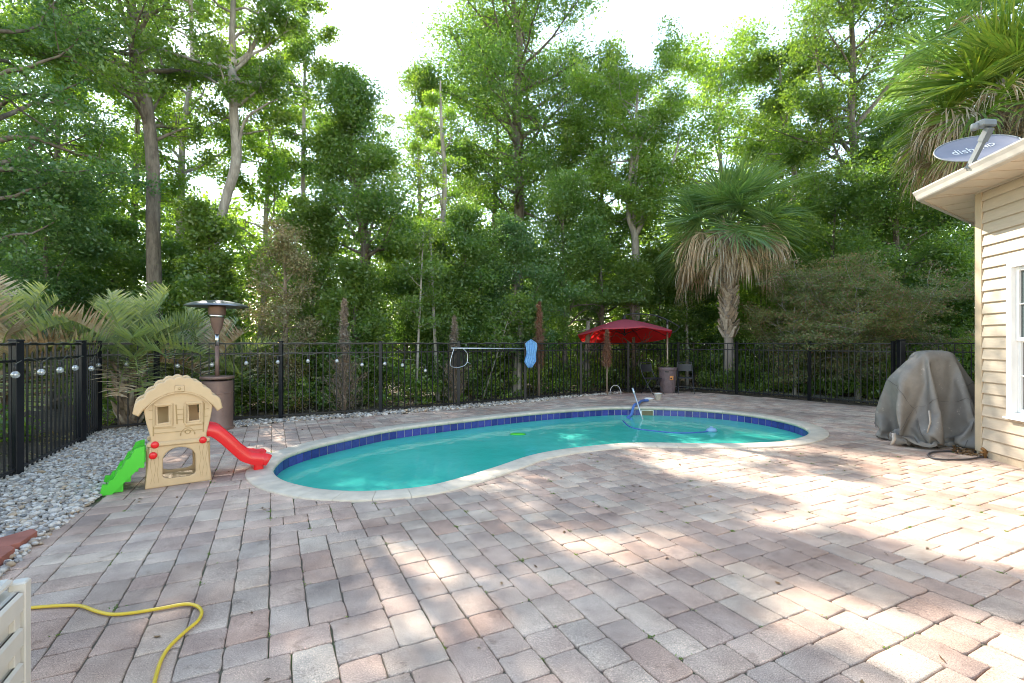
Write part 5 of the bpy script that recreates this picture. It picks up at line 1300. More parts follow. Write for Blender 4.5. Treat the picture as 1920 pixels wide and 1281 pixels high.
# ------------------------------------------------------------------ umbrella, chairs, bin
def umbrella():
    c = Vector((3.42, 14.72, 0)); foot = Vector((4.62, 14.38, 0))
    root = empty('cantilever_umbrella', foot); tag(root, 'red cantilever patio umbrella open over the two chairs', 'umbrella')
    mb = MB(); o = c - foot; NR = 8; Rr = 1.46
    rows = []
    def tl(v):
        y, z = v[1] - o.y, v[2] - 1.66; a = R(-9.5)
        return Vector((v[0], o.y + y * math.cos(a) - z * math.sin(a), 1.66 + y * math.sin(a) + z * math.cos(a)))
    for j, t in enumerate((0.02, .12, .3, .5, .7, .88, 1.0)):
        row = []
        for k in range(NR * 6):
            a = 2 * math.pi * k / (NR * 6) + R(8)
            ph = (k % 6) / 6
            sag = math.sin(math.pi * ph)
            rr = Rr * t * math.cos(math.pi / NR) / math.cos((ph - .5) * 2 * math.pi / NR)
            zz = 2.17 - .50 * t ** 1.35 - .012 * sag * t * t
            row.append(tl(o + Vector((rr * math.cos(a), rr * math.sin(a), zz))))
        rows.append(row)
    mb.grid(rows, closed=True); 
    # valance edge
    last = rows[-1]; mb.grid([last, [v + Vector((0, 0, -.035)) for v in last]], closed=True)
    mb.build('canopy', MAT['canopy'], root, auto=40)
    for k in range(NR):
        rb = MB(); a = 2 * math.pi * k / NR + R(8)
        pts = [tl(o + Vector((Rr * t * math.cos(a), Rr * t * math.sin(a), 2.145 - .50 * t ** 1.35))) for t in (.03, .3, .6, .98)]
        rb.tube(pts, .009, 6); rb.tube([o + Vector((.04 * math.cos(a), .04 * math.sin(a), 1.72)), pts[1] * .35 + pts[2] * .65], .008, 6)
        rb.build('rib', MAT['dark'], root)
    h = MB(); h.tube([o + Vector((0, 0, 1.66)), o + Vector((0, 0, 2.24))], .022, 10); h.lathe([(.0, 2.30), (.03, 2.28), (.06, 2.20), (.07, 2.17)], 14, o); h.lathe([(.055, 1.68), (.055, 1.74)], 14, o)
    h.build('hub', MAT['dark'], root)
    p = MB(); p.tube([(0, 0, .03), (0, 0, 2.02)], .028, 12); p.build('pole', plain("umbrella_pole", (.30, .25, .20), .4, .4), root)
    a = MB(); top = o + Vector((0, 0, 2.30))
    arc = catmull([top + Vector((-.02, 0, -.02)), top + Vector((.3, -.06, .03)), top + Vector((.85, -.16, -.02)), Vector((-.02, .0, 2.14)), Vector((.28, -.06, 1.96)), Vector((.34, -.06, 1.90))], 5)
    a.tube(arc, .018, 8); a.tube([Vector((0, 0, 2.0)), Vector((0, 0, 2.14))], .035, 10); a.tube([Vector((.34, -.06, 1.95)), Vector((.30, -.05, 1.86)), Vector((.22, -.04, 1.78)), (0, 0, 1.70)], .012, 6)
    a.build('arm', MAT['dark'], root)
    b = MB(); b.box((0, 0, .03), (.8, .07, .04), .4); b.box((0, 0, .026), (.07, .8, .04), .4); b.build('cross_base', MAT['dark'], root)
umbrella()

def chair(loc, rz, label, src=None):
    root = empty('folding_chair', loc, rz); tag(root, label, 'chair', 'folding chairs under the umbrella')
    if src is not None:
        for ch in src.children:
            c = ch.copy(); col.objects.link(c); c.parent = root
        return root
    s = MB(); s.box((0, 0, .44), (.40, .38, .03), bev=.01); s.build('seat', MAT['brownchair'], root)
    b = MB(); rows = []
    for i in range(7):
        x = -.19 + .38 * i / 6; bow = .03 * (1 - (x / .19) ** 2)
        rows.append([Vector((x, .19 + bow, .62)), Vector((x, .225 + bow, .83)), Vector((x, .245 + bow, .83)), Vector((x, .21 + bow, .62))])
    b.grid(rows, closed=True, smooth=False); b.build('backrest', MAT['dark'], root)
    f = MB(); f.tube(catmull([(-.21, -.26, 0), (-.21, .16, .55), (-.20, .235, .84), (-.15, .245, .88), (.15, .245, .88), (.20, .235, .84), (.21, .16, .55), (.21, -.26, 0)], 4), .012, 8)
    f.build('front_frame', MAT['brownchair'], root)
    for sx in (-1, 1):
        l = MB(); l.tube([(sx * .185, .24, 0), (sx * .185, -.16, .45)], .012, 8); l.build('leg', MAT['brownchair'], root)
    cb = MB(); cb.tube([(-.185, .18, .07), (.185, .18, .07)], .008, 6); cb.build('crossbar', MAT['brownchair'], root)
    return root
ch0 = chair((3.98, 13.75, 0), R(30), 'folding chair standing to the left of the tall brown bin')
chair((5.02, 14.0, 0), R(-14), 'folding chair standing to the right of the tall brown bin', ch0)

def bin_():
    g = G(1252, 736); root = empty('tall_bin', g); tag(root, 'tall tapered brown resin bin with an orange square sticker', 'bin')
    b = MB(); prof = []
    b.lathe([(.0, 0), (.185, 0), (.195, .01), (.245, .66), (.262, .665), (.268, .72), (.26, .735), (.235, .735), (.228, .70), (.18, .1), (0, .09)], 36)
    for k in range(24):
        a = k * 2 * math.pi / 24
        b.tube([(.196 * math.cos(a), .196 * math.sin(a), .02), (.244 * math.cos(a), .244 * math.sin(a), .65)], .006, 5)
    b.build('body', MAT['bin'], root, auto=40)
    s = MB()
    for row in ((.38, .50),):
        pts = []
        for z in row:
            r = .205 + z * .073 + .008
            pts.append([Vector((r * math.sin(x), -r * math.cos(x), z)) for x in [-.08 + .09 * i for i in range(6)]])
        s.grid(pts)
    s.build('sticker', MAT['orange'], root)
    m = MB(); r = .255
    m.grid([[Vector((r * math.sin(x), -r * math.cos(x), z)) for x in [-.02 + .06 * i for i in range(4)]] for z in (.405, .445)])
    m.build('sticker_mark', MAT['dark'], root)
    k = MB(); r = .268
    k.grid([[Vector((r * math.sin(x), -r * math.cos(x), z)) for x in [-.62 + .14 * i for i in range(4)]] for z in (.60, .635)])
    k.build('handle_slot', MAT['dark'], root)
bin_()

# ------------------------------------------------------------------ pool gear
def gear():
    # hook pole with net hanging along the fence top
    a = Vector((-1.33, 10.83, 1.37)); b = Vector((.42, 12.02, 1.37))
    a = P(846, 653, 10.75); b = P(990, 654, 11.95)
    root = empty('pool_net', a); tag(root, 'pool leaf net on a long pale pole hung along the fence', 'pool net')
    m = MB(); m.tube([Vector((0, 0, 0)), b - a], .014, 10); po = m.build('pole', MAT['pole'], root)
    fr = MB(); d = (b - a).normalized()
    out = [(-.03, -.02), (.0, -.02), (-.03, -.36), (.06, -.42), (.22, -.40), (.30, -.30), (.33, -.12), (.22, -.0)]
    loop = catmull([d * x * 1.2 + Vector((0, -.02, z)) for x, z in ((.06, 0), (-.02, -.34), (.08, -.43), (.26, -.40), (.34, -.30), (.34, -.12), (.24, .0))], 5)
    fr.tube(loop, .008, 6); fr.tube([d * .41 + Vector((0, -.02, -.32)), d * .50 + Vector((0, -.02, -.35))], .006, 6)
    fr.build('net_frame', MAT['pole'], root)
    nt_ = MB()
    for i in range(22):
        x = -.02 + i * .0185
        nt_.tube([d * x + Vector((0, .0, -.02)), d * (x + .01) + Vector((0, .05, -.22)), d * x + Vector((0, -.015, -.42 + abs(x - .18) * .3))], .003, 3, caps=False)
    for i in range(18):
        z = -.04 - i * .0215
        nt_.tube([d * -.02 + Vector((0, -.01, z)), d * .18 + Vector((0, .05, z)), d * .39 + Vector((0, -.01, z))], .003, 3, caps=False)
    nt_.build('net', MAT['dark'], root)
    # towel
    t = MB(); c = P(995, 636, 11.9); rows = []
    for j in range(15):
        z = -j / 14 * .70; w = .13 + .012 * math.sin(j * .8) - (0 if j < 10 else (j - 10) * .024) - (.05 if j == 0 else 0)
        row = []
        for k in range(25):
            x = -1 + 2 * k / 24
            row.append(Vector((x * max(.015, w) + .02 * math.sin(j * .4), -.07 - .035 * math.sin(k * 1.25 + j * .25) - .03 * (1 - x * x), z - .05 * abs(x - .1) + (.06 if j == 14 else 0) * abs(x))))
        rows.append(row)
    t.grid(rows); back = [[v + Vector((0, .09, 0)) for v in r] for r in rows]; t.grid(back); t.grid([rows[0], back[0]])
    o = t.build('towel', MAT['cloth']); o.location = c
    tag(o, 'light blue towel hanging over the fence at the end of the net pole', 'towel')
    # vacuum pole leaning out of the water
    v = MB(); A = P(1186, 728, 10.6); B = P(1208, 774, 10.15); B.z = -.25
    v.tube([Vector((0, 0, 0)), B - A], .016, 10); v.tube([Vector((0, 0, 0)), (B - A) * .16], .021, 10)
    o = v.build('vacuum_pole', MAT['pole']); o.location = A; tag(o, 'thin silver pole leaning out of the pool at the far side', 'pole')
    # blue hose over the coping
    hz = [G(1215, 751, .03), G(1203, 752, .04), G(1197, 757, .06), P(1189, 762, 10.75), P(1184, 772, 10.6)]
    hz[3].z = .06; hz[4].z = -.12
    pts = catmull(hz + [Vector((hz[4].x - .12, hz[4].y - .15, -.168)), Vector((hz[4].x - .1, hz[4].y - .4, -.172))], 6)
    o = MB(); o.tube([p - pts[0] for p in pts], .03, 12)
    k = o.build('vacuum_hose', MAT['bluehose']); k.location = pts[0]; tag(k, 'blue corrugated hose running over the coping into the pool', 'hose')
    fl = [G(1168, 789, -.158), G(1185, 802, -.158), G(1225, 808, -.158), G(1270, 812, -.157), G(1310, 811, -.156), G(1332, 808, -.152)]
    o = MB(); pts = catmull(fl, 6); o.tube([p - pts[0] for p in pts], .013, 8)
    k = o.build('cleaner_hose', MAT['bluehose']); k.location = pts[0]; tag(k, 'thin dark blue hose floating on the pool surface', 'hose')
    b_ = MB(); b_.lathe([(0, -.03), (.07, -.02), (.085, .01), (.06, .045), (.02, .06), (0, .06)], 20, sx=1.2); b_.lathe([(.03, .05), (.03, .075), (0, .08)], 12)
    k = b_.build('pool_cleaner', plain("cleaner_pale_blue", (.25, .42, .62), .4)); k.location = G(1334, 808, -.15); tag(k, 'small round blue cleaner head floating in the pool', 'pool cleaner')
    l = MB(); rng = random.Random(2)
    l.lathe([(0, 0), (.12, 0), (.13, .012), (.10, .022), (0, .024)], 14, sx=1.1, sy=.6)
    k = l.build('floating_toy', MAT['green']); k.location = G(971, 815, -.165); tag(k, 'small flat green float drifting in the middle of the pool', 'float')
    # bucket and lid
    g = G(1234, 750); r_ = empty('bucket', g); tag(r_, 'small off-white bucket on the far paving', 'bucket')
    b_ = MB(); b_.lathe([(0, 0), (.075, 0), (.088, .155), (.094, .157), (.094, .17), (.084, .17), (.073, .01), (0, .01)], 24); b_.build('body', MAT['bucket'], r_)
    h = MB(); h.tube([(.09 * math.cos(R(a)), -.02 - .09 * math.sin(R(a)) * .5, .15 - .06 * math.sin(R(a))) for a in range(0, 181, 15)], .003, 5); h.build('handle', MAT['steel'], r_)
    l = MB(); l.lathe([(0, .012), (.10, .012), (.115, .028), (.12, .045), (.112, .045), (.098, .022), (0, .02)], 24); k = l.build('round_dish', MAT['white']); k.location = G(1217, 750); tag(k, 'round white lid lying beside the small bucket', 'lid')
    # thin arch of white pipe
    c = G(1154, 740, 0); l = MB(); l.tube([( .155 * math.cos(R(a)), .02 * math.sin(R(a)), .26 * math.sin(R(a)) ** .8 if a not in (0, 180) else 0) for a in range(0, 181, 12)], .007, 8)
    k = l.build('pipe_arch', MAT['white']); k.location = c; tag(k, 'thin white pipe bent in an arch beyond the far edge of the pool', 'pipe')
    # skimmer mouth
    s = MB(); g = G(1212, 764, 0)
    i = min(range(NP), key=lambda j: (pool[j] - Vector((g.x, g.y, 0))).length); t = (pool[(i + 2) % NP] - pool[(i - 2) % NP]).normalized(); nn = PN[i]
    M = Matrix((t, nn, Vector((0, 0, 1)))).transposed()
    s.box(pool[i] - nn * .002 + Vector((0, 0, -.052)), (.26, .014, .016), M=M); s.box(pool[i] - nn * .002 + Vector((0, 0, -.19)), (.26, .014, .02), M=M)
    for q in (-.125, .125): s.box(pool[i] - nn * .002 + t * q + Vector((0, 0, -.12)), (.016, .014, .12), M=M)
    s.box(pool[i] + nn * .003 + Vector((0, 0, -.12)), (.235, .006, .12), M=M, mi=1)
    k = s.build('skimmer_mouth', [MAT['bucket'], plain("skimmer_flap", (.20, .16, .08), .6)]); tag(k, 'framed skimmer opening in the blue tiles below the bucket', 'skimmer')
gear()

# ------------------------------------------------------------------ string lights on the fence
def string_lights():
    root = empty('string_lights', fence_left[1]); tag(root, 'string of clear globe bulbs draped along the black fence', 'string lights')
    o0 = Vector(fence_left[1])
    line = fence_left[1:] + fence_back[1:6]
    cable = MB(); pts = []
    L = 0
    path = resample(line, .22, closed=False)
    for i, p in enumerate(path):
        d = (path[min(i + 1, len(path) - 1)] - path[max(i - 1, 0)]).normalized(); nn = Vector((d.y, -d.x, 0))
        pts.append(p + nn * (.028 + .01 * math.sin(i * 2.1)) + Vector((0, 0, 1.448 + .012 * math.sin(i * 3.0))))
    cable.tube([p - o0 for p in catmull(pts, 4)], .005, 6)
    # lower strand carrying the bulbs
    bulbs = [(18, 703), (68, 698), (104, 694), (133, 690), (164, 691), (184, 685), (237, 683), (334, 686), (398, 684), (462, 681), (521, 679), (577, 677), (631, 677), (678, 684), (720, 682), (753, 685), (796, 695)]
    def hit(px):
        for a, b in zip(line, line[1:]):
            r = (px - 960) / F
            den = (b.x - a.x) - r * (b.y - a.y)
            t = (r * a.y - a.x) / den if abs(den) > 1e-9 else -1
            if 0 <= t <= 1:
                d = (b - a).normalized(); return a.lerp(b, t) + Vector((d.y, -d.x, 0)) * .045
    bp = []
    for px, py in bulbs:
        g = hit(px)
        if g is None: continue
        Z = g.y; bp.append(Vector((g.x, g.y, H - (py - 643) / F * Z)))
    low = []
    for i, b in enumerate(bp):
        low.append(b + Vector((0, 0, .115)))
        if i < len(bp) - 1: low.append((b + bp[i + 1]) / 2 + Vector((0, 0, .175)))
    cable.tube([p - o0 for p in catmull(low, 4)], .0045, 6)
    cable.build('cable', MAT['rope'], root)
    for b in bp:
        q = b - o0
        s = MB(); s.lathe([(.0, .11), (.011, .108), (.015, .09), (.016, .045), (.013, .04)], 10, q); so = s.build('bulb', MAT['dark'], root)
        gme = MB(); gme.lathe([(.012, .042), (.02, .034), (.033, .018), (.038, 0), (.033, -.02), (.02, -.034), (0, -.039)], 16, q); gme.build('globe', MAT['bulb'], so)
string_lights()

# ------------------------------------------------------------------ small foreground things
def foreground():
    # deck box at the lower left
    c = Vector((-2.0, 2.0, 0))
    root = empty('deck_box', c, 0); tag(root, 'off-white plastic deck box in the bottom left corner', 'deck box')
    ux = -SX.normalized(); uy = -SY.normalized(); up = Vector((0, 0, 1))
    M = Matrix((ux, -uy, up)).transposed()
    b = MB()
    b.box(ux * .30 + uy * .30 + up * .235, (.56, .56, .43), M=M, bev=.008)
    for (s, t_) in ((.02, .02), (.02, .58), (.58, .02), (.58, .58)):
        b.box(ux * s + uy * t_ + up * .245, (.055, .055, .47), M=M, bev=.006)
    b.build('body', MAT['boxp'], root)
    pn = MB()
    for z in (.13, .27, .41):
        pn.box(ux * .006 + uy * .30 + up * z, (.03, .48, .085), M=M, bev=.01)
    pn.box(ux * .012 + uy * .085 + up * .24, (.02, .05, .40), M=M, bev=.004)
    pn.build('side_panel', MAT['boxp'], root)
    tp = MB(); tp.box(ux * .034 + uy * .052 + up * .22, (.02, .03, .37), M=M); tp.build('inset', MAT['boxd'], root)
    l = MB(); l.box(ux * .34 + uy * .34 + up * .49, (.62, .60, .03), M=M, bev=.01); l.box(ux * .35 + uy * .35 + up * .515, (.57, .55, .035), M=M, bev=.012)
    l.build('lid', MAT['boxp'], root)
    # yellow hose
    pts = [(20, 1142), (52, 1140), (105, 1136), (150, 1136), (180, 1146), (210, 1152), (250, 1149), (300, 1141), (345, 1133), (368, 1136), (378, 1147), (372, 1163), (350, 1182), (322, 1208), (305, 1232), (294, 1262), (286, 1300), (283, 1340)]
    g = [G(x, y, .012) for x, y in pts]; cc = catmull(g, 6); m = MB(); m.tube([p - cc[0] for p in cc], .0085, 10)
    o = m.build('garden_hose', MAT['yellow']); o.location = cc[0]; tag(o, 'thin yellow hose curving across the paving in the foreground', 'hose')
    # terracotta slabs
    for k, (poly, lb) in enumerate((([(-40, 1028), (62, 999), (70, 1004), (38, 1026), (-40, 1046)], 'flat terracotta slab on the pebbles, the one farther from the deck box'),
                                     ([(-40, 1044), (20, 1031), (28, 1036), (-8, 1062), (-40, 1080)], 'flat terracotta slab at the paving edge, the one nearer the deck box'))):
        P_ = [G(x, y, .03) for x, y in poly]; c0 = sum(P_, Vector()) / len(P_); m = MB(); n = len(P_)
        topv = [p - c0 + Vector((0, 0, .03)) for p in P_]; bot = [p - c0 - Vector((0, 0, .02)) for p in P_]; ins = [v * .97 + Vector((0, 0, .004)) for v in topv]
        m.add(bot + topv + ins, [(i, (i + 1) % n, (i + 1) % n + n, i + n) for i in range(n)] + [(i + n, (i + 1) % n + n, (i + 1) % n + 2 * n, i + 2 * n) for i in range(n)] + [tuple(range(2 * n, 3 * n))])
        o = m.build('terracotta_slab', MAT['terra']); o.location = c0; tag(o, lb, 'slab', 'terracotta slabs by the pebble bed')
    # black hose by the house corner
    pts = [(1860, 858), (1842, 857), (1815, 861), (1780, 862), (1752, 860), (1741, 854), (1748, 848), (1775, 846), (1810, 847), (1850, 849), (1880, 846)]
    cc = catmull([G(x, y, .014) for x, y in pts], 6); m = MB(); m.tube([p - cc[0] for p in cc], .011, 8)
    o = m.build('drain_hose', MAT['rubber']); o.location = cc[0]; tag(o, 'dark grey hose looped on the paving at the house corner', 'hose')
    m = MB(); g = G(1850, 858, 0); m.tube([(0, 0, .0), (0, 0, .10), (-.03, 0, .12)], .02, 10); m.tube([(-.05, 0, .07), (.04, 0, .07)], .014, 8)
    o = m.build('hose_tap', plain("rusty_brass", (.30, .16, .06), .6, .6)); o.location = G(1846, 859); tag(o, 'rusty tap fitting at the foot of the house corner', 'tap')
    # mulch bed between grill and house
    rng = np.random.default_rng(6); poly = [G(1785, 850), G(1800, 822), G(1850, 806), G(1862, 850), G(1835, 858)]
    poly = [(p.x, p.y) for p in poly]
    C = []
    while len(C) < 1500:
        x, y = rng.uniform(5.5, 8), rng.uniform(5.8, 8.2)
        if inside(x, y, poly): C.append((x, y, rng.uniform(.004, .035)))
    V, n = leaf_quads(rng, np.array(C), .045, .35)
    o = link_mesh('mulch', quads_mesh('mulch', V, n), LEAF['mulchleaf']); tag(o, 'brown dead leaves and mulch between the grill and the house', 'mulch', kind='stuff')
    # stray leaves on the paving
    C = []
    while len(C) < 150:
        x, y = rng.uniform(-4, 6), rng.uniform(1.5, 10)
        if inside(x, y, [(p.x, p.y) for p in pool]) or not inside(x, y, patio_poly): continue
        C.append((x, y, .008))
    V, n = leaf_quads(rng, np.array(C), .035, .12)
    o = link_mesh('fallen_leaves', quads_mesh('fallen_leaves', V, n), LEAF['mulchleaf']); tag(o, 'small dead leaves scattered over the paving', 'leaves', kind='stuff')
    # moss and tiny weeds growing at the paver corners
    C = []
    pl = [(p.x, p.y) for p in pool]
    for x, y in CORNERS:
        if not (1.2 < y < 6.5 and abs(x) < y * 1.2 + .5) or inside(x, y, pl): continue
        if rng.random() < .22:
            k = int(rng.integers(2, 14) if rng.random() < .75 else rng.integers(14, 40))
            sp = .006 + .0006 * k
            for _ in range(k):
                t = rng.normal(0, .03 if rng.random() < .5 else .008); ax = SX if rng.random() < .5 else SY
                C.append((x + ax.x * t + rng.normal(0, .002), y + ax.y * t + rng.normal(0, .002), rng.uniform(-.004, .006)))
    V, n = leaf_quads(rng, np.array(C), .011, 1.4)
    o = link_mesh('weeds', quads_mesh('weeds', V, n), LEAF['mid']); tag(o, 'tiny green weeds and moss in the paving joints', 'weeds', kind='stuff')

def leaf_quads(rng, C, size, tilt=1.0, aspect=.5, up_bias=.0, jitter=.5):
    """one diamond leaf per centre; tilt 1 = random orientation, 0 = flat"""
    n = len(C)
    t = rng.normal(0, 1, (n, 3)); t[:, 2] *= tilt; t /= np.linalg.norm(t, axis=1, keepdims=True) + 1e-9
    r = rng.normal(0, 1, (n, 3)); r[:, 2] *= tilt
    if up_bias: r[:, 2] *= (1 - up_bias)
    s = r - t * np.sum(r * t, axis=1, keepdims=True); s /= np.linalg.norm(s, axis=1, keepdims=True) + 1e-9
    L = size * rng.uniform(1 - jitter, 1 + jitter, (n, 1)); W = L * aspect
    nn = np.cross(t, s)
    V = np.stack([C - t * L / 2, C + s * W / 2 - t * L * .08 + nn * L * .06, C + t * L / 2, C - s * W / 2 - t * L * .08 + nn * L * .06], axis=1)
    return V.reshape(-1, 3), n
LEAF['mulchleaf'] = leaf_mat("fallen_leaf", [(.10, .055, .03), (.20, .12, .06), (.26, .17, .09)], .15, (1, 1, 1))
foreground()

# ------------------------------------------------------------------ trees
def profile(kind, t):
    """crown half-width factor at relative crown height t (0 bottom, 1 top)"""
    if kind == 'oval': return math.sqrt(max(0.02, 1 - (2 * t - .9) ** 2 * .80)) if t < .95 else .4
    if kind == 'cone': return max(.08, 1.05 - t * .95)
    if kind == 'vase': return .45 + .6 * math.sin(min(1, t * 1.1) * math.pi * .62)
    if kind == 'column': return .8 + .2 * math.sin(t * 9)
    if kind == 'shrub': return math.sqrt(max(.03, 1 - t * t * .9))
    return 1.0

def clear_of_umbrella(W):
    d = (W[:, 0] - 3.42) ** 2 + (W[:, 1] - 14.6) ** 2
    front = (abs(W[:, 0] / W[:, 1] - .234) < .115) & (W[:, 1] < 15.2)
    return ~(((d < 1.75 ** 2) | front) & (W[:, 2] > 1.15) & (W[:, 2] < 2.7))

def make_tree(name, label, cat, base, height, r0, lo, rad, shape, n_limb, n_leaf, leaf, lm, bm_='bark', seed=1, pts=None, clump=.5, up=.5, forks=(), group=None, flat=.75, sub=4, crown_x=0.0, sparse=0.0, hi=1.0):
    """base Vector; height m; lo = crown start fraction; rad = crown radius m; pts = optional trunk offsets [(dx,dy,z,r)]"""
    rng = np.random.default_rng(seed)
    n_leaf = int(n_leaf * 2.5); leaf *= .86
    root = empty(name, base); tag(root, label, cat, group)
    if pts is None:
        pts = []; x = y = 0.0
        for i in range(9):
            t = i / 8
            pts.append((x, y, height * t, r0 * (1 - .86 * t)))
            x += rng.normal(0, .02 * height / 4); y += rng.normal(0, .02 * height / 4)
    tp = catmull([Vector(q[:3]) for q in pts], 4)
    tr = [pts[min(int(i / 4), len(pts) - 1)][3] * (1 - (i % 4) / 4) + pts[min(int(i / 4) + 1, len(pts) - 1)][3] * ((i % 4) / 4) for i in range(len(tp))]
    wood = MB()
    tr2 = [r * (1.35 if i == 0 else (1.12 if i == 1 else 1)) for i, r in enumerate(tr)]
    wood.tube(tp, tr2, 10)
    Ztop = max(p.z for p in tp)
    def at_h(z):
        for i in range(len(tp) - 1):
            if tp[i].z <= z <= tp[i + 1].z + 1e-6:
                f = (z - tp[i].z) / max(1e-6, tp[i + 1].z - tp[i].z)
                return tp[i].lerp(tp[i + 1], f), tr[i] * (1 - f) + tr[i + 1] * f
        return tp[-1], tr[-1]
    clumps = []
    def limb(st, az, el, L, r, depth):
        d = Vector((math.cos(az) * math.cos(el), math.sin(az) * math.cos(el), math.sin(el)))
        P_ = [st]; n = 6; cur = Vector(st)
        for k in range(n):
            d = (d + Vector(rng.normal(0, .2, 3)) + Vector((0, 0, .06 * up))).normalized()
            cur = cur + d * (L / n); P_.append(cur.copy())
        rr = [max(.006, r * (1 - .85 * k / n)) for k in range(n + 1)]
        wood.tube(P_, rr, 6 if depth == 0 else 4, caps=False)
        if depth == 0:
            for j in range(sub):
                k = int(rng.integers(2, n + 1)); a2 = az + rng.normal(0, .9); e2 = el * .5 + rng.normal(.15, .4)
                limb(P_[k], a2, e2, L * rng.uniform(.28, .5), rr[k] * .6, 1)
            clumps.append((P_[-1], 1.05)); clumps.append((P_[-2], .9)); clumps.append((P_[-3], .75))
            if rng.random() < .7: clumps.append((P_[2], .6))
        else:
            clumps.append((P_[-1], .9)); clumps.append((P_[-3], .75))
    GA = 2.39996
    z0, z1 = height * lo, min(Ztop, height * hi)
    for i in range(n_limb):
        t = (i + .5) / n_limb; z = z0 + (z1 - z0) * t
        st, rt = at_h(z)
        w = rad * profile(shape, t) * rng.uniform(.72, 1.08)
        el = (.5 + .55 * t) * up + rng.normal(0, .2)
        st = st + Vector((0, 0, -w * math.sin(max(0, el)) * .45))
        if st.z < .15: st.z = .15
        az = i * GA + rng.normal(0, .35)
        limb(st, az, el, w, max(.012, min(rt * .55, .02 + w * .02)), 0)
    for f in forks:      # explicit limbs drawn from the photograph: list of (x,y,z,r)
        fp = catmull([Vector(q[:3]) for q in f], 4)
        fr = [f[min(int(i / 4), len(f) - 1)][3] * (1 - (i % 4) / 4) + f[min(int(i / 4) + 1, len(f) - 1)][3] * ((i % 4) / 4) for i in range(len(fp))]
        wood.tube(fp, fr, 8)
        for i in range(4, len(fp), 3):
            az = rng.uniform(0, 6.28); limb(fp[i], az, .4, rad * .45, fr[i] * .5, 1)
        clumps.append((fp[-1], 1.0))
    tw = wood.build('trunk', MAT[bm_], root)
    cl = np.array([[c.x, c.y, c.z] for c, s in clumps]); cr = np.array([s for c, s in clumps]) * clump * rng.uniform(.65, 1.25, len(clumps))
    if sparse > 0:
        keep = rng.random(len(cl)) > sparse; cl, cr = cl[keep], cr[keep]
    pw = cr ** 2; pw = pw / pw.sum()
    idx = rng.choice(len(cl), n_leaf, p=pw)
    dd = rng.normal(0, 1, (n_leaf, 3)); dd /= np.linalg.norm(dd, axis=1, keepdims=True)
    rr = rng.random((n_leaf, 1)) ** .45 * cr[idx][:, None] * (1 + .35 * rng.normal(0, 1, (n_leaf, 1)) * (rng.random((n_leaf, 1)) < .25))
    C = cl[idx] + dd * rr * np.array([1.15, 1.15, flat])
    C = C[C[:, 2] > .05]
    C = C[clear_of_umbrella(C + np.array(base)[None])]
    V, n = leaf_quads(rng, C, leaf, .8)
    o = link_mesh('crown', quads_mesh('crown', V, n), LEAF[lm], root)
    return root

def TX(px, Z): return (px - 960) / F * Z
def TZ(py, Z): return H - (py - 643) / F * Z
def path(pp, Z, base_x, rs):
    """trunk points from photo positions (px, py) at distance Z, relative to base"""
    return [(TX(x, Z) - base_x, dy, TZ(y, Z), r) for (x, y, dy), r in zip(pp, rs)]

def B(px, Z): return Vector((TX(px, Z), Z, -.03))

# --- trees with a trunk traced from the photograph
Z = 11.5; b = B(291, Z)
pt = [(0, 0, 0, .19)] + path([(290, 560, 0), (287, 430, 0), (281, 310, .1), (262, 180, .2), (236, 80, .3), (222, 0, .4), (218, -90, .5), (230, -190, .5)], Z, b.x, (.165, .15, .145, .13, .115, .10, .08, .04))
fk = [path([(236, 120, .25), (200, 95, .0), (160, 60, -.2), (110, 15, -.3), (80, -40, -.3)], Z, b.x, (.07, .06, .05, .04, .02)), path([(228, 35, .3), (205, 5, .4), (190, -40, .5), (185, -90, .5)], Z, b.x, (.06, .05, .04, .02))]
make_tree('tree', 'tall leaning grey-barked tree behind the palm fronds, left of the patio heater', 'tree', b, 12.5, .2, .52, 2.7, 'oval', 22, 9500, .105, 'mid', seed=11, pts=pt, forks=fk, clump=.42, sparse=.45)
Z = 12.5; b = B(396, Z)
pt = [(0, 0, 0, .13)] + path([(396, 560, 0), (400, 470, 0), (424, 370, 0), (443, 300, 0), (439, 220, 0), (435, 130, 0), (436, 40, 0), (440, -60, 0), (440, -170, 0)], Z, b.x, (.12, .115, .115, .125, .11, .10, .07, .05, .03))
fk = [path([(438, 118, 0), (462, 95, .1), (482, 45, .2), (500, 10, .3), (525, -40, .4)], Z, b.x, (.07, .06, .05, .04, .02)), path([(445, 290, 0), (462, 230, -.1), (500, 205, -.2), (530, 190, -.2)], Z, b.x, (.04, .035, .025, .015))]
make_tree('tree', 'slender crooked pale trunk tree directly above the patio heater', 'tree', b, 12.0, .15, .58, 2.0, 'oval', 20, 8200, .105, 'mid', 'bark_pale', seed=12, pts=pt, forks=fk, clump=.38, sparse=.4)
Z = 20.5; b = B(972, Z)
pt = [(0, 0, 0, .29)] + path([(972, 640, 0), (970, 500, 0), (974, 380, 0), (972, 290, 0), (968, 180, 0), (975, 80, 0), (960, -20, 0), (965, -150, 0), (960, -260, 0)], Z, b.x, (.26, .25, .22, .21, .17, .13, .10, .08, .04))
fk = [path([(974, 300, 0), (1010, 250, -.3), (1060, 200, -.5), (1110, 160, -.5)], Z, b.x, (.08, .06, .04, .02)), path([(972, 260, 0), (930, 180, -.3), (880, 110, -.4), (840, 60, -.4)], Z, b.x, (.08, .06, .05, .02))]
make_tree('tree', 'tallest broad dense tree rising behind the middle of the pool fence', 'tree', b, 20.5, .29, .34, 4.3, 'oval', 52, 46000, .13, 'dark', seed=13, pts=pt, forks=fk, clump=.8, sub=5)
Z = 13.2; b = B(668, Z)
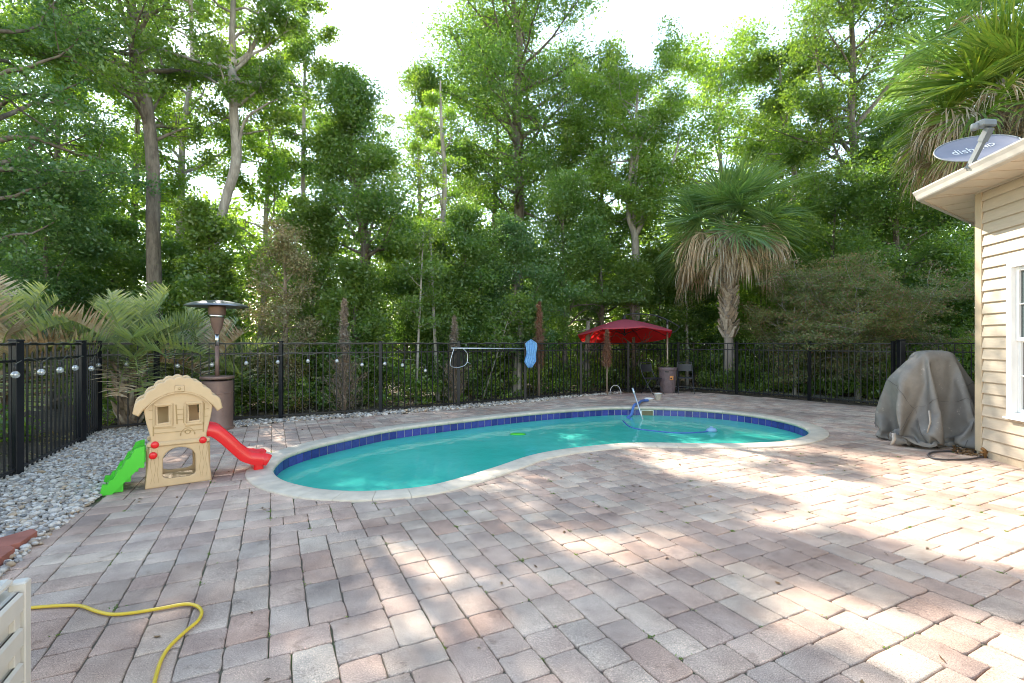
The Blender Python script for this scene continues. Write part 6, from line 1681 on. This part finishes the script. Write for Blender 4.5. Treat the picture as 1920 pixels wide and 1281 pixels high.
pt = [(0, 0, 0, .15)] + path([(672, 560, 0), (686, 470, 0), (672, 380, 0), (662, 300, 0), (655, 220, 0), (650, 150, 0), (648, 120, 0)], Z, b.x, (.13, .13, .12, .10, .07, .04, .02))
make_tree('tree', 'dark green tree with a flat bushy top just left of the bright sky gap', 'tree', b, 8.8, .14, .42, 2.1, 'cone', 26, 21000, .09, 'dark', seed=14, pts=pt, clump=.5, up=.75, sparse=.25)
Z = 17; b = B(575, Z)
make_tree('tree', 'airy pale green tree whose top reaches the picture edge left of the sky gap', 'tree', b, 14.5, .13, .50, 1.25, 'oval', 20, 7000, .115, 'mid', 'bark_pale', seed=15, clump=.36, sparse=.35)
Z = 14; b = B(834, Z)
pt = [(0, 0, 0, .11)] + path([(838, 640, 0), (836, 540, 0), (830, 430, 0), (834, 330, 0), (828, 240, 0), (826, 180, 0), (826, 150, 0)], Z, b.x, (.10, .09, .08, .07, .05, .03, .02))
make_tree('tree', 'thin straight pale trunk tree left of the tallest tree', 'tree', b, 8.6, .1, .38, 1.2, 'oval', 18, 5200, .085, 'light', 'bark_pale', seed=16, pts=pt, clump=.28, sparse=.45)
Z = 16.5; b = B(1192, Z)
pt = [(0, 0, 0, .15)] + path([(1192, 640, 0), (1192, 500, 0), (1190, 440, 0), (1178, 400, 0), (1182, 330, 0), (1190, 250, 0), (1195, 180, 0), (1195, 130, 0)], Z, b.x, (.14, .13, .12, .08, .07, .06, .04, .02))
fk = [path([(1192, 440, 0), (1212, 400, 0), (1235, 350, 0), (1262, 300, 0), (1275, 250, 0)], Z, b.x, (.09, .07, .05, .04, .02)), path([(1190, 450, 0), (1190, 380, .1), (1196, 300, .1), (1210, 240, .1)], Z, b.x, (.07, .06, .04, .02))]
make_tree('tree', 'forked white-barked tree between the umbrella and the fan palm', 'tree', b, 10.9, .15, .50, 2.1, 'vase', 22, 15000, .105, 'light', 'bark_pale', seed=17, pts=pt, forks=fk, clump=.45)
Z = 21; b = B(1345, Z)
make_tree('tree', 'light green rounded tree standing directly behind the fan palm crown', 'tree', b, 13.9, .18, .25, 4.3, 'oval', 46, 26000, .13, 'light', 'bark_pale', seed=18, clump=.62)
Z = 19; b = B(1480, Z)
pt = [(0, 0, 0, .15)] + path([(1490, 600, 0), (1482, 450, 0), (1490, 330, 0), (1470, 200, 0), (1462, 130, 0), (1455, 95, 0)], Z, b.x, (.14, .12, .10, .07, .04, .02))
make_tree('tree', 'tree with bare twisting upper limbs right of the blue sky gap', 'tree', b, 12.9, .15, .45, 1.7, 'oval', 20, 10000, .12, 'mid', 'bark_pale', seed=19, pts=pt, clump=.45, sparse=.3)
Z = 16; b = B(1612, Z)
pt = [(0, 0, 0, .2)] + path([(1614, 640, 0), (1614, 500, 0), (1612, 400, 0), (1606, 310, 0), (1596, 220, 0), (1600, 120, 0), (1596, 20, 0), (1600, -100, 0), (1600, -180, 0)], Z, b.x, (.18, .17, .15, .14, .11, .09, .07, .05, .03))
fk = [path([(1606, 300, 0), (1570, 250, 0), (1545, 180, 0), (1530, 90, 0), (1525, 20, 0)], Z, b.x, (.08, .06, .05, .04, .02)), path([(1600, 240, 0), (1650, 180, 0), (1690, 120, 0), (1710, 60, 0)], Z, b.x, (.08, .06, .04, .02))]
make_tree('tree', 'big broad tree at the right, rising out of the picture beside the large palm', 'tree', b, 14.0, .2, .33, 2.6, 'oval', 42, 30000, .105, 'mid', seed=20, pts=pt, forks=fk, clump=.55, sub=5)
Z = 14.5; b = B(1690, Z)
make_tree('tree', 'dense dark evergreen tree behind the fence just left of the house', 'tree', b, 7.6, .16, .14, 2.2, 'oval', 34, 27000, .09, 'dark', seed=21, clump=.6)
Z = 15; b = B(1560, Z)
make_tree('tree', 'low dark leafy tree between the fan palm and the house', 'tree', b, 5.9, .12, .16, 1.7, 'oval', 28, 17000, .085, 'dark', seed=22, clump=.52)
Z = 9.6; b = B(-10, Z)
make_tree('tree', 'large tree at the extreme left whose branches reach over the fence', 'tree', b, 11.0, .2, .32, 2.4, 'oval', 28, 15000, .09, 'blue', seed=23, clump=.46, sparse=.3)
Z = 15; b = B(110, Z)
make_tree('tree', 'yellow green tree lit from behind, left of the leaning grey tree', 'tree', b, 11.5, .15, .30, 2.5, 'oval', 30, 20000, .12, 'light', seed=24, clump=.48, sparse=.25)
Z = 18; b = B(345, Z)
make_tree('tree', 'pale green tree behind the leaning grey tree and the crooked one', 'tree', b, 18.5, .18, .30, 2.9, 'oval', 36, 17000, .13, 'light', 'bark_pale', seed=25, clump=.5, sparse=.32)
Z = 20; b = B(500, Z)
make_tree('tree', 'far yellow green tree right of the crooked tree above the heater', 'tree', b, 13.2, .16, .25, 2.4, 'oval', 30, 16000, .14, 'light', 'bark_pale', seed=26, clump=.5, sparse=.28)
Z = 20; b = B(780, Z)
make_tree('tree', 'far lacy tree seen between the dark flat-topped tree and the tallest tree', 'tree', b, 12.4, .14, .2, 2.3, 'oval', 32, 15000, .12, 'mid', 'bark_pale', seed=27, clump=.5, sparse=.05)
Z = 20; b = B(1130, Z)
make_tree('tree', 'far green tree against the sky just right of the tallest tree', 'tree', b, 12.4, .16, .2, 3.0, 'oval', 38, 20000, .13, 'mid', seed=28, clump=.58)
Z = 23; b = B(1440, Z)
make_tree('tree', 'farthest light green tree under the blue sky gap, right of the fan palm', 'tree', b, 12.2, .16, .2, 2.8, 'oval', 30, 14000, .16, 'mid', seed=29, clump=.65)
Z = 20; b = B(1740, Z)
make_tree('tree', 'tall green tree showing between the big broad tree and the large palm', 'tree', b, 13.5, .18, .25, 2.3, 'oval', 30, 16000, .13, 'mid', seed=30, clump=.55)
Z = 22; b = B(250, Z)
make_tree('tree', 'tall far tree whose crown fills in behind the leaning grey tree top', 'tree', b, 21, .2, .35, 3.4, 'oval', 34, 13000, .16, 'mid', seed=31, clump=.55, sparse=.35)
Z = 16; b = B(-160, Z)
make_tree('tree', 'tall tree beyond the fence corner at the extreme upper left', 'tree', b, 14, .2, .25, 3.0, 'oval', 34, 18000, .13, 'blue', seed=32, clump=.6)
Z = 24; b = B(930, Z)
make_tree('tree', 'tall far tree mostly hidden behind the tallest tree', 'tree', b, 17.5, .2, .3, 3.0, 'oval', 30, 13000, .17, 'dark', seed=33, clump=.65)

# --- understory: each bush and small tree on its own
def bush(px, Z, top, rad_px, label, lm, n, leaf, seed, cat='shrub', name='shrub', shape='shrub', lo=.05, cl=.40, bm_='bark', **k):
    h = TZ(top, Z); rad = rad_px / F * Z
    return make_tree(name, label, cat, B(px, Z), h, .05 + h * .008, lo, rad, shape, 26, n, leaf, lm, bm_, seed=seed, clump=cl, up=.7, **k)
bush(95, 10.8, 330, 150, 'dense blue green small oak above the left palm fronds', 'blue', 24000, .075, 41, 'tree', 'small_tree', cl=.45)
bush(215, 12.6, 420, 95, 'dark shaded shrub at the foot of the leaning grey tree', 'dark', 15000, .085, 42, cl=.42)
bush(395, 11.2, 392, 72, 'bright green broad leaved shrub behind the patio heater hood', 'mid', 10500, .10, 43, cl=.34)
bush(330, 13.5, 470, 80, 'dark shrub between the palm fronds and the leaning tree trunk', 'dark', 11000, .085, 44)
bush(535, 10.6, 425, 72, 'half dead brown leaved shrub right of the patio heater', 'brown', 9500, .055, 45, cl=.32, bm_='bark_dead')
bush(590, 13.0, 380, 80, 'mid green shrub behind the half dead brown shrub', 'mid', 14000, .085, 46)
bush(672, 11.6, 505, 62, 'bright green leafy shrub behind the first dead cypress', 'mid', 12000, .085, 47, cl=.36)
bush(760, 14.0, 420, 75, 'shaded small tree behind the thin pale trunks', 'dark', 15000, .085, 48, 'tree', 'small_tree', lo=.25)
bush(870, 13.6, 400, 80, 'dark leafy small tree left of the tallest tree base', 'dark', 15000, .08, 49, 'tree', 'small_tree', lo=.22)
bush(960, 13.9, 420, 85, 'dense shrub in front of the tallest tree trunk', 'blue', 16000, .08, 50, lo=.2)
bush(1060, 15.2, 340, 95, 'large dark evergreen shrub behind the red brown dead cypress', 'dark', 24000, .085, 51, 'tree', 'small_tree', lo=.12, cl=.5)
bush(1130, 16.5, 400, 75, 'dark shrub directly behind the red umbrella top', 'dark', 15000, .09, 52)
bush(1235, 17.5, 470, 70, 'mid green shrub right above the umbrella', 'mid', 12000, .095, 53)
bush(1190, 15.8, 505, 62, 'leafy shrub hiding the foot of the forked white-barked tree', 'mid', 11000, .085, 62)
bush(840, 12.9, 500, 62, 'green shrub behind the pool net and the dead grey cypress', 'mid', 11000, .08, 63)
bush(910, 15.0, 470, 75, 'tall mid green shrub left of the towel and net pole', 'mid', 13000, .085, 64)
bush(1300, 18.5, 500, 75, 'shaded shrub left of the fan palm trunk', 'blue', 12000, .10, 54)
bush(1425, 17.0, 515, 78, 'bright feathery shrub right of the fan palm trunk', 'light', 13000, .07, 55)
bush(1500, 19.0, 430, 80, 'mid green shrub behind the bright feathery one', 'mid', 12000, .10, 56)
bush(1780, 13.2, 480, 75, 'dark shrub against the house corner trim', 'dark', 13000, .08, 57)
bush(25, 13.0, 420, 110, 'dark shrub behind the small blue green oak', 'dark', 12000, .09, 58)
bush(1365, 22, 420, 100, 'far pale shrub seen under the fan palm crown', 'light', 10000, .13, 59)
# spreading reddish maple
Z = 12.6; b = B(1610, Z)
make_tree('maple_tree', 'low spreading maple with dull red and green leaves behind the right fence', 'tree', b, 2.6, .07, .35, 2.1, 'vase', 34, 34000, .055, 'maple', 'bark_pale', seed=60, clump=.36, up=.45, flat=.32, sub=6)
Z = 13.6; b = B(1490, Z)
make_tree('maple_tree', 'second low maple with greener leaves nearer the fan palm', 'tree', b, 2.5, .06, .28, 1.6, 'vase', 24, 17000, .055, 'maple', 'bark_pale', seed=61, clump=.34, up=.5, flat=.4, sub=5)

# bare pale trunks behind the fence
for px, Z, top, r, lb, bend in ((779, 11.6, 430, .035, 'thin pale stem with a vine behind the fence, left of the pair of trunks', 3), (821, 12.3, 430, .055, 'pale slim trunk left of the net pole end', -3), (968, 13.4, 575, .145, 'thick pale mottled trunk behind the net pole', 2), (1098, 15.2, 600, .13, 'thick grey trunk behind the fence left of the umbrella', 1),
                                (1288, 16.8, 530, .07, 'dark bluish slim trunk left of the fan palm', 0), (1700, 13.8, 600, .08, 'grey trunk behind the right fence near the gate post', 2), (1500, 15.8, 560, .09, 'grey trunk behind the low maples', -2), (905, 12.6, 560, .02, 'thin bent pale sapling behind the pool net', 12)):
    b = B(px, Z); h = TZ(top, Z)
    make_tree('slim_tree', lb, 'tree', b, h, r, .42, .6, 'oval', 9, 1500, .085, 'mid', 'bark_pale' if r > .03 else 'bark_pale', seed=int(px), pts=[(TX(px + bend * s, Z) - TX(px, Z), 0, h * s / 5, r * (1 - .12 * s)) for s in range(6)], clump=.35)

# dead cypresses inside and behind the fence
def cypress(px, Z, top, w, label, lm, seed, n=5200, low=.02, basew=1.0):
    b = B(px, Z); h = TZ(top, Z); root = empty('dead_cypress', b); tag(root, label, 'dead cypress'); rng = np.random.default_rng(seed)
    wood = MB(); wood.tube([(0, 0, 0), (rng.normal(0, .01), 0, h * .4), (0, 0, h * .97)], [.032, .022, .006], 8)
    C = []
    for i in range(210):
        t = low + (1 - low) * (i / 210); z = h * t
        rr = w * 1.35 * (1 - t) ** .7 * rng.uniform(.35, 1.2) * (basew if t < .42 else 1)
        if .36 < t < .50 and basew > 1: rr *= .6
        a = rng.uniform(0, 6.28); e = rng.uniform(.6, 1.1)
        tip = Vector((rr * math.cos(a), rr * math.sin(a), z + rr * e))
        wood.tube([(0, 0, z), tip * .5 + Vector((0, 0, z * .5)), tip], [.006, .004, .002], 3, caps=False)
        for _ in range(n // 210):
            f = rng.uniform(.3, 1.05); C.append((tip.x * f + rng.normal(0, .02), tip.y * f + rng.normal(0, .02), z + (tip.z - z) * f + rng.normal(0, .03)))
    wood.build('trunk', MAT['bark_dead'], root)
    V, k = leaf_quads(rng, np.array(C), .06, 1.3, .16)
    link_mesh('crown', quads_mesh('crown', V, k), LEAF[lm], root)
cypress(646, 10.0, 560, .20, 'dead grey brown cypress behind the fence left of the pool net, first from the heater', 'deadcyp', 71, basew=1.9, n=6000)
cypress(852, 11.6, 592, .19, 'dead grey cypress behind the fence just above the pool net', 'deadcyp', 72, basew=1.7, n=6000)
cypress(1011, 12.75, 566, .20, 'dead red brown cypress beside the blue towel', 'redcyp', 73, low=.30)
cypress(1138, 13.55, 618, .17, 'short dead red brown cypress in front of the red umbrella', 'redcyp', 74, low=.42, n=3600)

# undergrowth and far wood, uncountable masses
def mass(name, label, n, leaf, lm, seed, fn, tilt=1.0):
    rng = np.random.default_rng(seed); C = fn(rng, n); C = C[clear_of_umbrella(C)]
    V, k = leaf_quads(rng, C, leaf, tilt)
    tag(link_mesh(name, quads_mesh(name, V, k), LEAF[lm]), label, 'undergrowth', kind='stuff')
def band(depth0, depth1, hmax, clump_r, dens, xa=-11, xb=11.5):
    line = fence_left[::1] + fence_back[1:] + fence_right[1:]
    segs = [(a, b) for a, b in zip(line, line[1:])]
    Ls = np.array([(b - a).length for a, b in segs]); Pw = Ls / Ls.sum()
    def fn(rng, n):
        K = dens; si = rng.choice(len(segs), K, p=Pw); out = []
        A = np.array([segs[i][0][:] for i in si]); Bq = np.array([segs[i][1][:] for i in si])
        t = rng.random((K, 1)); p = A + (Bq - A) * t; d = Bq - A; d /= np.linalg.norm(d, axis=1, keepdims=True)
        nr = np.stack([-d[:, 1], d[:, 0], d[:, 2] * 0], 1)
        # outward is away from the pool centre
        cc = np.array([0.5, 7.5, 0]); sg = np.sign(np.sum((p - cc) * nr, axis=1, keepdims=True)); nr *= sg
        dep = rng.uniform(depth0, depth1, (K, 1)); p = p + nr * dep
        hh = hmax * (rng.uniform(.25, 1, (K, 1))) ** 1.0
        cen = p + np.concatenate([np.zeros((K, 2)), rng.random((K, 1)) * hh], 1)
        idx = rng.integers(0, K, n); dd = rng.normal(0, 1, (n, 3)); dd /= np.linalg.norm(dd, axis=1, keepdims=True)
        C = cen[idx] + dd * (rng.random((n, 1)) ** .5) * clump_r * np.array([1, 1, .8])
        return C[(C[:, 2] > .01)]
    return fn
mass('undergrowth', 'tangle of dark green leaves growing low behind the black fence', 70000, .08, 'mid', 81, band(.9, 3.6, 1.7, .35, 420))
mass('undergrowth', 'light green weeds and saplings low behind the fence', 34000, .07, 'light', 82, band(.55, 2.8, 1.1, .22, 300))
mass('leaf_litter', 'dead brown leaves covering the ground behind the fence', 26000, .06, 'brown', 83, band(.15, 4.5, .03, .12, 2500), .25)
def farwood(rng, n):
    K = 1500; ang = rng.uniform(-62, 62, K); dist = rng.uniform(23, 32, K)
    x = np.sin(np.radians(ang)) * dist * 1.25; y = np.abs(np.cos(np.radians(ang))) * dist + 3
    z = rng.random(K) ** 1.3 * 9.5 - .3
    cen = np.stack([x, y, z], 1); idx = rng.integers(0, K, n); dd = rng.normal(0, 1, (n, 3)); dd /= np.linalg.norm(dd, axis=1, keepdims=True)
    C = cen[idx] + dd * (rng.random((n, 1)) ** .5) * 1.15
    return C[C[:, 2] > 0]
def midwood(rng, n):
    K = 700; ang = rng.uniform(-58, 58, K); dist = rng.uniform(18.5, 24, K)
    cen = np.stack([np.sin(np.radians(ang)) * dist * 1.2, np.cos(np.radians(ang)) * dist + 1.5, rng.random(K) ** 1.2 * 5.0 - .2], 1); idx = rng.integers(0, K, n); dd = rng.normal(0, 1, (n, 3)); dd /= np.linalg.norm(dd, axis=1, keepdims=True)
    C = cen[idx] + dd * (rng.random((n, 1)) ** .5) * .9
    return C[C[:, 2] > 0]
mass('thicket', 'dark thicket of saplings deep between the tree trunks', 130000, .16, 'mid', 85, midwood)
mass('far_woods', 'soft green mass of far woodland closing the view between trunks', 170000, .27, 'mid', 84, farwood)

# ------------------------------------------------------------------ palms
def fan_blade(rng, o, az, el, Lp, Rb, droop, spread, nseg, width, dead=False):
    """arrays of strips for one costapalmate frond, returns petiole points and a (N,4,3) quad list"""
    d = np.array([math.cos(az) * math.cos(el), math.sin(az) * math.cos(el), math.sin(el)])
    pts = [np.array(o, float)]; cur = pts[0].copy(); dir_ = d.copy()
    for k in range(5):
        dir_ = dir_ + np.array([0, 0, -droop * (.05 if dead else .10)]); dir_ /= np.linalg.norm(dir_)
        cur = cur + dir_ * Lp / 5; pts.append(cur.copy())
    side = np.cross(dir_, [0, 0, 1.0]); side /= (np.linalg.norm(side) + 1e-9); upv = np.cross(side, dir_)
    roll = rng.normal(0, .55) if not dead else rng.normal(0, .3)
    side, upv = side * math.cos(roll) + upv * math.sin(roll), upv * math.cos(roll) - side * math.sin(roll)
    if not dead:      # the blade bends back from its stalk
        dir_ = dir_ * math.cos(.35) - upv * math.sin(.35); upv = np.cross(side, dir_)
    Q = []
    for i in range(nseg):
        u = (i + .5) / nseg * 2 - 1; th = u * spread
        fold = .22 * abs(math.sin(th)) * (1 if not dead else -.4)
        dv = dir_ * math.cos(th) + side * math.sin(th) + upv * fold
        dv += rng.normal(0, .05 if not dead else .16, 3); dv /= np.linalg.norm(dv)
        L = Rb * (1 - .22 * abs(u) ** 2) * rng.uniform(.88, 1.08)
        start = cur + dir_ * (.10 * Rb * math.cos(th)); p = start.copy(); w0 = width
        n = 6; prevl = prevr = None
        nrm = np.cross(dv, side * math.cos(th) - dir_ * math.sin(th))
        for k in range(n + 1):
            t = k / n
            wd = w0 * (math.sin(min(1, .12 + t * 1.1) * math.pi * .5) if t < .35 else (1 - ((t - .35) / .65) ** 1.3)) * .5 + .0015
            s = np.cross(dv, [0, 0, 1.0]) + upv * .001; s /= np.linalg.norm(s) + 1e-9
            s = s * (.75 if i % 2 else .75) + upv * (.6 if i % 2 else -.6); s /= np.linalg.norm(s)
            l, r_ = p - s * wd, p + s * wd
            if prevl is not None: Q.append([prevl, prevr, r_, l])
            prevl, prevr = l, r_
            g = droop * (.05 + .55 * t * t) if not dead else droop * (.25 + .5 * t)
            dv = dv + np.array([0, 0, -g]) + (rng.normal(0, .07, 3) if dead else 0); dv /= np.linalg.norm(dv)
            p = p + dv * L / n
    return pts, np.array(Q)

def strips_mesh(name, Q):
    n = len(Q); return quads_mesh(name, Q.reshape(-1, 3), n)

def fan_palm(name, label, base, h, r, n_green, n_dead, Lp, Rb, seed, lm='fan', trunk_vis=True, el0=-.15, boots=True, width=.05):
    rng = np.random.default_rng(seed); root = empty(name, base); tag(root, label, 'palm')
    t = MB(); N = 14
    t.tube([(.03 * math.sin(k * .7), .02 * math.cos(k), h * k / N) for k in range(N + 1)], [r * (1.15 if k == 0 else 1.0) * (.92 + .08 * math.sin(k)) for k in range(N + 1)], 18)
    t.build('trunk', bark("palm_bark", (.20, .16, .13), (.36, .31, .27), 6), root)
    if boots:
        bt = MB(); zz = h * .33; k = 0
        while zz < h * 1.0:
            for j in range(7):
                a = j * 2 * math.pi / 7 + k * .55 + rng.normal(0, .08); ln = rng.uniform(.22, .36); out = Vector((math.cos(a), math.sin(a), 0)); sd = Vector((-out.y, out.x, 0))
                sgn_ = 1 if (k + j) % 2 else -1
                c0 = out * (r * .92) + Vector((0, 0, zz)); c1 = out * (r * 1.12 + .05) + sd * sgn_ * .075 + Vector((0, 0, zz + ln * .6)); c2 = out * (r * 1.15 + .085) + sd * sgn_ * .13 + Vector((0, 0, zz + ln))
                w0, w1 = .062, .028
                th_ = out * .022
                vs = []
                for c, w in ((c0, w0), (c1, (w0 + w1) / 2), (c2, w1)): vs += [c - sd * w, c + sd * w, c + sd * w + th_, c - sd * w + th_]
                fs = [(0, 1, 5, 4), (1, 2, 6, 5), (2, 3, 7, 6), (3, 0, 4, 7), (4, 5, 9, 8), (5, 6, 10, 9), (6, 7, 11, 10), (7, 4, 8, 11), (8, 9, 10, 11)]
                bt.add(vs, fs)
            zz += .115; k += 1
        bt.build('leaf_bases', MAT['palmtrunk'], root)
    top = (0, 0, h + .05)
    for i in range(n_green):
        u = (i + .5) / n_green
        el = R(86) - u * R(104) + rng.normal(0, .08); az = i * 2.39996 + rng.normal(0, .2)
        pts, Q = fan_blade(rng, top, az, el, Lp * rng.uniform(.8, 1.1) * (.7 + .3 * u), Rb * rng.uniform(.85, 1.1), (.10 + .38 * u), R(112), 46, width)
        fo = link_mesh('frond', strips_mesh('frond', Q), LEAF[lm], root)
        pm = MB(); pm.tube([Vector(q) for q in pts], [.020, .018, .016, .014, .012, .009], 6); pm.build('stalk', LEAF[lm], fo)
    for i in range(n_dead):
        el = R(30) - rng.random() * R(66); az = i * 2.39996 + 1.0 + rng.normal(0, .2)
        pts, Q = fan_blade(rng, (0, 0, h - .05 - rng.random() * .25), az, el, Lp * rng.uniform(.65, 1.05), Rb * rng.uniform(.75, 1.0), .95, R(85), 34, width * .62, dead=True)
        fo = link_mesh('dead_frond', strips_mesh('dead_frond', Q), LEAF['thatch'], root)
        pm = MB(); pm.tube([Vector(q) for q in pts], [.018, .016, .015, .013, .011, .009], 5); pm.build('stalk', MAT['palmtrunk'], fo)
    return root
fan_palm('fan_palm', 'fan palm with shaggy dead skirt and criss-cross trunk behind the right fence', B(1366, 15.1), 5.0, .16, 44, 38, 1.35, 1.35, 91, width=.045)
fan_palm('fan_palm', 'large fan palm with hanging dead fronds behind the house roof', Vector((9.15, 8.9, 0)), 5.75, .2, 40, 52, 1.15, 1.2, 92, 'fanlit', width=.042)
fan_palm('fan_palm', 'upper right fan palm whose loose fronds show against the sky above the other', Vector((10.6, 10.4, 0)), 7.9, .19, 26, 14, 1.35, 1.3, 93, 'fan', width=.045, boots=False)

def pinnate_palm(label, base, h, n, L, seed, lm='pinnate', boots=True, azs=None):
    rng = np.random.default_rng(seed); root = empty('feather_palm', base); tag(root, label, 'palm')
    t = MB(); t.tube([(0, 0, 0), (0, 0, h * .5), (0, 0, h)], [.17, .15, .12], 14)
    t.build('trunk', MAT['bark_dead'], root)
    bt = MB()
    for k in range(46):
        a = k * 2.39996; z = h * (k / 46); out = Vector((math.cos(a), math.sin(a), 0)); sd = Vector((-out.y, out.x, 0))
        c0 = out * .12 + Vector((0, 0, z)); ln = rng.uniform(.16, .34); c1 = out * (.22) + Vector((0, 0, z + ln * .6)); c2 = out * (.27) + Vector((0, 0, z + ln))
        bt.tube([c0, c1, c2], [.045, .030, .012], 5)
    bt.build('leaf_bases', MAT['palmtrunk'], root)
    for i in range(n):
        u = (i + .5) / n; az = i * 2.39996 + rng.normal(0, .2); el = R(82) - u * R(60) + rng.normal(0, .08)
        d = np.array([math.cos(az) * math.cos(el), math.sin(az) * math.cos(el), math.sin(el)]); cur = np.array([0, 0, h]); pts = [cur.copy()]; dirs = [d.copy()]
        LL = L * rng.uniform(.8, 1.1); ns = 22
        for k in range(ns):
            d = d + np.array([0, 0, -.034 - .040 * u]) ; d /= np.linalg.norm(d); cur = cur + d * LL / ns; pts.append(cur.copy()); dirs.append(d.copy())
        Q = []
        for k in range(4, ns + 1):
            for sgn_ in (-1, 1):
                for sub in (0, .5):
                    if k == ns and sub: continue
                    p = pts[k] + (pts[min(k + 1, ns)] - pts[k]) * sub; dd = dirs[k]
                    side = np.cross(dd, [0, 0, 1.0]); side /= np.linalg.norm(side) + 1e-9; upv = np.cross(side, dd)
                    v = side * sgn_ * .75 + dd * .55 + upv * rng.uniform(.35, 1.0); v += rng.normal(0, .08, 3); v /= np.linalg.norm(v)
                    ll = .46 * math.sin((.18 + .8 * (k / ns)) * math.pi) ** .6 * rng.uniform(.85, 1.1) + .05
                    w = .015; s = np.cross(v, upv); s /= np.linalg.norm(s) + 1e-9
                    prev = None
                    for q in range(5):
                        tt = q / 4; ww = w * (1 - tt ** 2) + .001
                        l, r_ = p - s * ww, p + s * ww
                        if prev is not None: Q.append([prev[0], prev[1], r_, l])
                        prev = (l, r_); v = v + np.array([0, 0, -.10 * tt]); v /= np.linalg.norm(v); p = p + v * ll / 4
        fo = link_mesh('frond', strips_mesh('frond', np.array(Q)), LEAF[lm if rng.random() < .8 else 'thatch'], root)
        pm = MB(); pm.tube([Vector(q) for q in pts], [.022 * (1 - .8 * k / ns) for k in range(ns + 1)], 5); pm.build('stalk', LEAF[lm], fo)
pinnate_palm('feather palm with arching grey green fronds behind the fence corner post', Vector((-6.75, 8.55, -.02)), 1.0, 40, 1.45, 95)
pinnate_palm('feather palm with yellow tinted fronds behind the left fence', Vector((-8.05, 7.6, -.02)), 1.0, 40, 1.45, 96)
pinnate_palm('smaller feather palm between the fence corner and the patio heater', Vector((-6.15, 9.75, -.02)), .6, 22, 1.6, 97)

# ------------------------------------------------------------------ things beyond the right fence
def beyond():
    mb = MB(); pts = [Vector((4.0, 16.8, 0)), Vector((7.0, 14.9, 0)), Vector((9.2, 12.2, 0)), Vector((12, 10.6, 0))]
    rows = [[p + Vector((-.35, -.25, -.008)), p + Vector((.35, .3, -.008))] for p in pts]
    mb.grid(rows, smooth=False); tag(mb.build('garden_path', MAT['path']), 'pale concrete path behind the right fence', 'path', kind='structure')
    # pale blue cover seen over the fence by the house
    t = MB(); c = Vector((13.2, 13.2, 0)); rows = []
    for i in range(9):
        a = i / 8; x = -1.6 + 3.2 * a; z = 1.05 + .35 * math.sin(a * math.pi) ** .6
        rows.append([Vector((x, -.8, .3)), Vector((x, -.75, z * .85)), Vector((x, 0, z)), Vector((x, .75, z * .85)), Vector((x, .8, .3))])
    t.grid(rows); o = t.build('covered_boat', MAT['tableglass']); o.location = c; tag(o, 'low pale blue tarpaulin cover beyond the fence beside the house', 'tarpaulin')
    s = bush(1826, 11.2, 668, 26, 'small yellow green leafy plant between the grill and the house', 'light', 2600, .075, 98, 'plant', 'garden_plant', cl=.18)
beyond()
